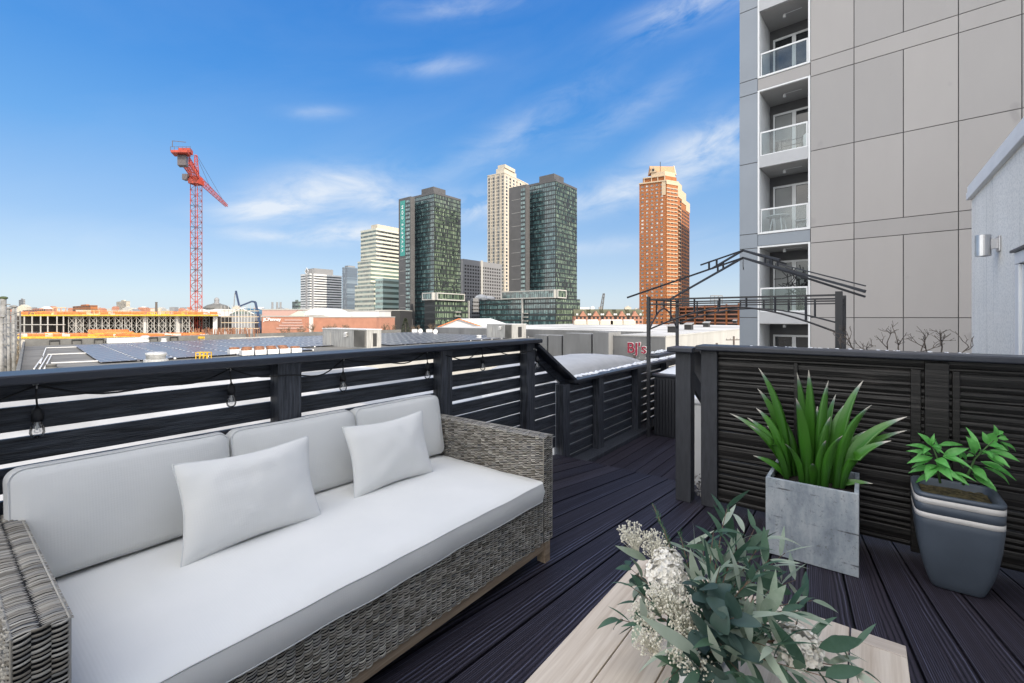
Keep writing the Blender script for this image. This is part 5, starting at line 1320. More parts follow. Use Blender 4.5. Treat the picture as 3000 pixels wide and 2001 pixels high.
roof_unit('rooftop_unit', 'large weathered metal rooftop unit in the middle of the solar panels', 945, 1074, 1117, 1022, 967)
roof_unit('rooftop_unit', 'smaller grey rooftop unit at the right end of the solar roof', 1426, 1500, 1541, 993, 951)
for px, py, lab in ((1232, 968, 'white satellite dish at the back of the solar roof, left of its twin'), (1276, 970, 'white satellite dish at the back of the solar roof, nearest the red-trimmed shed')):
    p = onz(px, py+9, RZ); t_ = thing('satellite_dish', lab, 'dish', p); d = (Vector((0, 0, 0))-p); d.z = 30; d = d.normalized()
    q = MB(); q.lathe(p+Z3*1.0, [(0, .0), (.5, .06), (.85, .22), (.87, .26), (.5, .12), (0, .06)], 16, axis=d); q.build('reflector', MT['white'], t_); q = MB(); q.tube([p, p+Z3*1.0], .09, 6); q.build('mast', M['galv'], t_)
for px, w_, lab in ((1215, 2.0, 'small pale air handler at the left of the far store roof edge'), (1258, 2.4, 'small pale air handler between the two satellite dishes'), (1583, 3.0, 'boxy white air handler at the far edge left of the brick tower')):
    p = onz(px, 975, RZ); t_ = thing('air_handler', lab, 'air handler', p); q = MB(); q.box(p+Z3*.2, w_, 1.6, 1.2); q.build('casing', MT['white'], t_, bevel=.06); q = MB(); q.box(p+Z3*1.41, w_*.7, 1.2, .25); q.box(p+Z3*.01, w_*.9, 1.4, .18); q.build('trim', MT['parapet'], t_)
an = thing('low_annex', 'low snow-whitened roof seen only through the gaps of the slatted railing', 'building', P(15, -38, GZ)); q = MB(); q.uvbox(-1, 33, -55.5, -17, GZ, -4.72); q.build('wall', MT['bigbox'], an); q = MB(); q.uvbox(-1.1, 33.1, -55.6, -16.9, -4.717, -4.6); q.build('roof', MT['roofwhite'], an)

# ---------------------------------------------------------------- big white-roofed store with red lettering
BZ = -2.5
bj = thing('white_roofed_store', 'long pale store with a snowy white roof and big red letters on its shaded wall', 'building', P(140, -60, GZ))
q = MB(); q.uvbox(88.7, 232, -42.8, -30.6, GZ, BZ); q.uvbox(118.2, 232, -128, -42.8, GZ, BZ); q.build('wall', MT['bigbox'], bj)
q = MB(); q.uvbox(88.56, 88.698, -42.8, -30.6, GZ, BZ-.02); q.uvbox(118.06, 118.198, -128, -42.8, GZ, BZ-.02); q.build('shade_toned_front', MT['shadewall'], bj)  # thin skins over the shaded fronts, coloured darker to carry their shade
q = MB(); q.uvbox(89.0, 231.7, -42.8, -30.9, BZ+.002, BZ+.06); q.uvbox(118.5, 231.7, -127.7, -42.802, BZ+.002, BZ+.06); q.build('roof', MT['roofwhite'], bj)
q = MB(); q.uvbox(88.6, 232, -30.75, -30.5, BZ+.002, BZ+.30); q.uvbox(88.5, 88.8, -42.8, -30.76, BZ+.002, BZ+.22); q.build('coping', MT['pale'], bj)
# stepped wall panels left of the sign
vv = -43.0; steps = [(1783, 1732, 974, 0.0), (1732, 1645, 979, -2.2), (1645, 1602, 984, -4.2), (1602, 1560, 983, -6.0)]
for i, (xr, xl, yt, du) in enumerate(steps):
    uu = 86.5-du*1.0
    pr, plf = onu(xr, 980, uu), onu(xl, 980, uu+1.2); v1 = toUV(pr)[1]; v0 = toUV(plf)[1]
    zt = zat(yt, pr.y)
    q = MB(); q.prism([tuple(P(uu, v1).xy), tuple(P(uu+6, v1).xy), tuple(P(uu+6, v0).xy), tuple(P(uu+1.9, v0).xy)], GZ, zt); q.build('stepped_wall', MT['shadewall'], bj)
sg_ = P(88.7, -36.7)
pS = onu(1866, 1021, 88.50)
o_ = thing
lt = thing('store_sign', 'big dark red store letters outlined in white on the shaded pale wall', 'sign', pS)
put_text("BJ's", 3.0, pS-A*.10, B, Z3, MT['signwhite'], lt, 'white_outline', .10, .10)
put_text("BJ's", 3.0, pS-A*.24, B, Z3, MT['red'], lt, 'red_letters', .12, .03)
ru = [(2043, 976), (2100, 965), (2150, 955), (2165, 945)]
for i, (px, py) in enumerate([(1952+20, 974), (2018, 966), (2070, 958), (2153, 947)]):
    p = onz(px, py, BZ+.06); t_ = thing('skylight_unit', ['tilted dark-fronted hatch nearest the corner of the white roof', 'tilted dark-fronted hatch second from the corner of the white roof', 'tilted dark-fronted hatch third from the corner of the white roof', 'tilted dark-fronted hatch beside the grey building on the white roof'][i], 'roof hatch', p, 'hatches along the white roof edge')
    q = MB(); q.obox(p+Z3*.01-A*1.2-B*1.0, A*2.4, B*2.0, Z3*1.5); q.build('box', MT['dark'], t_); q = MB(); q.obox(p-A*1.5-B*1.2+Z3*1.52, A*2.9+Z3*.5, B*2.4, Z3*.15); q.build('lid', MT['siding'], t_)
for i, px in enumerate((1700, 1735, 1775, 1805, 1840)):
    p = onz(px, 951, BZ+.06); t_ = thing('roof_box', 'small tan box along the far edge of the white roof', 'roof box', p, 'tan boxes along the far edge of the white roof'); q = MB(); q.box(p+Z3*.02, 6.5, 4, 2.0); q.build('casing', MT['tan'], t_, bevel=.1); q = MB(); q.box(p+Z3*2.03, 5, 3, .5); q.build('lid', MT['white'], t_)
for px, py0, py1, D, lab in ((2150, 985, 1040, 62, 'wooden utility pole with one crossarm in front of the lit store wall'), (1858, 1040, 1075, 40, 'short utility pole with a crossarm below the red store letters'), (2100, 1005, 1075, 48, 'utility pole with a crossarm close behind the gazebo posts')):
    p = at(px, py0, D); t_ = thing('utility_pole', lab, 'pole', Vector((p.x, p.y, GZ))); q = MB(); q.tube([Vector((p.x, p.y, GZ)), p], [.20, .13], 8); q.build('pole', M['bark'], t_, smooth=True); q = MB(); q.bar(p-Vector((1.2, .3, .5)), p+Vector((1.2, .3, -.5)), .12); q.build('crossarm', M['bark'], t_)
    q = MB(); [q.lathe(p+Vector((sx, sx*.25, -.44)), [(.05, 0), (.07, .08), (.04, .2), (0, .22)], 8) for sx in (-1.1, -.5, .5, 1.1)]; q.build('insulators', MT['pale'], t_)

# ---------------------------------------------------------------- towers
def dark_tower(name, label, D, slab, main, pent, ytops, banner):
    """charcoal and green-glass apartment tower: thin slab wing, main shaft, plant room"""
    s = Blk(*slab, D=D*1.004); m_ = Blk(*main, D=D)
    t_ = thing(name, label, 'tower', m_.C+Z3*GZ)
    ys, ym, yp = ytops; zt, zs = m_.z(ym), s.z(ys)
    q = MB(); m_.core(q, GZ, zt-1.5, .4); q.build('core', MT['spandrel'], t_)
    nf = 33
    for f, g, fr_, nb in (('L', MT['gl_blue'], .24, 16), ('R', MT['gl_green'], .26, 20)):
        q = MB(); w = m_.ax(f)[2]; m_.fb(q, f, .3, w-.3, GZ, zt-2.2, -.38, 0.0); q.build('curtain_wall', g, t_)
        q = MB(); m_.bands(q, f, 0.0, w, GZ, zt-2, nf, fr_, .18); m_.fins(q, f, 0.3, w-.3, GZ, zt-2, nb, .22, .14)
        if f == 'R':
            h = (zt-2-GZ)/nf
            for i in range(nf):
                for j in range(nb):
                    if random.random() < (.30 if abs(j-nb*.48) < nb*.17 else .09): m_.fb(q, f, .3+(w-.6)*j/nb, .3+(w-.6)*(j+random.choice((.5, 1)))/nb, GZ+h*i, GZ+h*(i+1), .001, .10)
        q.build('floor_bands', MT['spandrel'], t_)
    q = MB(); m_.part(q, -.2, m_.wl, -.2, m_.wr, zt-1.9, zt); q.build('parapet', MT['charcoal'], t_)
    pz = m_.z(yp); l1, l0 = m_.wl*.62, m_.wl*.10
    q = MB(); m_.part(q, l0, l1, m_.wr*.06, m_.wr*.50, zt+.002, pz); q.build('plant_room', MT['charcoal'], t_)
    q = MB(); s.core(q, GZ, zs); q.build('slab_wing', MT['charcoal'], t_)
    a0 = s.pl(banner[0]); a1 = s.pl(banner[1])
    q = MB(); q2 = MB(); hh = (zs-GZ)
    for i in range(1, 11): s.fb(q2, 'L', a1*.94, a0*1.03, GZ+hh*i/11-.12, GZ+hh*i/11+.12, .002, .06)
    q2.build('slab_joints', MT['pale'], t_)
    s.fb(q, 'L', s.wl*.06, a1*.86, GZ, zs-3, .002, .2); q.build('window_strip', MT['gl_blue'], t_)
    q = MB(); s.bands(q, 'L', s.wl*.06, a1*.86, GZ, zs-3, nf, .4, .12, base=.201); q.build('strip_bands', MT['spandrel'], t_)
    q = MB(); m_.fb(q, 'L', m_.wl-.2, m_.wl+1.7, GZ, zs-4, -.3, .02); q.build('pale_fin', MT['pale'], t_)
    return t_, s, m_, a0, a1
t1, s1, m1, a0, a1 = dark_tower('glass_tower', 'dark green glass tower with a vertical teal banner on its narrow left wing', 400, (1168, 1203, 1215), (1205, 1272, 1350), (1226, 1290), (575, 561, 543), (1173, 1187))
q = MB(); zb0, zb1 = s1.z(747), s1.z(583); s1.fb(q, 'L', a1, a0, zb0, zb1, .07, .25); q.build('banner', MT['teal'], t1)
put_text('V Y V A P T S . C O M', 3.1, s1.C+s1.L*((a0+a1)/2)-s1.R*.30+Z3*(s1.z(666)), Z3, s1.L, MT['signwhite'], t1, 'banner_lettering', .05, .07, sx=1.45)
t2, s2, m2, _, _ = dark_tower('glass_tower', 'wider dark green glass tower in front of the tan tower, without a banner', 390, (1491, 1541, 1552), (1545, 1628, 1690), (1556, 1642), (540, 524, 504), (1500, 1524))
def podium(root, blk, ytop, nf, frame=None):
    z1 = blk.z(ytop)
    q = MB(); blk.core(q, GZ, z1-.02, .3); q.build('podium', MT['spandrel'], root)
    for f, g, nb in (('L', MT['gl_blue'], 34), ('R', MT['gl_green'], 12)):
        q = MB(); w = blk.ax(f)[2]; blk.fb(q, f, .3, w-.3, GZ, z1-1, -.29, 0); q.build('podium_glass', g, root)
        q = MB(); blk.bands(q, f, 0, w, GZ, z1, nf, .3, .2); blk.fins(q, f, 0.2, w-.2, GZ, z1, nb, .25, .15); blk.fb(q, f, 0, w, z1-.9, z1, 0, .25); q.build('podium_bands', MT['spandrel'], root)
    return z1
def white_frame(root, blk, f, a0, a1, z0, z1, d, th=.9, name='white_frame', glass=True):
    q = MB(); blk.fb(q, f, a0, a1, z1-th, z1, .01, d); blk.fb(q, f, a0, a1, z0, z0+th, .01, d); blk.fb(q, f, a0, a0+th, z0+th, z1-th, .01, d); blk.fb(q, f, a1-th, a1, z0+th, z1-th, .01, d); q.build(name, MT['pale'], root)
    if glass:
        q = MB(); blk.fb(q, f, a0+th, a1-th, z0+th, z1-th, .01, d-.6); q.build('lounge_glass', MT['gl_blue'] if f == 'L' else MT['gl_green'], root)
        q = MB(); n_ = int((a1-a0)/2.2); blk.fins(q, f, a0+th, a1-th, z0+th, z1-th, n_, .18, .2, base=d-.599); q.build('lounge_mullions', MT['spandrel'], root)
p1 = Blk(1244, 1274, 1372, 385); podium(t1, p1, 879, 5); zz0, zz1 = p1.z(879), p1.z(857)
white_frame(t1, p1, 'L', 0, p1.wl, zz0, zz1, 3.0); white_frame(t1, p1, 'R', 0, p1.pr(1355), zz0, zz1, 3.0)
q = MB(); p1.fb(q, 'R', p1.wr-1.0, p1.wr, GZ, zz0+.5, .26, 1.6); q.build('white_post', MT['pale'], t1)
for i in range(5): q = MB(); p1.fb(q, 'R', p1.wr*.55, p1.wr*.72, GZ+3+3.6*i, GZ+3.6+3.6*i, .26, 2.0); q.build('balcony', MT['pale'], t1)
p2 = Blk(1405, 1628, 1699, 372); podium(t2, p2, 873, 6); zz0, zz1 = p2.z(873), p2.z(848)
white_frame(t2, p2, 'L', 0, p2.pl(1472), zz0, zz1, 2.0); white_frame(t2, p2, 'R', 0, p2.pr(1654), zz0, zz1, 2.0)
q = MB(); aa = p2.pl(1533); p2.fb(q, 'L', aa-.5, aa+.5, GZ, zz0, .26, 2.0); q.build('white_post', MT['pale'], t2)
for i in range(5): q = MB(); p2.fb(q, 'L', aa-5.5, aa-.6, GZ+3+3.3*i, GZ+3.6+3.3*i, .26, 2.2); q.build('balcony', MT['pale'], t2)

def striped(name, label, cat, blk, ytop, nf, frac, mat_b, gl_l, gl_r, z0=GZ, sub=None, top=2.5):
    t_ = thing(name, label, cat, blk.C+Z3*z0); z1 = blk.z(ytop)
    for f, g in (('L', gl_l), ('R', gl_r)):
        q = MB(); w = blk.ax(f)[2]; blk.fb(q, f, .1, w-.1, z0, z1-.5, -.5, 0); q.build('window_glass', g, t_)
        q = MB(); blk.bands(q, f, -.3 if f == 'L' else 0, w, z0, z1-top, nf, frac, .35); blk.fb(q, f, -.3 if f == 'L' else 0, w, z1-top, z1, 0, .36); q.build('floor_bands', mat_b, t_)
    q = MB(); blk.core(q, z0, z1-.02, .52); q.build('core', mat_b, t_)
    return t_, z1
so_ = Blk(881, 908, 1001, 620); t_, z1 = striped('striped_office', 'white office block with dark ribbon windows and a dark central fin bearing an emblem', 'office block', so_, 801, 20, .52, MT['white'], MT['gl_strip'], MT['gl_strip'])
q = MB(); d0 = so_.pl(898)
q.obox(so_.C+so_.L*d0-so_.R*1.5+Z3*GZ, so_.R*4-so_.L*d0*1.0+so_.L*-1.0, so_.R*4+so_.L*1.0, Z3*(so_.z(787)-GZ)); q.build('dark_fin', MT['grid'], t_)
em = MB(); ec = so_.C+so_.L*(d0*.45)-so_.R*2.2+Z3*so_.z(795); ux = so_.L*1.0
for r0, r1 in ((5.2, 3.6),):
    c4 = [(0, 1), (1, 0), (0, -1), (-1, 0)]
    for k in range(4):
        a, c = c4[k], c4[(k+1) % 4]; em.add([ec+ux*a[0]*r0+Z3*a[1]*r0, ec+ux*c[0]*r0+Z3*c[1]*r0, ec+ux*c[0]*r1+Z3*c[1]*r1, ec+ux*a[0]*r1+Z3*a[1]*r1]+[ec-so_.R*.5+ux*x_[0]*r_+Z3*x_[1]*r_ for x_, r_ in ((a, r0), (c, r0), (c, r1), (a, r1))], [(0,1,2,3), (7,6,5,4), (0,4,5,1), (1,5,6,2), (2,6,7,3), (3,7,4,0)])
em.build('emblem', MT['white'], t_)
q = MB(); so_.part(q, so_.wl*.1, so_.wl*.8, so_.wr*.15, so_.wr*.75, z1, so_.z(784)); q.build('plant_room', MT['grid'], t_)
bt = Blk(1003, 1017, 1047, 720); t_, z1 = striped('blue_office', 'slim steel-blue office tower between the striped office and the stepped office', 'office block', bt, 782, 22, .3, MT['gl_steel'], MT['gl_steel'], MT['gl_steel']); q = MB(); bt.part(q, 2, bt.wl-2, 3, bt.wr-3, z1, bt.z(777)); q.build('plant_room', MT['grid'], t_)
sp_ = Blk(1057, 1102, 1200, 560); t_, z1 = striped('stepped_office', 'cream and green banded office tower stepping out towards its base', 'office block', sp_, 668, 24, .5, MT['cream'], MT['gl_off'], MT['gl_strip'])
q = MB(); sp_.part(q, 2, sp_.wl*.45, 3, sp_.wr-2, z1, sp_.z(655)); q.build('penthouse', MT['tan'], t_)
for xl, xc, D, yt, nf in ((1048, 1087, 548, 762, 16), (1040, 1097, 536, 833, 9)):
    bk = Blk(xl, xc, 1230, D); zt = bk.z(yt)
    q = MB(); bk.core(q, GZ, zt-.02, .45); q.build('lower_tier', MT['cream'], t_)
    for f, g in (('L', MT['gl_off']), ('R', MT['gl_off'])):
        w = bk.ax(f)[2]; q = MB(); bk.fb(q, f, 0.1, w-.1, GZ, zt-.4, -.44, 0); q.build('tier_glass', g, t_); q = MB(); bk.bands(q, f, 0, w, GZ, zt-1.5, nf, .48, .35); bk.fb(q, f, 0, w, zt-1.5, zt, 0, .36); q.build('tier_bands', MT['cream'], t_)
lg = Blk(1100, 1122, 1210, 470); striped('green_office', 'low mint-green banded office in front of the stepped office', 'office block', lg, 815, 9, .5, pm('mint_cladding', (.36, .47, .43), .5), MT['gl_off'], MT['gl_off'])
gg = Blk(1340, 1356, 1470, 480); gt_ = thing('grey_grid_office', 'grey office block with a grid of dark square windows between the two glass towers', 'office block', gg.C+Z3*GZ); zg = gg.z(758)
q = MB(); gg.core(q, GZ, zg); q.build('wall', MT['grid'], gt_)
windows(gt_, gg, 'R', gg.wr*.03, gg.wr*.97, GZ+4, zg-5, 15, 18, .62, .55, MT['dark'])
q = MB(); gg.fb(q, 'R', gg.pr(1408), gg.pr(1414), GZ, zg+1, .07, .6); q.build('white_strip', MT['pale'], gt_)
lw = Blk(1362, 1378, 1450, 440); t_ = thing('pale_block', 'low pale block with rounded white roof plant between the two glass towers', 'building', lw.C+Z3*GZ); zl = lw.z(873); q = MB(); lw.core(q, GZ, zl); q.build('wall', MT['grid'], t_)
windows(t_, lw, 'R', 2, lw.wr-2, GZ+4, zl-2, 14, 7, .8, .35, MT['dark'])
q = MB(); q.ball(lw.C+lw.R*20+lw.L*4+Z3*zl, 5.5, 12, 8, sc=(1.2, 1, .8)); q.ball(lw.C+lw.R*32+lw.L*4+Z3*zl, 4.5, 12, 8, sc=(1.4, 1, .7)); q.build('roof_plant', MT['white'], t_, smooth=True)

# tan tower
tn = Blk(1428, 1478, 1549, 560, yaw=-6); tt_ = thing('tan_tower', 'tall tan apartment tower with a stepped crown behind the wider glass tower', 'tower', tn.C+Z3*GZ); zt = tn.z(507)
q = MB(); tn.core(q, GZ, zt); q.build('wall', MT['tan'], tt_)
windows(tt_, tn, 'L', .8, tn.wl-.8, GZ+3, zt-2, 7, 44, .70, .74, MT['gl_tan']); windows(tt_, tn, 'R', .8, tn.wr-.8, GZ+3, zt-2, 7, 44, .45, .6, MT['gl_tan'])
q = MB(); tn.fins(q, 'L', tn.wl*.22, tn.wl*.78, GZ, zt, 2, 1.0, .7); tn.fins(q, 'R', tn.wr*.25, tn.wr*.75, GZ, zt, 2, 1.0, .7); q.build('wall_ribs', MT['tan'], tt_)
q = MB(); tn.part(q, -.4, tn.wl*.99, -.4, tn.wr*.98, zt+.002, zt+1.2); tn.part(q, tn.wl*.05, tn.wl*.52, tn.wr*.02, tn.wr*.5, zt+1.21, tn.z(490)); tn.part(q, tn.wl*.0, tn.wl*.42, tn.wr*.02, tn.wr*.42, tn.z(490), tn.z(480)); q.build('crown', MT['tan'], tt_)
rt_ = MB(); tn.part(rt_, 0, tn.wl*.6, tn.wr*.999, tn.wr*1.25, GZ, tn.z(530)); rt_.build('rear_wing', MT['tan'], tt_)

# brick tower: lit front, chamfered corner bay, shaded flank
bF = Blk(1873, 1950, 1985, 470, yaw=-11); bC = Blk(1900, 1950, 1985, 470, yaw=26.8)
e3 = bC.C+bC.R*bC.wr
bS = Blk(1900, 1985, 2020, e3.y, yaw=-2.7); bS.C = Vector((e3.x, e3.y, 0)); bS.wr = bS.run(2020, bS.R)
br = thing('brick_tower', 'slender orange brick tower with cream trim and a gabled crown', 'tower', bF.C+Z3*GZ)
P1, P2, P3, P4 = bF.C+bF.L*bF.wl, bF.C, e3, bS.C+bS.R*bS.wr
zb, zc2, zc3 = bF.z(531), bF.z(545), bF.z(566)
S1, S2 = bS.C+bS.R*(bS.wr*.30), bS.C+bS.R*(bS.wr*.66)
back = Vector((-18, 44, 0))
def plan(mb, pts, z0, z1): mb.prism([tuple(p.xy) for p in pts], z0, z1)
q = MB(); plan(q, [P1, P2, P3, S1, S1+Vector((-30, 20, 0)), P1+Vector((14, 30, 0))], GZ, zb); plan(q, [S1, S2, S2+Vector((-30, 20, 0)), S1+Vector((-29.9, 20, 0))], GZ, zc2); plan(q, [S2, P4, P4+Vector((-30, 20, 0)), S2+Vector((-29.9, 20, 0))], GZ, zc3); q.build('wall', MT['brick'], br)
nfl = 38; sets = [(bF, 'L'), (bC, 'R')]
q = MB(); bF.bands(q, 'L', 0, bF.wl, GZ, zb, nfl, .10, .10); q.build('string_courses', MT['brick2'], br)
q = MB(); bF.fb(q, 'L', -.2, bF.wl*.14, zb-14, zb, .12, .5); bC.fb(q, 'R', 0, bC.wr, zb-3, zb, .9, 1.4); bF.fb(q, 'L', -.4, bF.wl+.3, zb+.002, zb+1.3, -1, .9); bC.fb(q, 'R', -.4, bC.wr+.3, zb+.003, zb+1.29, -1, 1.5); bS.fb(q, 'R', -.3, bS.wr*.31, zb-14, zb+1.2, .05, .5); bS.fb(q, 'R', bS.wr*.31, bS.wr*.66, zc2-12, zc2+.8, .05, .5); bS.fb(q, 'R', bS.wr*.66, bS.wr, zc3-10, zc3+.8, .05, .5); q.build('cornice', MT['lime'], br)
q = MB(); bC.fb(q, 'R', bC.wr*.04, bC.wr*.96, GZ, zb-3.01, .05, .9); q.build('corner_bay', MT['brick'], br)
q = MB(); bC.bands(q, 'R', bC.wr*.03, bC.wr*.97, GZ, zb-3.01, nfl, .20, .12, base=.9); q.build('bay_bands', MT['lime'], br)
windows(br, bC, 'R', bC.wr*.06, bC.wr*.94, GZ+2, zb-5, 3, nfl-1, .70, .48, MT['gl_warm'], o=.96)
windows(br, bF, 'L', bF.wl*.05, bF.wl*.97, GZ+2, zb-1, 5, nfl, .46, .46, MT['gl_warm'], o=.14)
windows(br, bS, 'R', bS.wr*.17, bS.wr*.30, GZ+2, zb-15, 1, nfl-4, .7, .6, MT['dark'], o=.12)
windows(br, bS, 'R', bS.wr*.34, bS.wr*.97, GZ+2, zc3-11, 5, nfl-5, .66, .62, MT['dark'], o=.12)
for i in range(2, nfl-5): q = MB(); z_ = GZ+(zb-GZ)*i/nfl; bS.fb(q, 'R', .2, bS.wr*.16, z_, z_+.9, .05, 1.8); q.build('balcony', MT['lime'], br)
w, ww = bF.wl, 24.0; zp = bF.z(513); z4 = bF.z(499)
up_pl = [P1.lerp(P2, .15)+Vector((0, 1.2, 0)), P2+Vector((0, 1.2, 0)), P3+Vector((-.6, 1.2, 0)), P3+Vector((-3, 16, 0)), P1.lerp(P2, .15)+Vector((8, 16, 0))]
q = MB(); plan(q, up_pl, zb+1.31, zp); q.build('upper_tier', MT['brick'], br)
q = MB(); bF.fb(q, 'L', w*.02, w*.84, zp-.8, zp+.2, -.95, .2); [bF.fb(q, 'L', w*a_, w*(a_+.03), zb+1.31, zp-.81, -.95, .0) for a_ in (.02, .28, .52, .80)]; q.build('tier_trim', MT['lime'], br)
def gable_roof(mb, p, dx, dy, h):       # p corner, ridge along dy
    a, b2, c, d = p, p+dx, p+dx+dy, p+dy; r0, r1 = p+dx*.5+Z3*h, p+dx*.5+dy+Z3*h
    mb.add([a, b2, c, d, r0, r1], [(0,1,4), (2,3,5), (1,2,5,4), (3,0,4,5), (3,2,1,0)])
at_pl = [P1.lerp(P2, .48)+Vector((0, 2.2, 0)), P2+Vector((0, 2.2, 0)), P3+Vector((-1.4, 2.2, 0)), P3+Vector((-4, 14, 0)), P1.lerp(P2, .48)+Vector((6, 14, 0))]
q = MB(); plan(q, at_pl, zp+.21, z4); q.build('attic', MT['lime'], br)
gq = MB(); gable_roof(gq, bF.C+bF.L*(w*.34)+bF.R*1.0+Z3*(z4+.02), bF.L*(w*.27), bF.R*8, bF.z(480)-z4); gq.build('front_gable', MT['lime'], br)
q = MB(); gp = bF.C+bF.L*(w*.475)+bF.R*.9+Z3*(z4+1.2); q.obox(gp-bF.L*1.0-bF.R*.12, bF.L*2, bF.R*.1, Z3*2.6); q.build('gable_window', MT['dark'], br)
gq = MB(); gable_roof(gq, P3+Vector((-1.6, 2.0, z4+.03)), Vector((0, 12, 0)), Vector((-26, -2, 0)), bF.z(474)-z4); gq.build('gable_roof', MT['rooftan'], br)
gq = MB(); gable_roof(gq, P3+Vector((-.5, 1.3, z4-2.0)), Vector((0, 13.4, 0)), Vector((-1.0, 0, 0)), bF.z(471)-z4+2); gq.build('gable_wall', MT['lime'], br)
hs2 = thing('shading_tower', 'plain tower added out of sight behind the grey apartment building to shade the brick tower', 'tower', Vector((286, 428, GZ)))  # unseen tower added to throw shadow on the brick flank
sv_, pv_ = Vector((math.sin(SUN_AZ), math.cos(SUN_AZ), 0)), Vector((-math.cos(SUN_AZ), math.sin(SUN_AZ), 0))
q = MB(); q.obox(sv_*-90+pv_*475+Z3*GZ, sv_*40, pv_*64, Z3*(156-GZ)); q.build('wall', MT['grid'], hs2)
q = MB(); q.tube([bF.C+bF.L*(w*.22)+bF.R*4+Z3*(z4+.1), bF.C+bF.L*(w*.22)+bF.R*4+Z3*bF.z(468)], .3, 6); q.build('mast', MT['dark'], br)

# brick parking garage
gr_ = Blk(1985, 2290, 2300, 345, yaw=40); ga = thing('brick_garage', 'open brick parking garage with dark decks right of the brick tower', 'garage', gr_.C+Z3*GZ); zg = gr_.z(888)
q = MB(); gr_.core(q, GZ, zg-.4, 1.6); q.build('deck_core', MT['dark'], ga)
for i in range(7):
    q = MB(); z0 = GZ+(zg-GZ)*i/6.4; gr_.fb(q, 'L', 0, gr_.wl, z0, z0+1.35, -1.5, .1); q.build('deck_parapet', MT['brick2'], ga)
nc = 9
for i in range(nc+1):
    x = gr_.wl*i/nc; q = MB(); gr_.fb(q, 'L', x-.9 if i else 0, x+.9, GZ, zg+1.0, .101, .6); q.build('brick_column', MT['brick'], ga)
wt = thing('water_tank_frame', 'tiny grey rooftop frame on the skyline above the brick garage', 'frame', at(2099, 870, 700)); q = MB(); p = at(2099, 880, 700)
for sx in (-9, -3, 3, 9): q.bar(p+Vector((sx, 0, -6)), p+Vector((sx, 0, 7)), .8)
q.bar(p+Vector((-9, 0, 7)), p+Vector((9, 0, 7)), 1.5); q.bar(p+Vector((-9, 0, 1)), p+Vector((9, 0, 1)), 1.0); q.build('frame_bars', MT['grid'], wt)

# row houses with green roofs
rhs = thing('row_house', 'brick row house under a mossy green roof left of the brick tower', 'house', (0, 0, 0), 'brick row houses under green roofs')
def rh(root):
    q = MB(); q.obox((-6, 0, 0), (12, 0, 0), (0, 12, 0), (0, 0, 12.5)); q.build('wall', MT['brick2'], root)
    q = MB(); q.add([(-6.2, -.6, 12.51), (6.2, -.6, 12.51), (6.2, 12.6, 12.51), (-6.2, 12.6, 12.51), (-6.2, 6, 17.5), (6.2, 6, 17.5)], [(0,1,5,4), (2,3,4,5), (1,2,5), (3,0,4), (3,2,1,0)]); q.build('roof', MT['green'], root)
    q = MB(); q.add([(-2.6, -1.0, 12.4), (2.6, -1.0, 12.4), (0, -1.0, 16.2), (-2.6, 4, 12.6), (2.6, 4, 12.6), (0, 4, 16.2)], [(0,1,2), (3,5,4), (0,2,5,3), (2,1,4,5)]); q.build('gable', MT['brick2'], root)
    for i in range(4):
        for j in range(4): q = MB(); q.obox((-5.2+2.9*i, -.08, 1.4+3*j), (1.5, 0, 0), (0, .1, 0), (0, 0, 1.7)); q.build('window', MT['dark'], root)
    for sx in (-4.2, 4.2): q = MB(); q.obox((sx-.7, .2, 12.9), (1.4, 0, 0), (0, 2.0, 0), (0, 0, 1.5)); q.build('dormer', MT['white'], root)
rh(rhs)
for i in range(5):
    px = 1708+i*38; D = 330; loc = Vector(((px-CX)/F*D, D, GZ+1.5))
    if i == 0: rhs.location = loc
    else: dup(rhs, loc)
# red-trimmed shed
shd = thing('gabled_shed', 'wide white gabled shed with red roof edges in front of the glass towers', 'shed', at(1350, 960, 190)); c0, c1, cr = at(1283, 958, 190), at(1418, 958, 190), at(1345, 934, 190)
q = MB(); bk = Vector((12, 26, 0)); q.add([c0+Z3*-6, c1+Z3*-6, c1, cr, c0]+[x_+bk for x_ in (c0+Z3*-6, c1+Z3*-6, c1, cr, c0)], [(0,1,2,3,4), (9,8,7,6,5), (0,5,6,1), (1,6,7,2), (4,9,5,0)]); q.build('wall', MT['white'], shd)
q = MB(); q.add([c0+Z3*.05, cr+Z3*.05, c1+Z3*.05, c0+bk+Z3*.05, cr+bk+Z3*.05, c1+bk+Z3*.05], [(0,1,4,3), (1,2,5,4)]); q.build('roof', MT['white'], shd)
q = MB(); f_ = Vector((0, -.6, 0)); q.bar(c0+f_, cr+f_, .5, .35); q.bar(cr+f_, c1+f_, .5, .35); q.build('red_trim', MT['orange'], shd)

# mall with brick walls and white lettering
def slab_block(name, label, cat, x0, x1, yt, D, depth, mat, yb=None, extra=None):
    p0, p1 = at(x0, yt, D), at(x1, yt, D); t_ = thing(name, label, cat, Vector(((p0.x+p1.x)/2, D, GZ)))
    q = MB(); q.obox(Vector((p0.x, D, GZ)), Vector((p1.x-p0.x, 0, 0)), Vector((0, depth, 0)), Z3*(p0.z-GZ)); q.build('wall', mat, t_)
    q = MB(); q.obox(Vector((p0.x-.3, D-.3, p0.z+.003)), Vector((p1.x-p0.x+.6, 0, 0)), Vector((0, depth, 0)), Z3*.5); q.build('coping', MT['pale'], t_)
    return t_, p0, p1
ml, p0, p1 = slab_block('brick_store', 'salmon brick department store with white lettering and pale stepped bands', 'building', 767, 893, 928, 240, 40, MT['brick2'])
put_text('JCPenney', 2.35, at(797, 936, 239.8), (1, 0, 0), Z3, MT['signwhite'], ml, 'lettering', .3, .03)
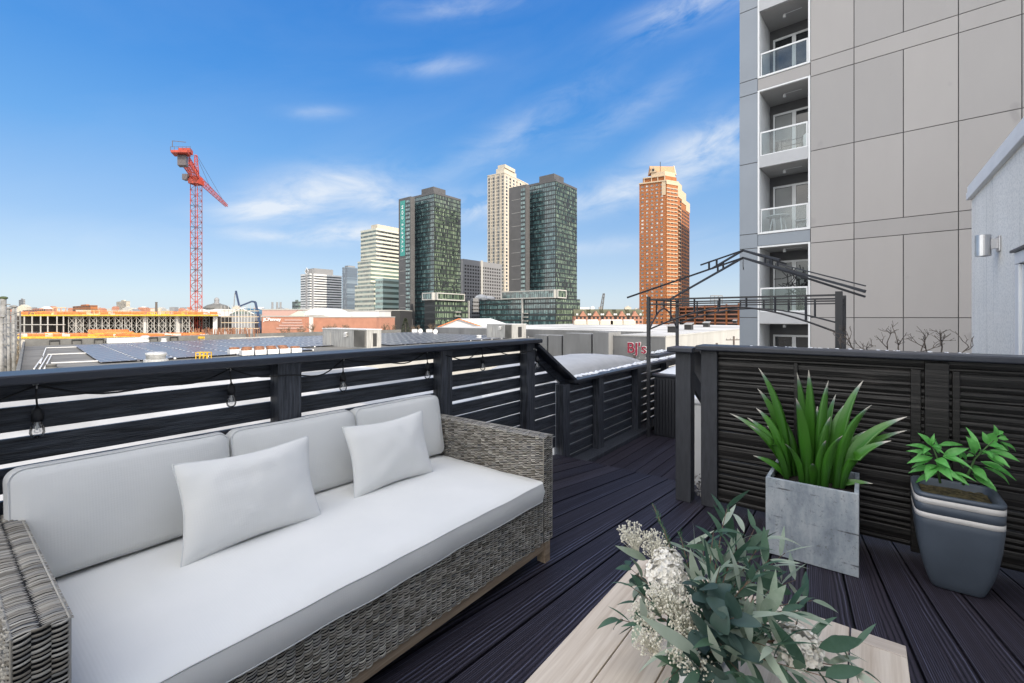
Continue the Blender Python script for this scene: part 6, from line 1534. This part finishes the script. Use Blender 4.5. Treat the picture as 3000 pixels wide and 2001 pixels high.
for i in range(4): q = MB(); a_, c_ = at(834-8*i, 936+8*i, 239.9), at(884+2*i, 940+8*i, 239.9); q.obox(Vector((a_.x, 239.7, c_.z)), Vector((c_.x-a_.x, 0, 0)), Vector((0, .29, 0)), Z3*.8); q.build('pale_band', MT['pink'], ml)
slab_block('brick_store', 'plain salmon brick store right of the one with white lettering', 'building', 905, 1102, 930, 250, 40, MT['brick2'])
slab_block('pink_store', 'dusty pink box rising behind the lettered brick store', 'building', 768, 866, 908, 290, 40, MT['pink'])
slab_block('white_store', 'long white flat-roofed hall behind the brick stores', 'building', 866, 1110, 912, 300, 60, MT['white'])
slab_block('white_store', 'narrow white entrance block between the two brick stores', 'building', 893, 906, 925, 245, 20, MT['white'])
slab_block('parking_deck', 'dark low parking deck between the brick stores and the left glass tower', 'garage', 1100, 1172, 910, 330, 40, MT['dark'])
gd = thing('gabled_hall', 'pale green gabled roof between the pink store and the white hall', 'building', at(875, 920, 280)); c0, c1, cr = at(846, 925, 275), at(903, 925, 275), at(874, 911, 275); bk = Vector((0, 14, 0))
q = MB(); q.add([c0, c1, cr, c0+bk, c1+bk, cr+bk], [(0,1,2), (3,5,4), (0,2,5,3), (2,1,4,5)]); q.build('roof', pm('pale_green_metal_roof', (.42, .45, .38), .5), gd); q = MB(); q.obox(Vector((c0.x, 275.2, GZ)), Vector((c1.x-c0.x, 0, 0)), Vector((0, 12, 0)), Z3*(c0.z-GZ)); q.build('wall', MT['white'], gd)
wd = thing('white_vaulted_hall', 'white vaulted hall roof right of the brick stores', 'building', at(920, 925, 280)); q = MB(); pts = []
for k in range(13): a = math.pi*k/12; pts.append((at(935-46*math.cos(a), 928, 270).x, at(935, 928-26*math.sin(a), 270).z))
q.add([Vector((x_, 270, z_)) for x_, z_ in pts]+[Vector((x_, 296, z_)) for x_, z_ in pts], [tuple(range(12, -1, -1)), tuple(range(13, 26))]+[(k, k+1, 14+k, 13+k) for k in range(12)]); q.build('vault', MT['white'], wd)
# domed hall
dm = thing('domed_hall', 'white hall with a dark arched roof and a small dome right of the crane', 'building', at(614, 910, 330)); q = MB(); c = at(614, 905, 330)
q.obox(Vector((c.x-9, 330, GZ)), (18, 0, 0), (0, 16, 0), Z3*(c.z-GZ)); q.build('wall', MT['white'], dm)
q = MB(); q.lathe(Vector((c.x, 338, c.z)), [(9, 0), (8.2, 1.5), (6, 3), (3.2, 3.8)], 20); q.build('arched_roof', MT['parapet'], dm, smooth=True)
q = MB(); q.lathe(Vector((c.x, 338, c.z+3.7)), [(2.6, 0), (2.6, .6), (1.6, .8), (1.6, 3.0), (1.8, 3.1), (1.4, 4.2), (.6, 4.9), (0, 5.1)], 14); q.build('dome', MT['galv'] if 'galv' in MT else MT['grid'], dm)
gh = thing('glass_gable', 'glazed greenish gable with white ribs between the crane and the pink store', 'building', at(708, 915, 300)); c0, c1, cr = at(672, 920, 300), at(745, 920, 300), at(708, 903, 300); bk = Vector((0, 20, 0)); q = MB(); q.add([c0, c1, cr, c0+bk, c1+bk, cr+bk], [(0,1,2), (3,5,4), (0,2,5,3), (2,1,4,5)]); q.build('glass_roof', MT['gl_off'], gh)
q = MB(); 
for k in range(9): x_ = c0.lerp(c1, k/8); zt_ = c0.z+(cr.z-c0.z)*(1-abs(k/4-1)); q.bar(Vector((x_.x, 299.8, GZ)), Vector((x_.x, 299.8, zt_)), .3)
q.bar(c0, cr, .5); q.bar(cr, c1, .5); q.build('ribs', MT['white'], gh)
q = MB(); q.obox(Vector((c0.x, 300.3, GZ)), Vector((c1.x-c0.x, 0, 0)), (0, 18, 0), Z3*(c0.z-GZ)); q.build('wall', MT['grid'], gh)
slab_block('long_mall_hall', 'long pale hall with a grey roof behind the crane and the pump boom', 'building', 640, 1000, 907, 360, 40, MT['pale'])

# ---------------------------------------------------------------- construction site
cs = thing('construction_frame', 'unfinished concrete building with two decks edged in yellow and orange', 'building', Vector((-125, 150, GZ)))
def X_(px, D): return (px-CX)/F*D
xl, xr = X_(52, 128), X_(600, 128)
q = MB(); q.prism([(X_(58, 128), 128), (X_(600, 128), 128), (X_(640, 186), 186), (X_(58, 186), 186)], GZ, -4.2); q.build('lower_deck_slab', MT['con'], cs)
q = MB(); q.prism([(X_(60, 150), 150), (X_(640, 150), 150), (X_(640, 186), 186), (X_(60, 186), 186)], 1.7, 2.15); q.build('upper_slab', MT['con'], cs)
q = MB(); q.obox(Vector((X_(50, 172), 172, -4.19)), Vector((X_(640, 172)-X_(50, 172), 0, 0)), (0, 8, 0), Z3*5.85); q.build('shade_backing', MT['conshade'], cs)  # dark sheet put in for the shade between the decks
q = MB(); q.obox(Vector((X_(60, 150), 149.6, 1.75)), Vector((X_(640, 150)-X_(60, 150), 0, 0)), (0, .38, 0), Z3*.42); q.obox(Vector((X_(56, 128), 127.6, -4.6)), Vector((X_(600, 128)-X_(56, 128), 0, 0)), (0, .38, 0), Z3*.55); q.build('yellow_edge', MT['yellow'], cs)
q = MB()
for z_, D, a_, b_ in ((2.16, 149.9, 60, 640), (-4.18, 127.9, 56, 600)):
    x_ = X_(a_, D)
    while x_ < X_(b_, D): q.bar(Vector((x_, D, z_)), Vector((x_, D, z_+1.1)), .09); x_ += 2.4
    for zz in (.55, 1.05): q.bar(Vector((X_(a_, D), D, z_+zz)), Vector((X_(b_, D), D, z_+zz)), .07)
    x_ = X_(a_, D)
    while x_ < X_(b_, D)-2:
        if random.random() < .55: q.obox(Vector((x_, D+.1, z_+.1)), (2.2, 0, 0), (0, .05, 0), (0, 0, .85))
        x_ += 2.4
q.build('orange_guards', MT['orange'], cs)
for px in (424, 518, 628): q = MB(); p = at(px, 945, 152); q.obox(Vector((p.x-.45, 152, -4.18)), (.9, 0, 0), (0, .9, 0), (0, 0, 5.87)); q.build('concrete_column', MT['white'], cs)
for px in (70, 93, 118, 139, 166, 185): q = MB(); p = at(px, 945, 149.2); q.obox(Vector((p.x-.12, 149.2, -4.18)), (.24, 0, 0), (0, .24, 0), (0, 0, 5.8)); q.build('steel_prop', MT['pale'], cs)
q = MB(); q.obox(Vector((X_(60, 149), 149.0, -1.2)), Vector((X_(190, 149)-X_(60, 149), 0, 0)), (0, .15, 0), (0, 0, .25)); q.build('tie_beam', MT['pale'], cs)
shr = thing('shoring_tower', 'pale X-braced shoring tower between the two construction decks', 'shoring tower', (0, 0, 0), 'shoring towers under the upper construction deck')
fr_ = MB(); w = 2.3
for sx in (-w/2, w/2):
    for sy in (0, 1.8): fr_.bar((sx, sy, 0), (sx, sy, 5.85), .14)
fr_.build('upright', MT['pale'], shr); xb = MB()
for k in range(2):
    z0, z1 = .4+2.7*k, 2.9+2.7*k
    for sy in (0, 1.8): xb.bar((-w/2, sy, z0), (w/2, sy, z1), .10); xb.bar((w/2, sy, z0), (-w/2, sy, z1), .10); xb.bar((-w/2, sy, z1), (w/2, sy, z1), .12)
xb.build('cross_brace', MT['pale'], shr)
fi = True
for row, D in ((0, 151), (1, 162)):
    for px in ([211, 234, 273, 310, 348, 376, 410, 442, 476, 509, 545] if row == 0 else range(222, 640, 62)):
        loc = Vector((X_(px, D), D, -4.18))
        if fi: shr.location = loc; fi = False
        else: dup(shr, loc)
cl = [('orange', 'orange formwork stack on the lower construction deck'), ('white', 'white bundle of formwork on the lower construction deck'), ('lumber', 'raw lumber stack on the lower construction deck'), ('yellow', 'yellow beam stack on the lower construction deck')]
for k in range(70):
    c, lab = random.choice(cl); D = random.uniform(129, 147); p = Vector((X_(random.uniform(62, 590), D), D, -4.18)); L, W_, h = random.uniform(1.5, 7), random.uniform(.8, 2), random.uniform(.25, .8)
    q = MB(); n_ = random.randint(2, 4)
    for i in range(n_): q.obox(p+Vector((random.uniform(-.2, .2)-L/2, 0, h*i/n_)), (L, random.uniform(-.3, .3), 0), (0, W_, 0), (0, 0, h/n_*.8))
    tag(q.build('material_stack', MT[c], None), lab, 'building materials', 'stacks of building materials on the lower deck')
for i, (x0_, x1_, D, z_, h) in enumerate([(258, 362, 146, -2.9, .5), (272, 376, 143, -3.4, .45)]):
    q = MB()
    for j in range(3): q.obox(Vector((X_(x0_, D), D+j*.7, z_-.75)), Vector((X_(x1_, D)-X_(x0_, D), 0, 0)), (0, .5, 0), (0, 0, h+.5))
    tag(q.build('formwork_beam', MT['orange'], None), ['long orange beam bundle raised on the lower construction deck', 'long orange beam bundle lying nearer the lower deck edge'][i], 'beam bundle')
for k in range(46):
    c = random.choice(['orange', 'lumber', 'con', 'brick2', 'yellow']); D = random.uniform(151, 180); px = random.uniform(62, 600); h = random.uniform(.6, 2.2)*(1.3 if px < 170 else .8)
    p = Vector((X_(px, D), D, 2.16)); L = random.uniform(1, 7); q = MB(); q.obox(p, (L, 0, 0), (0, 1.2, 0), (0, 0, h*.25)); [q.bar(p+Vector((L*i/3, .6, 0)), p+Vector((L*i/3, .6, h)), .14) for i in range(4)]; q.bar(p+Vector((0, .6, h)), p+Vector((L, .6, h)), .16)
    tag(q.build('formwork_prop', MT[c], None), {'orange': 'orange formwork frame', 'lumber': 'timber formwork frame', 'con': 'grey formwork frame', 'brick2': 'rust-red formwork frame', 'yellow': 'yellow formwork frame'}[c]+' standing on the upper construction deck', 'formwork', 'formwork frames on the upper deck')
rb = MB()
for k in range(160): p = at(random.uniform(560, 765), 950, random.uniform(135, 150)); rb.bar(Vector((p.x, p.y, -4.6)), Vector((p.x+random.uniform(-.2, .2), p.y, random.uniform(-2.8, -1.8))), .10)
o = rb.build('rebar', MT['rust'], None); tag(o, 'thicket of rusty rebar standing right of the crane', 'rebar'); o['kind'] = 'stuff'
q = MB(); q.obox(Vector((X_(556, 134), 134, GZ)), Vector((X_(770, 134)-X_(556, 134), 0, 0)), (0, 25, 0), Z3*(-4.65-GZ)); tag(q.build('foundation_block', MT['con'], None), 'rough concrete foundation block under the rusty rebar', 'foundation')
sc2 = thing('scaffold', 'tangled pale scaffold with timber decks right of the crane', 'scaffold', at(700, 945, 155)); q = MB()
for i in range(10):
    for j in range(5): p = Vector((X_(648, 155)+i*1.25, 155, -4.6+2.0*j)); q.bar(p, p+Vector((1.25, 0, 0)), .10); q.bar(p, p+Z3*2.0, .10)
q.build('tubes', MT['pale'], sc2); q = MB(); [q.obox(Vector((X_(648, 155), 155, -2.6+2*j)), (12, 0, 0), (0, 1.6, 0), (0, 0, .2)) for j in range(4)]; q.build('planks', MT['lumber'], sc2)

# tower crane
ck = thing('tower_crane', 'tall red and grey tower crane rising from the construction site', 'crane', Vector((X_(575, 160), 160, GZ)))
def lattice(mb, p, q_, w0, w1, n, r, up=Z3):
    p, q_ = Vector(p), Vector(q_); d = (q_-p).normalized(); s_ = d.cross(up)
    if s_.length < .05: s_ = Vector((1, 0, 0))
    s_.normalize(); u_ = s_.cross(d).normalized(); prev = None
    for i in range(n+1):
        t = i/n; c = p.lerp(q_, t); w = (w0+(w1-w0)*t)/2; k4 = [c+s_*a*w+u_*b_*w for a, b_ in ((-1, -1), (1, -1), (1, 1), (-1, 1))]
        for k in range(4): mb.bar(k4[k], k4[(k+1) % 4], r*.8)
        if prev:
            for k in range(4): mb.bar(prev[k], k4[k], r*1.5); mb.bar(prev[k], k4[(k+1) % 4], r*.8) if (i+k) % 2 else mb.bar(prev[(k+1) % 4], k4[k], r*.8)
        prev = k4
cb_ = Vector((X_(575, 160), 160, 0)); zt = zat(541, 160)
for k in range(8):
    q = MB(); z0 = GZ+(zt-GZ)*k/8; z1 = GZ+(zt-GZ)*(k+1)/8; lattice(q, cb_+Z3*z0, cb_+Z3*z1, 2.4, 2.4, 4, .11); q.build('mast_section', MT['cranered' if k in (0, 1, 2) else 'cranemix'], ck)
    if k > 2: q = MB(); [q.bar(cb_+Vector((sx, sy, z0+.3)), cb_+Vector((sx, sy, z1-1.6)), .20) for sx, sy in ((-1.2, -1.2), (1.2, -1.2))]; q.build('red_chord', MT['cranered'], ck)
q = MB(); q.box(cb_+Z3*(zt+.05), 3.4, 3.4, 1.6); q.box(cb_+Z3*(zt+1.66), 2.8, 2.8, 1.0); q.build('slewing_ring', MT['cranered'], ck)
zj = zat(518, 160); near, far = at(530, 455, (zj-H)*F/(HZ-455)), at(664, 603, (zj-H)*F/(HZ-603)); jd = (far-near).normalized()
q = MB(); lattice(q, near+jd*4, cb_+Z3*zj-jd*1, 2.2, 2.0, 9, .17); q.build('counter_jib', MT['cranered'], ck)
q = MB(); lattice(q, cb_+Z3*zj, far, 1.6, 0.9, 22, .085); q.build('jib', MT['cranered'], ck)
q = MB(); q.obox(near+jd*-1+Vector((-2.8, 0, .6)), (5.0, 0, 0), jd*4, Z3*.7); q.obox(near+jd*1+Vector((-1.0, 0, 1.31)), (3.6, 0, 0), jd*3, Z3*1.3); q.build('machinery_deck', MT['cranered'], ck)
q = MB(); q.obox(near+jd*1+Vector((-1.4, 0, -2.6)), (2.6, 0, 0), jd*2.6, Z3*3.1); q.build('counterweight', MT['cranedark'], ck)
q = MB(); [q.bar(near+Vector((-3.2+1.2*i, 0, 1.3)), near+Vector((-3.2+1.2*i, 0, 2.6)), .1) for i in range(6)]; q.bar(near+Vector((-3.2, 0, 2.6)), near+Vector((3, 0, 2.6)), .1); q.bar(near+Vector((-2.6, 0, 2.6)), near+Vector((-2.6, 0, 4.4)), .15); q.bar(near+Vector((-2.6, 0, 4.4)), near+Vector((1.5, 0, 4.0)), .15); q.build('deck_railing', MT['cranedark'], ck)
q = MB(); q.box(cb_+Vector((-2.6, -1.2, zt+1.2)), 1.8, 1.8, 2.0); q.build('cab', MT['cranedark'], ck)
hd = at(574, 454, 158); q = MB(); lattice(q, cb_+Z3*(zj+1.1), hd, 1.5, .6, 6, .13); q.build('tower_head', MT['cranered'], ck)
q = MB(); [q.tube([hd+Vector((o_x, 0, 0)), cb_+Z3*zj+(far-cb_-Z3*zj)*f_+Z3*.7], .055, 5) for o_x, f_ in ((0, .42), (.3, .88))]; q.tube([hd, near+jd*6+Z3*1], .06, 5); q.build('tie_cable', MT['cranedark'], ck)
# concrete pump boom
pbm = thing('concrete_pump_boom', 'folded dark blue concrete pump boom reaching up right of the crane', 'pump boom', at(762, 965, 170)); pp = [(762, 965), (757, 925), (748, 885), (738, 883), (703, 897), (700, 893), (691, 852)]
q = MB(); [q.bar(at(*pp[i], 170), at(*pp[i+1], 170),   .62 if i < 3 else .5) for i in range(len(pp)-1)]; q.build('boom_sections', MT['blue'], pbm)
q = MB(); q.tube([at(691, 852, 170), at(688, 862, 170), at(685, 900, 170)], .16, 6); q.build('hose', MT['grid'], pbm)

# ---------------------------------------------------------------- far left poles and brush
for i, (px, py, D, w, lab) in enumerate([(10, 875, 62, .30, 'tallest galvanised pole at the left edge with a lamp-like head'), (24, 905, 66, .22, 'thin galvanised pole right of the tallest one at the left edge'), (40, 900, 70, .2, 'weathered pole nearest the construction site at the left edge'), (2, 930, 58, .3, 'pole cut by the left picture edge')]):
    p = at(px, py, D); t_ = thing('galvanised_pole', lab, 'pole', Vector((p.x, p.y, GZ))); q = MB(); q.tube([Vector((p.x, p.y, GZ)), p], [w*1.2, w], 10); q.build('shaft', MT_pole, t_, smooth=True)
    for k in range(3): q = MB(); q.bar(p-Vector((.9, 0, .8+1.3*k)), p+Vector((.9, 0, -.8-1.3*k)), .14); q.build('crossarm', MT_pole, t_)
    q = MB(); q.ball(p+Z3*.1, .38, 10, 6, sc=(1.4, 1, .6)); q.build('pole_head', MT['conif'] if i == 0 else MT_pole, t_, smooth=True)
lt_ = thing('lattice_gantry', 'pale lattice gantry of posts and bars behind the galvanised poles', 'gantry', at(30, 980, 75)); q = MB()
for i in range(8): p = at(-25+i*12, 912+random.uniform(-5, 10), 78+i); q.bar(Vector((p.x, p.y, GZ)), p, .16)
for k in range(9): a_, b_ = at(-30, 920+k*17, 78), at(62, 926+k*14, 86); q.bar(a_, b_, .10); q.bar(a_, b_+Z3*-2.0, .08)
q.build('posts_and_bars', MT_pole, lt_)
def bare_tree(root, hgt, seed, mat, spread=.75, lev=5, name='crown'):
    random.seed(seed); tr, cr = MB(), MB()
    def br_(p, d, L, r, l):
        e = p+d*L; (tr if l >= lev-1 else cr).tube([p, p.lerp(e, .5)+rvec(L*.05), e], [r, r*.85, r*.7], 5 if l > 1 else 3, cap=False)
        if l == 0: return
        for k in range(3 if l > 1 else 4): br_(e if k else p.lerp(e, .7), (d+rvec(spread)+Z3*.15).normalized(), L*random.uniform(.6, .8), r*.62, l-1)
    br_(Vector(ORG[root.name]), Z3, hgt*.28, hgt*.024, lev); tr.build('trunk', mat, root); cr.build(name, mat, root)
tr_spots = [(920, 955, 225, 9.0), (945, 958, 225, 8.5), (880, 958, 222, 7.5), (975, 958, 228, 9), (1000, 955, 230, 8), (850, 960, 218, 6.5), (1120, 955, 240, 8), (1140, 957, 240, 7.5), (1225, 957, 250, 7), (1260, 958, 260, 7), (1735, 950, 290, 11), (1765, 950, 290, 10), (1800, 950, 300, 11), (1830, 950, 300, 11), (1855, 950, 300, 10), (40, 1040, 80, 9), (12, 1050, 76, 8), (55, 1000, 95, 9)]
tpro = []
for k in range(3):
    t_ = thing('bare_tree', 'leafless brown street tree among the low buildings beyond the store roofs', 'tree', (0, 0, 0), 'leafless trees beyond the store roofs'); bare_tree(t_, 10.0, 50+k, MT['tree']); tpro.append(t_)
for i, (px, py, D, h) in enumerate(tr_spots):
    loc = Vector((X_(px, D), D, GZ)); s_ = (zat(py-32*(230/D)**.4, D)-GZ)/10.5
    lab = None if px > 100 else 'leafless tree in the brush at the far left edge'
    if i < 3: r = tpro[i]; r.location = loc; r.scale = (s_*.8, s_*.8, s_)
    else: dup(tpro[i % 3], loc, i*1.7, label=lab, scale=(s_*.8, s_*.8, s_))
random.seed(99)
cf = thing('conifer', 'dark green conifer at the foot of the bannered glass tower', 'tree', at(1188, 960, 235)); c = at(1188, 960, 235); q = MB(); q.tube([Vector((c.x, c.y, GZ)), Vector((c.x, c.y, c.z+3.5))], [.3, .08], 6); q.build('trunk', M['bark'], cf); q = MB()
for k in range(900):
    t = random.random()**.7; a = random.uniform(0, 6.28); zz = GZ+1+(c.z+4.2-GZ)*t*.98; r = (1-t)*4.2*random.uniform(.5, 1); p = Vector((c.x+r*math.cos(a), c.y+r*math.sin(a), zz)); q.leaf(p, (math.cos(a), math.sin(a), random.uniform(-.4, .3)), Z3+rvec(.4), random.uniform(.5, 1.0), .35, seg=2)
q.build('crown', MT['conif'], cf)
br2 = MB()
for k in range(5200):
    px = random.uniform(-60, 66); D = random.uniform(95, 230); p = Vector((X_(px, D), D, GZ+random.uniform(0, 1.0)+3.5*random.random()**2)); br2.leaf(p, rvec()+Z3*.6, rvec(), random.uniform(.8, 2.6), random.uniform(.08, .3), seg=2)
o = br2.build('dry_brush', pm('dry_brush_stalks', (.20, .155, .10), .9, var=.4, c2=(.42, .36, .27), vs=.8), None); tag(o, 'tangle of dry brown brush below the galvanised poles at the left edge', 'brush'); o['kind'] = 'stuff'

# ---------------------------------------------------------------- skyline
q = MB(); rows = []
for j in range(4):
    r = []
    for i in range(90):
        px = -900+i*48; D = 1700+j*500; top_ = 14+9*mnoise.noise(Vector((i*.21, j*.5, 2)))+4*mnoise.noise(Vector((i*.9, j, 5)))
        if px < 900: top_ += 8
        z_ = (GZ if j == 0 else [0, .75, 1.0, .9][j]*top_); r.append(Vector((X_(px, D), D, z_)))
    rows.append(r)
q.grid(rows); struct(q.build('hills', MT['hill']))
def far_block(name, label, x0, x1, yt, D, mat, win=None, nb=6, nf=8, group=None):
    bk = Blk(x0, x0+(x1-x0)*.72, x1, D); t_ = thing(name, label, 'building', bk.C+Z3*GZ, group); zt = bk.z(yt); q = MB(); bk.core(q, GZ, zt); q.build('wall', mat, t_)
    q = MB(); bk.part(q, bk.wl*.3, bk.wl*.6, bk.wr*.2, bk.wr*.7, zt, zt+(zt-GZ)*.05+1); q.build('roof_box', mat, t_)
    if win:
        for f in 'LR':
            w = bk.ax(f)[2]; q = MB(); zz = [GZ+(zt-GZ)*(i+.5)/nf for i in range(nf)]
            n_ = nb if f == 'L' else max(2, nb//2)
            for z_ in zz:
                for j in range(n_): bk.fb(q, f, w*(j+.25)/n_, w*(j+.75)/n_, z_, z_+(zt-GZ)/nf*.45, .01, .2)
            q.build('window_rows', win, t_, kind='stuff')
    return t_
far_block('apartment_slab', 'beige apartment slab on the far skyline left of the crane', 341, 381, 882, 1500, MT['tan'], MT['dark'], 9, 14)
far_block('brick_tower_block', 'small grey-brown tower block on the far skyline at the left', 55, 74, 877, 1600, MT['grid'], MT['dark'], 4, 12)
far_block('brick_mill', 'long red brick block on the skyline above the left of the construction decks', 66, 160, 905, 900, MT['brick2'], MT['dark'], 14, 4)
far_block('brick_mill', 'orange brick block on the skyline above the middle of the construction decks', 213, 286, 894, 1100, MT['brick'], MT['dark'], 12, 5)
far_block('green_glass_block', 'small dark green block just left of the striped office', 856, 882, 883, 800, MT['gl_off'], MT['dark'], 5, 6)
cmn = thing('chimney', 'lone thin brick chimney on the skyline left of the crane', 'chimney', at(458, 900, 1000)); p = at(458, 887, 1000); q = MB(); q.tube([Vector((p.x, p.y, GZ)), p], [3.0, 2.0], 8); q.build('shaft', M['bark'], cmn); q = MB(); q.lathe(p+Z3*.02, [(2.4, 0), (2.4, 1.5), (1.2, 1.5)], 8); q.build('rim', M['bark'], cmn)
hb = []
cols_ = [MT['pale'], MT['brick2'], MT['tan'], MT['white'], MT['grid']]; nms = ['pale', 'brick', 'tan', 'white', 'grey']
for k in range(150):
    px = random.uniform(-30, 850) if k < 100 else random.uniform(1690, 2160); D = random.uniform(1000, 1900); i = k % 5; y_ = random.uniform(899, 914)
    z1 = zat(y_, D); w = random.uniform(9, 26); p = Vector((X_(px, D), D, GZ)); q = MB(); q.obox(p, (w, 0, 0), (0, 12, 0), Z3*(z1-GZ))
    if k % 2: q.add([p+Z3*(z1-GZ), p+Vector((w, 0, z1-GZ)), p+Vector((w/2, 0, z1-GZ+w*.25)), p+Vector((0, 12, z1-GZ)), p+Vector((w, 12, z1-GZ)), p+Vector((w/2, 12, z1-GZ+w*.25))], [(0,1,2), (3,5,4), (0,2,5,3), (2,1,4,5)])
    tag(q.build('hillside_house', cols_[i], None), f'small {nms[i]} house among many on the far hillside skyline', 'house', 'small houses on the far hillside')
fc = thing('distant_crane', 'tiny pale crane jib leaning on the skyline left of the brick tower', 'crane', at(1765, 915, 600)); q = MB(); lattice(q, at(1760, 915, 600), at(1769, 860, 600), 3.5, 2.0, 8, .5); q.build('jib', MT['pale'], fc); q = MB(); q.bar(at(1769, 860, 600), at(1762, 880, 600), .4); q.build('cable', MT['grid'], fc)
for k, (px, w_) in enumerate([(798, 3), (812, 3), (822, 3)]):
    p = at(px, 885, 420); q = MB(); q.tube([Vector((p.x, p.y, GZ)), p], .9, 8); tag(q.build('exhaust_stack', MT['grid'], None), 'thin grey exhaust stack on the mall skyline left of the striped office', 'stack', 'exhaust stacks on the mall skyline')
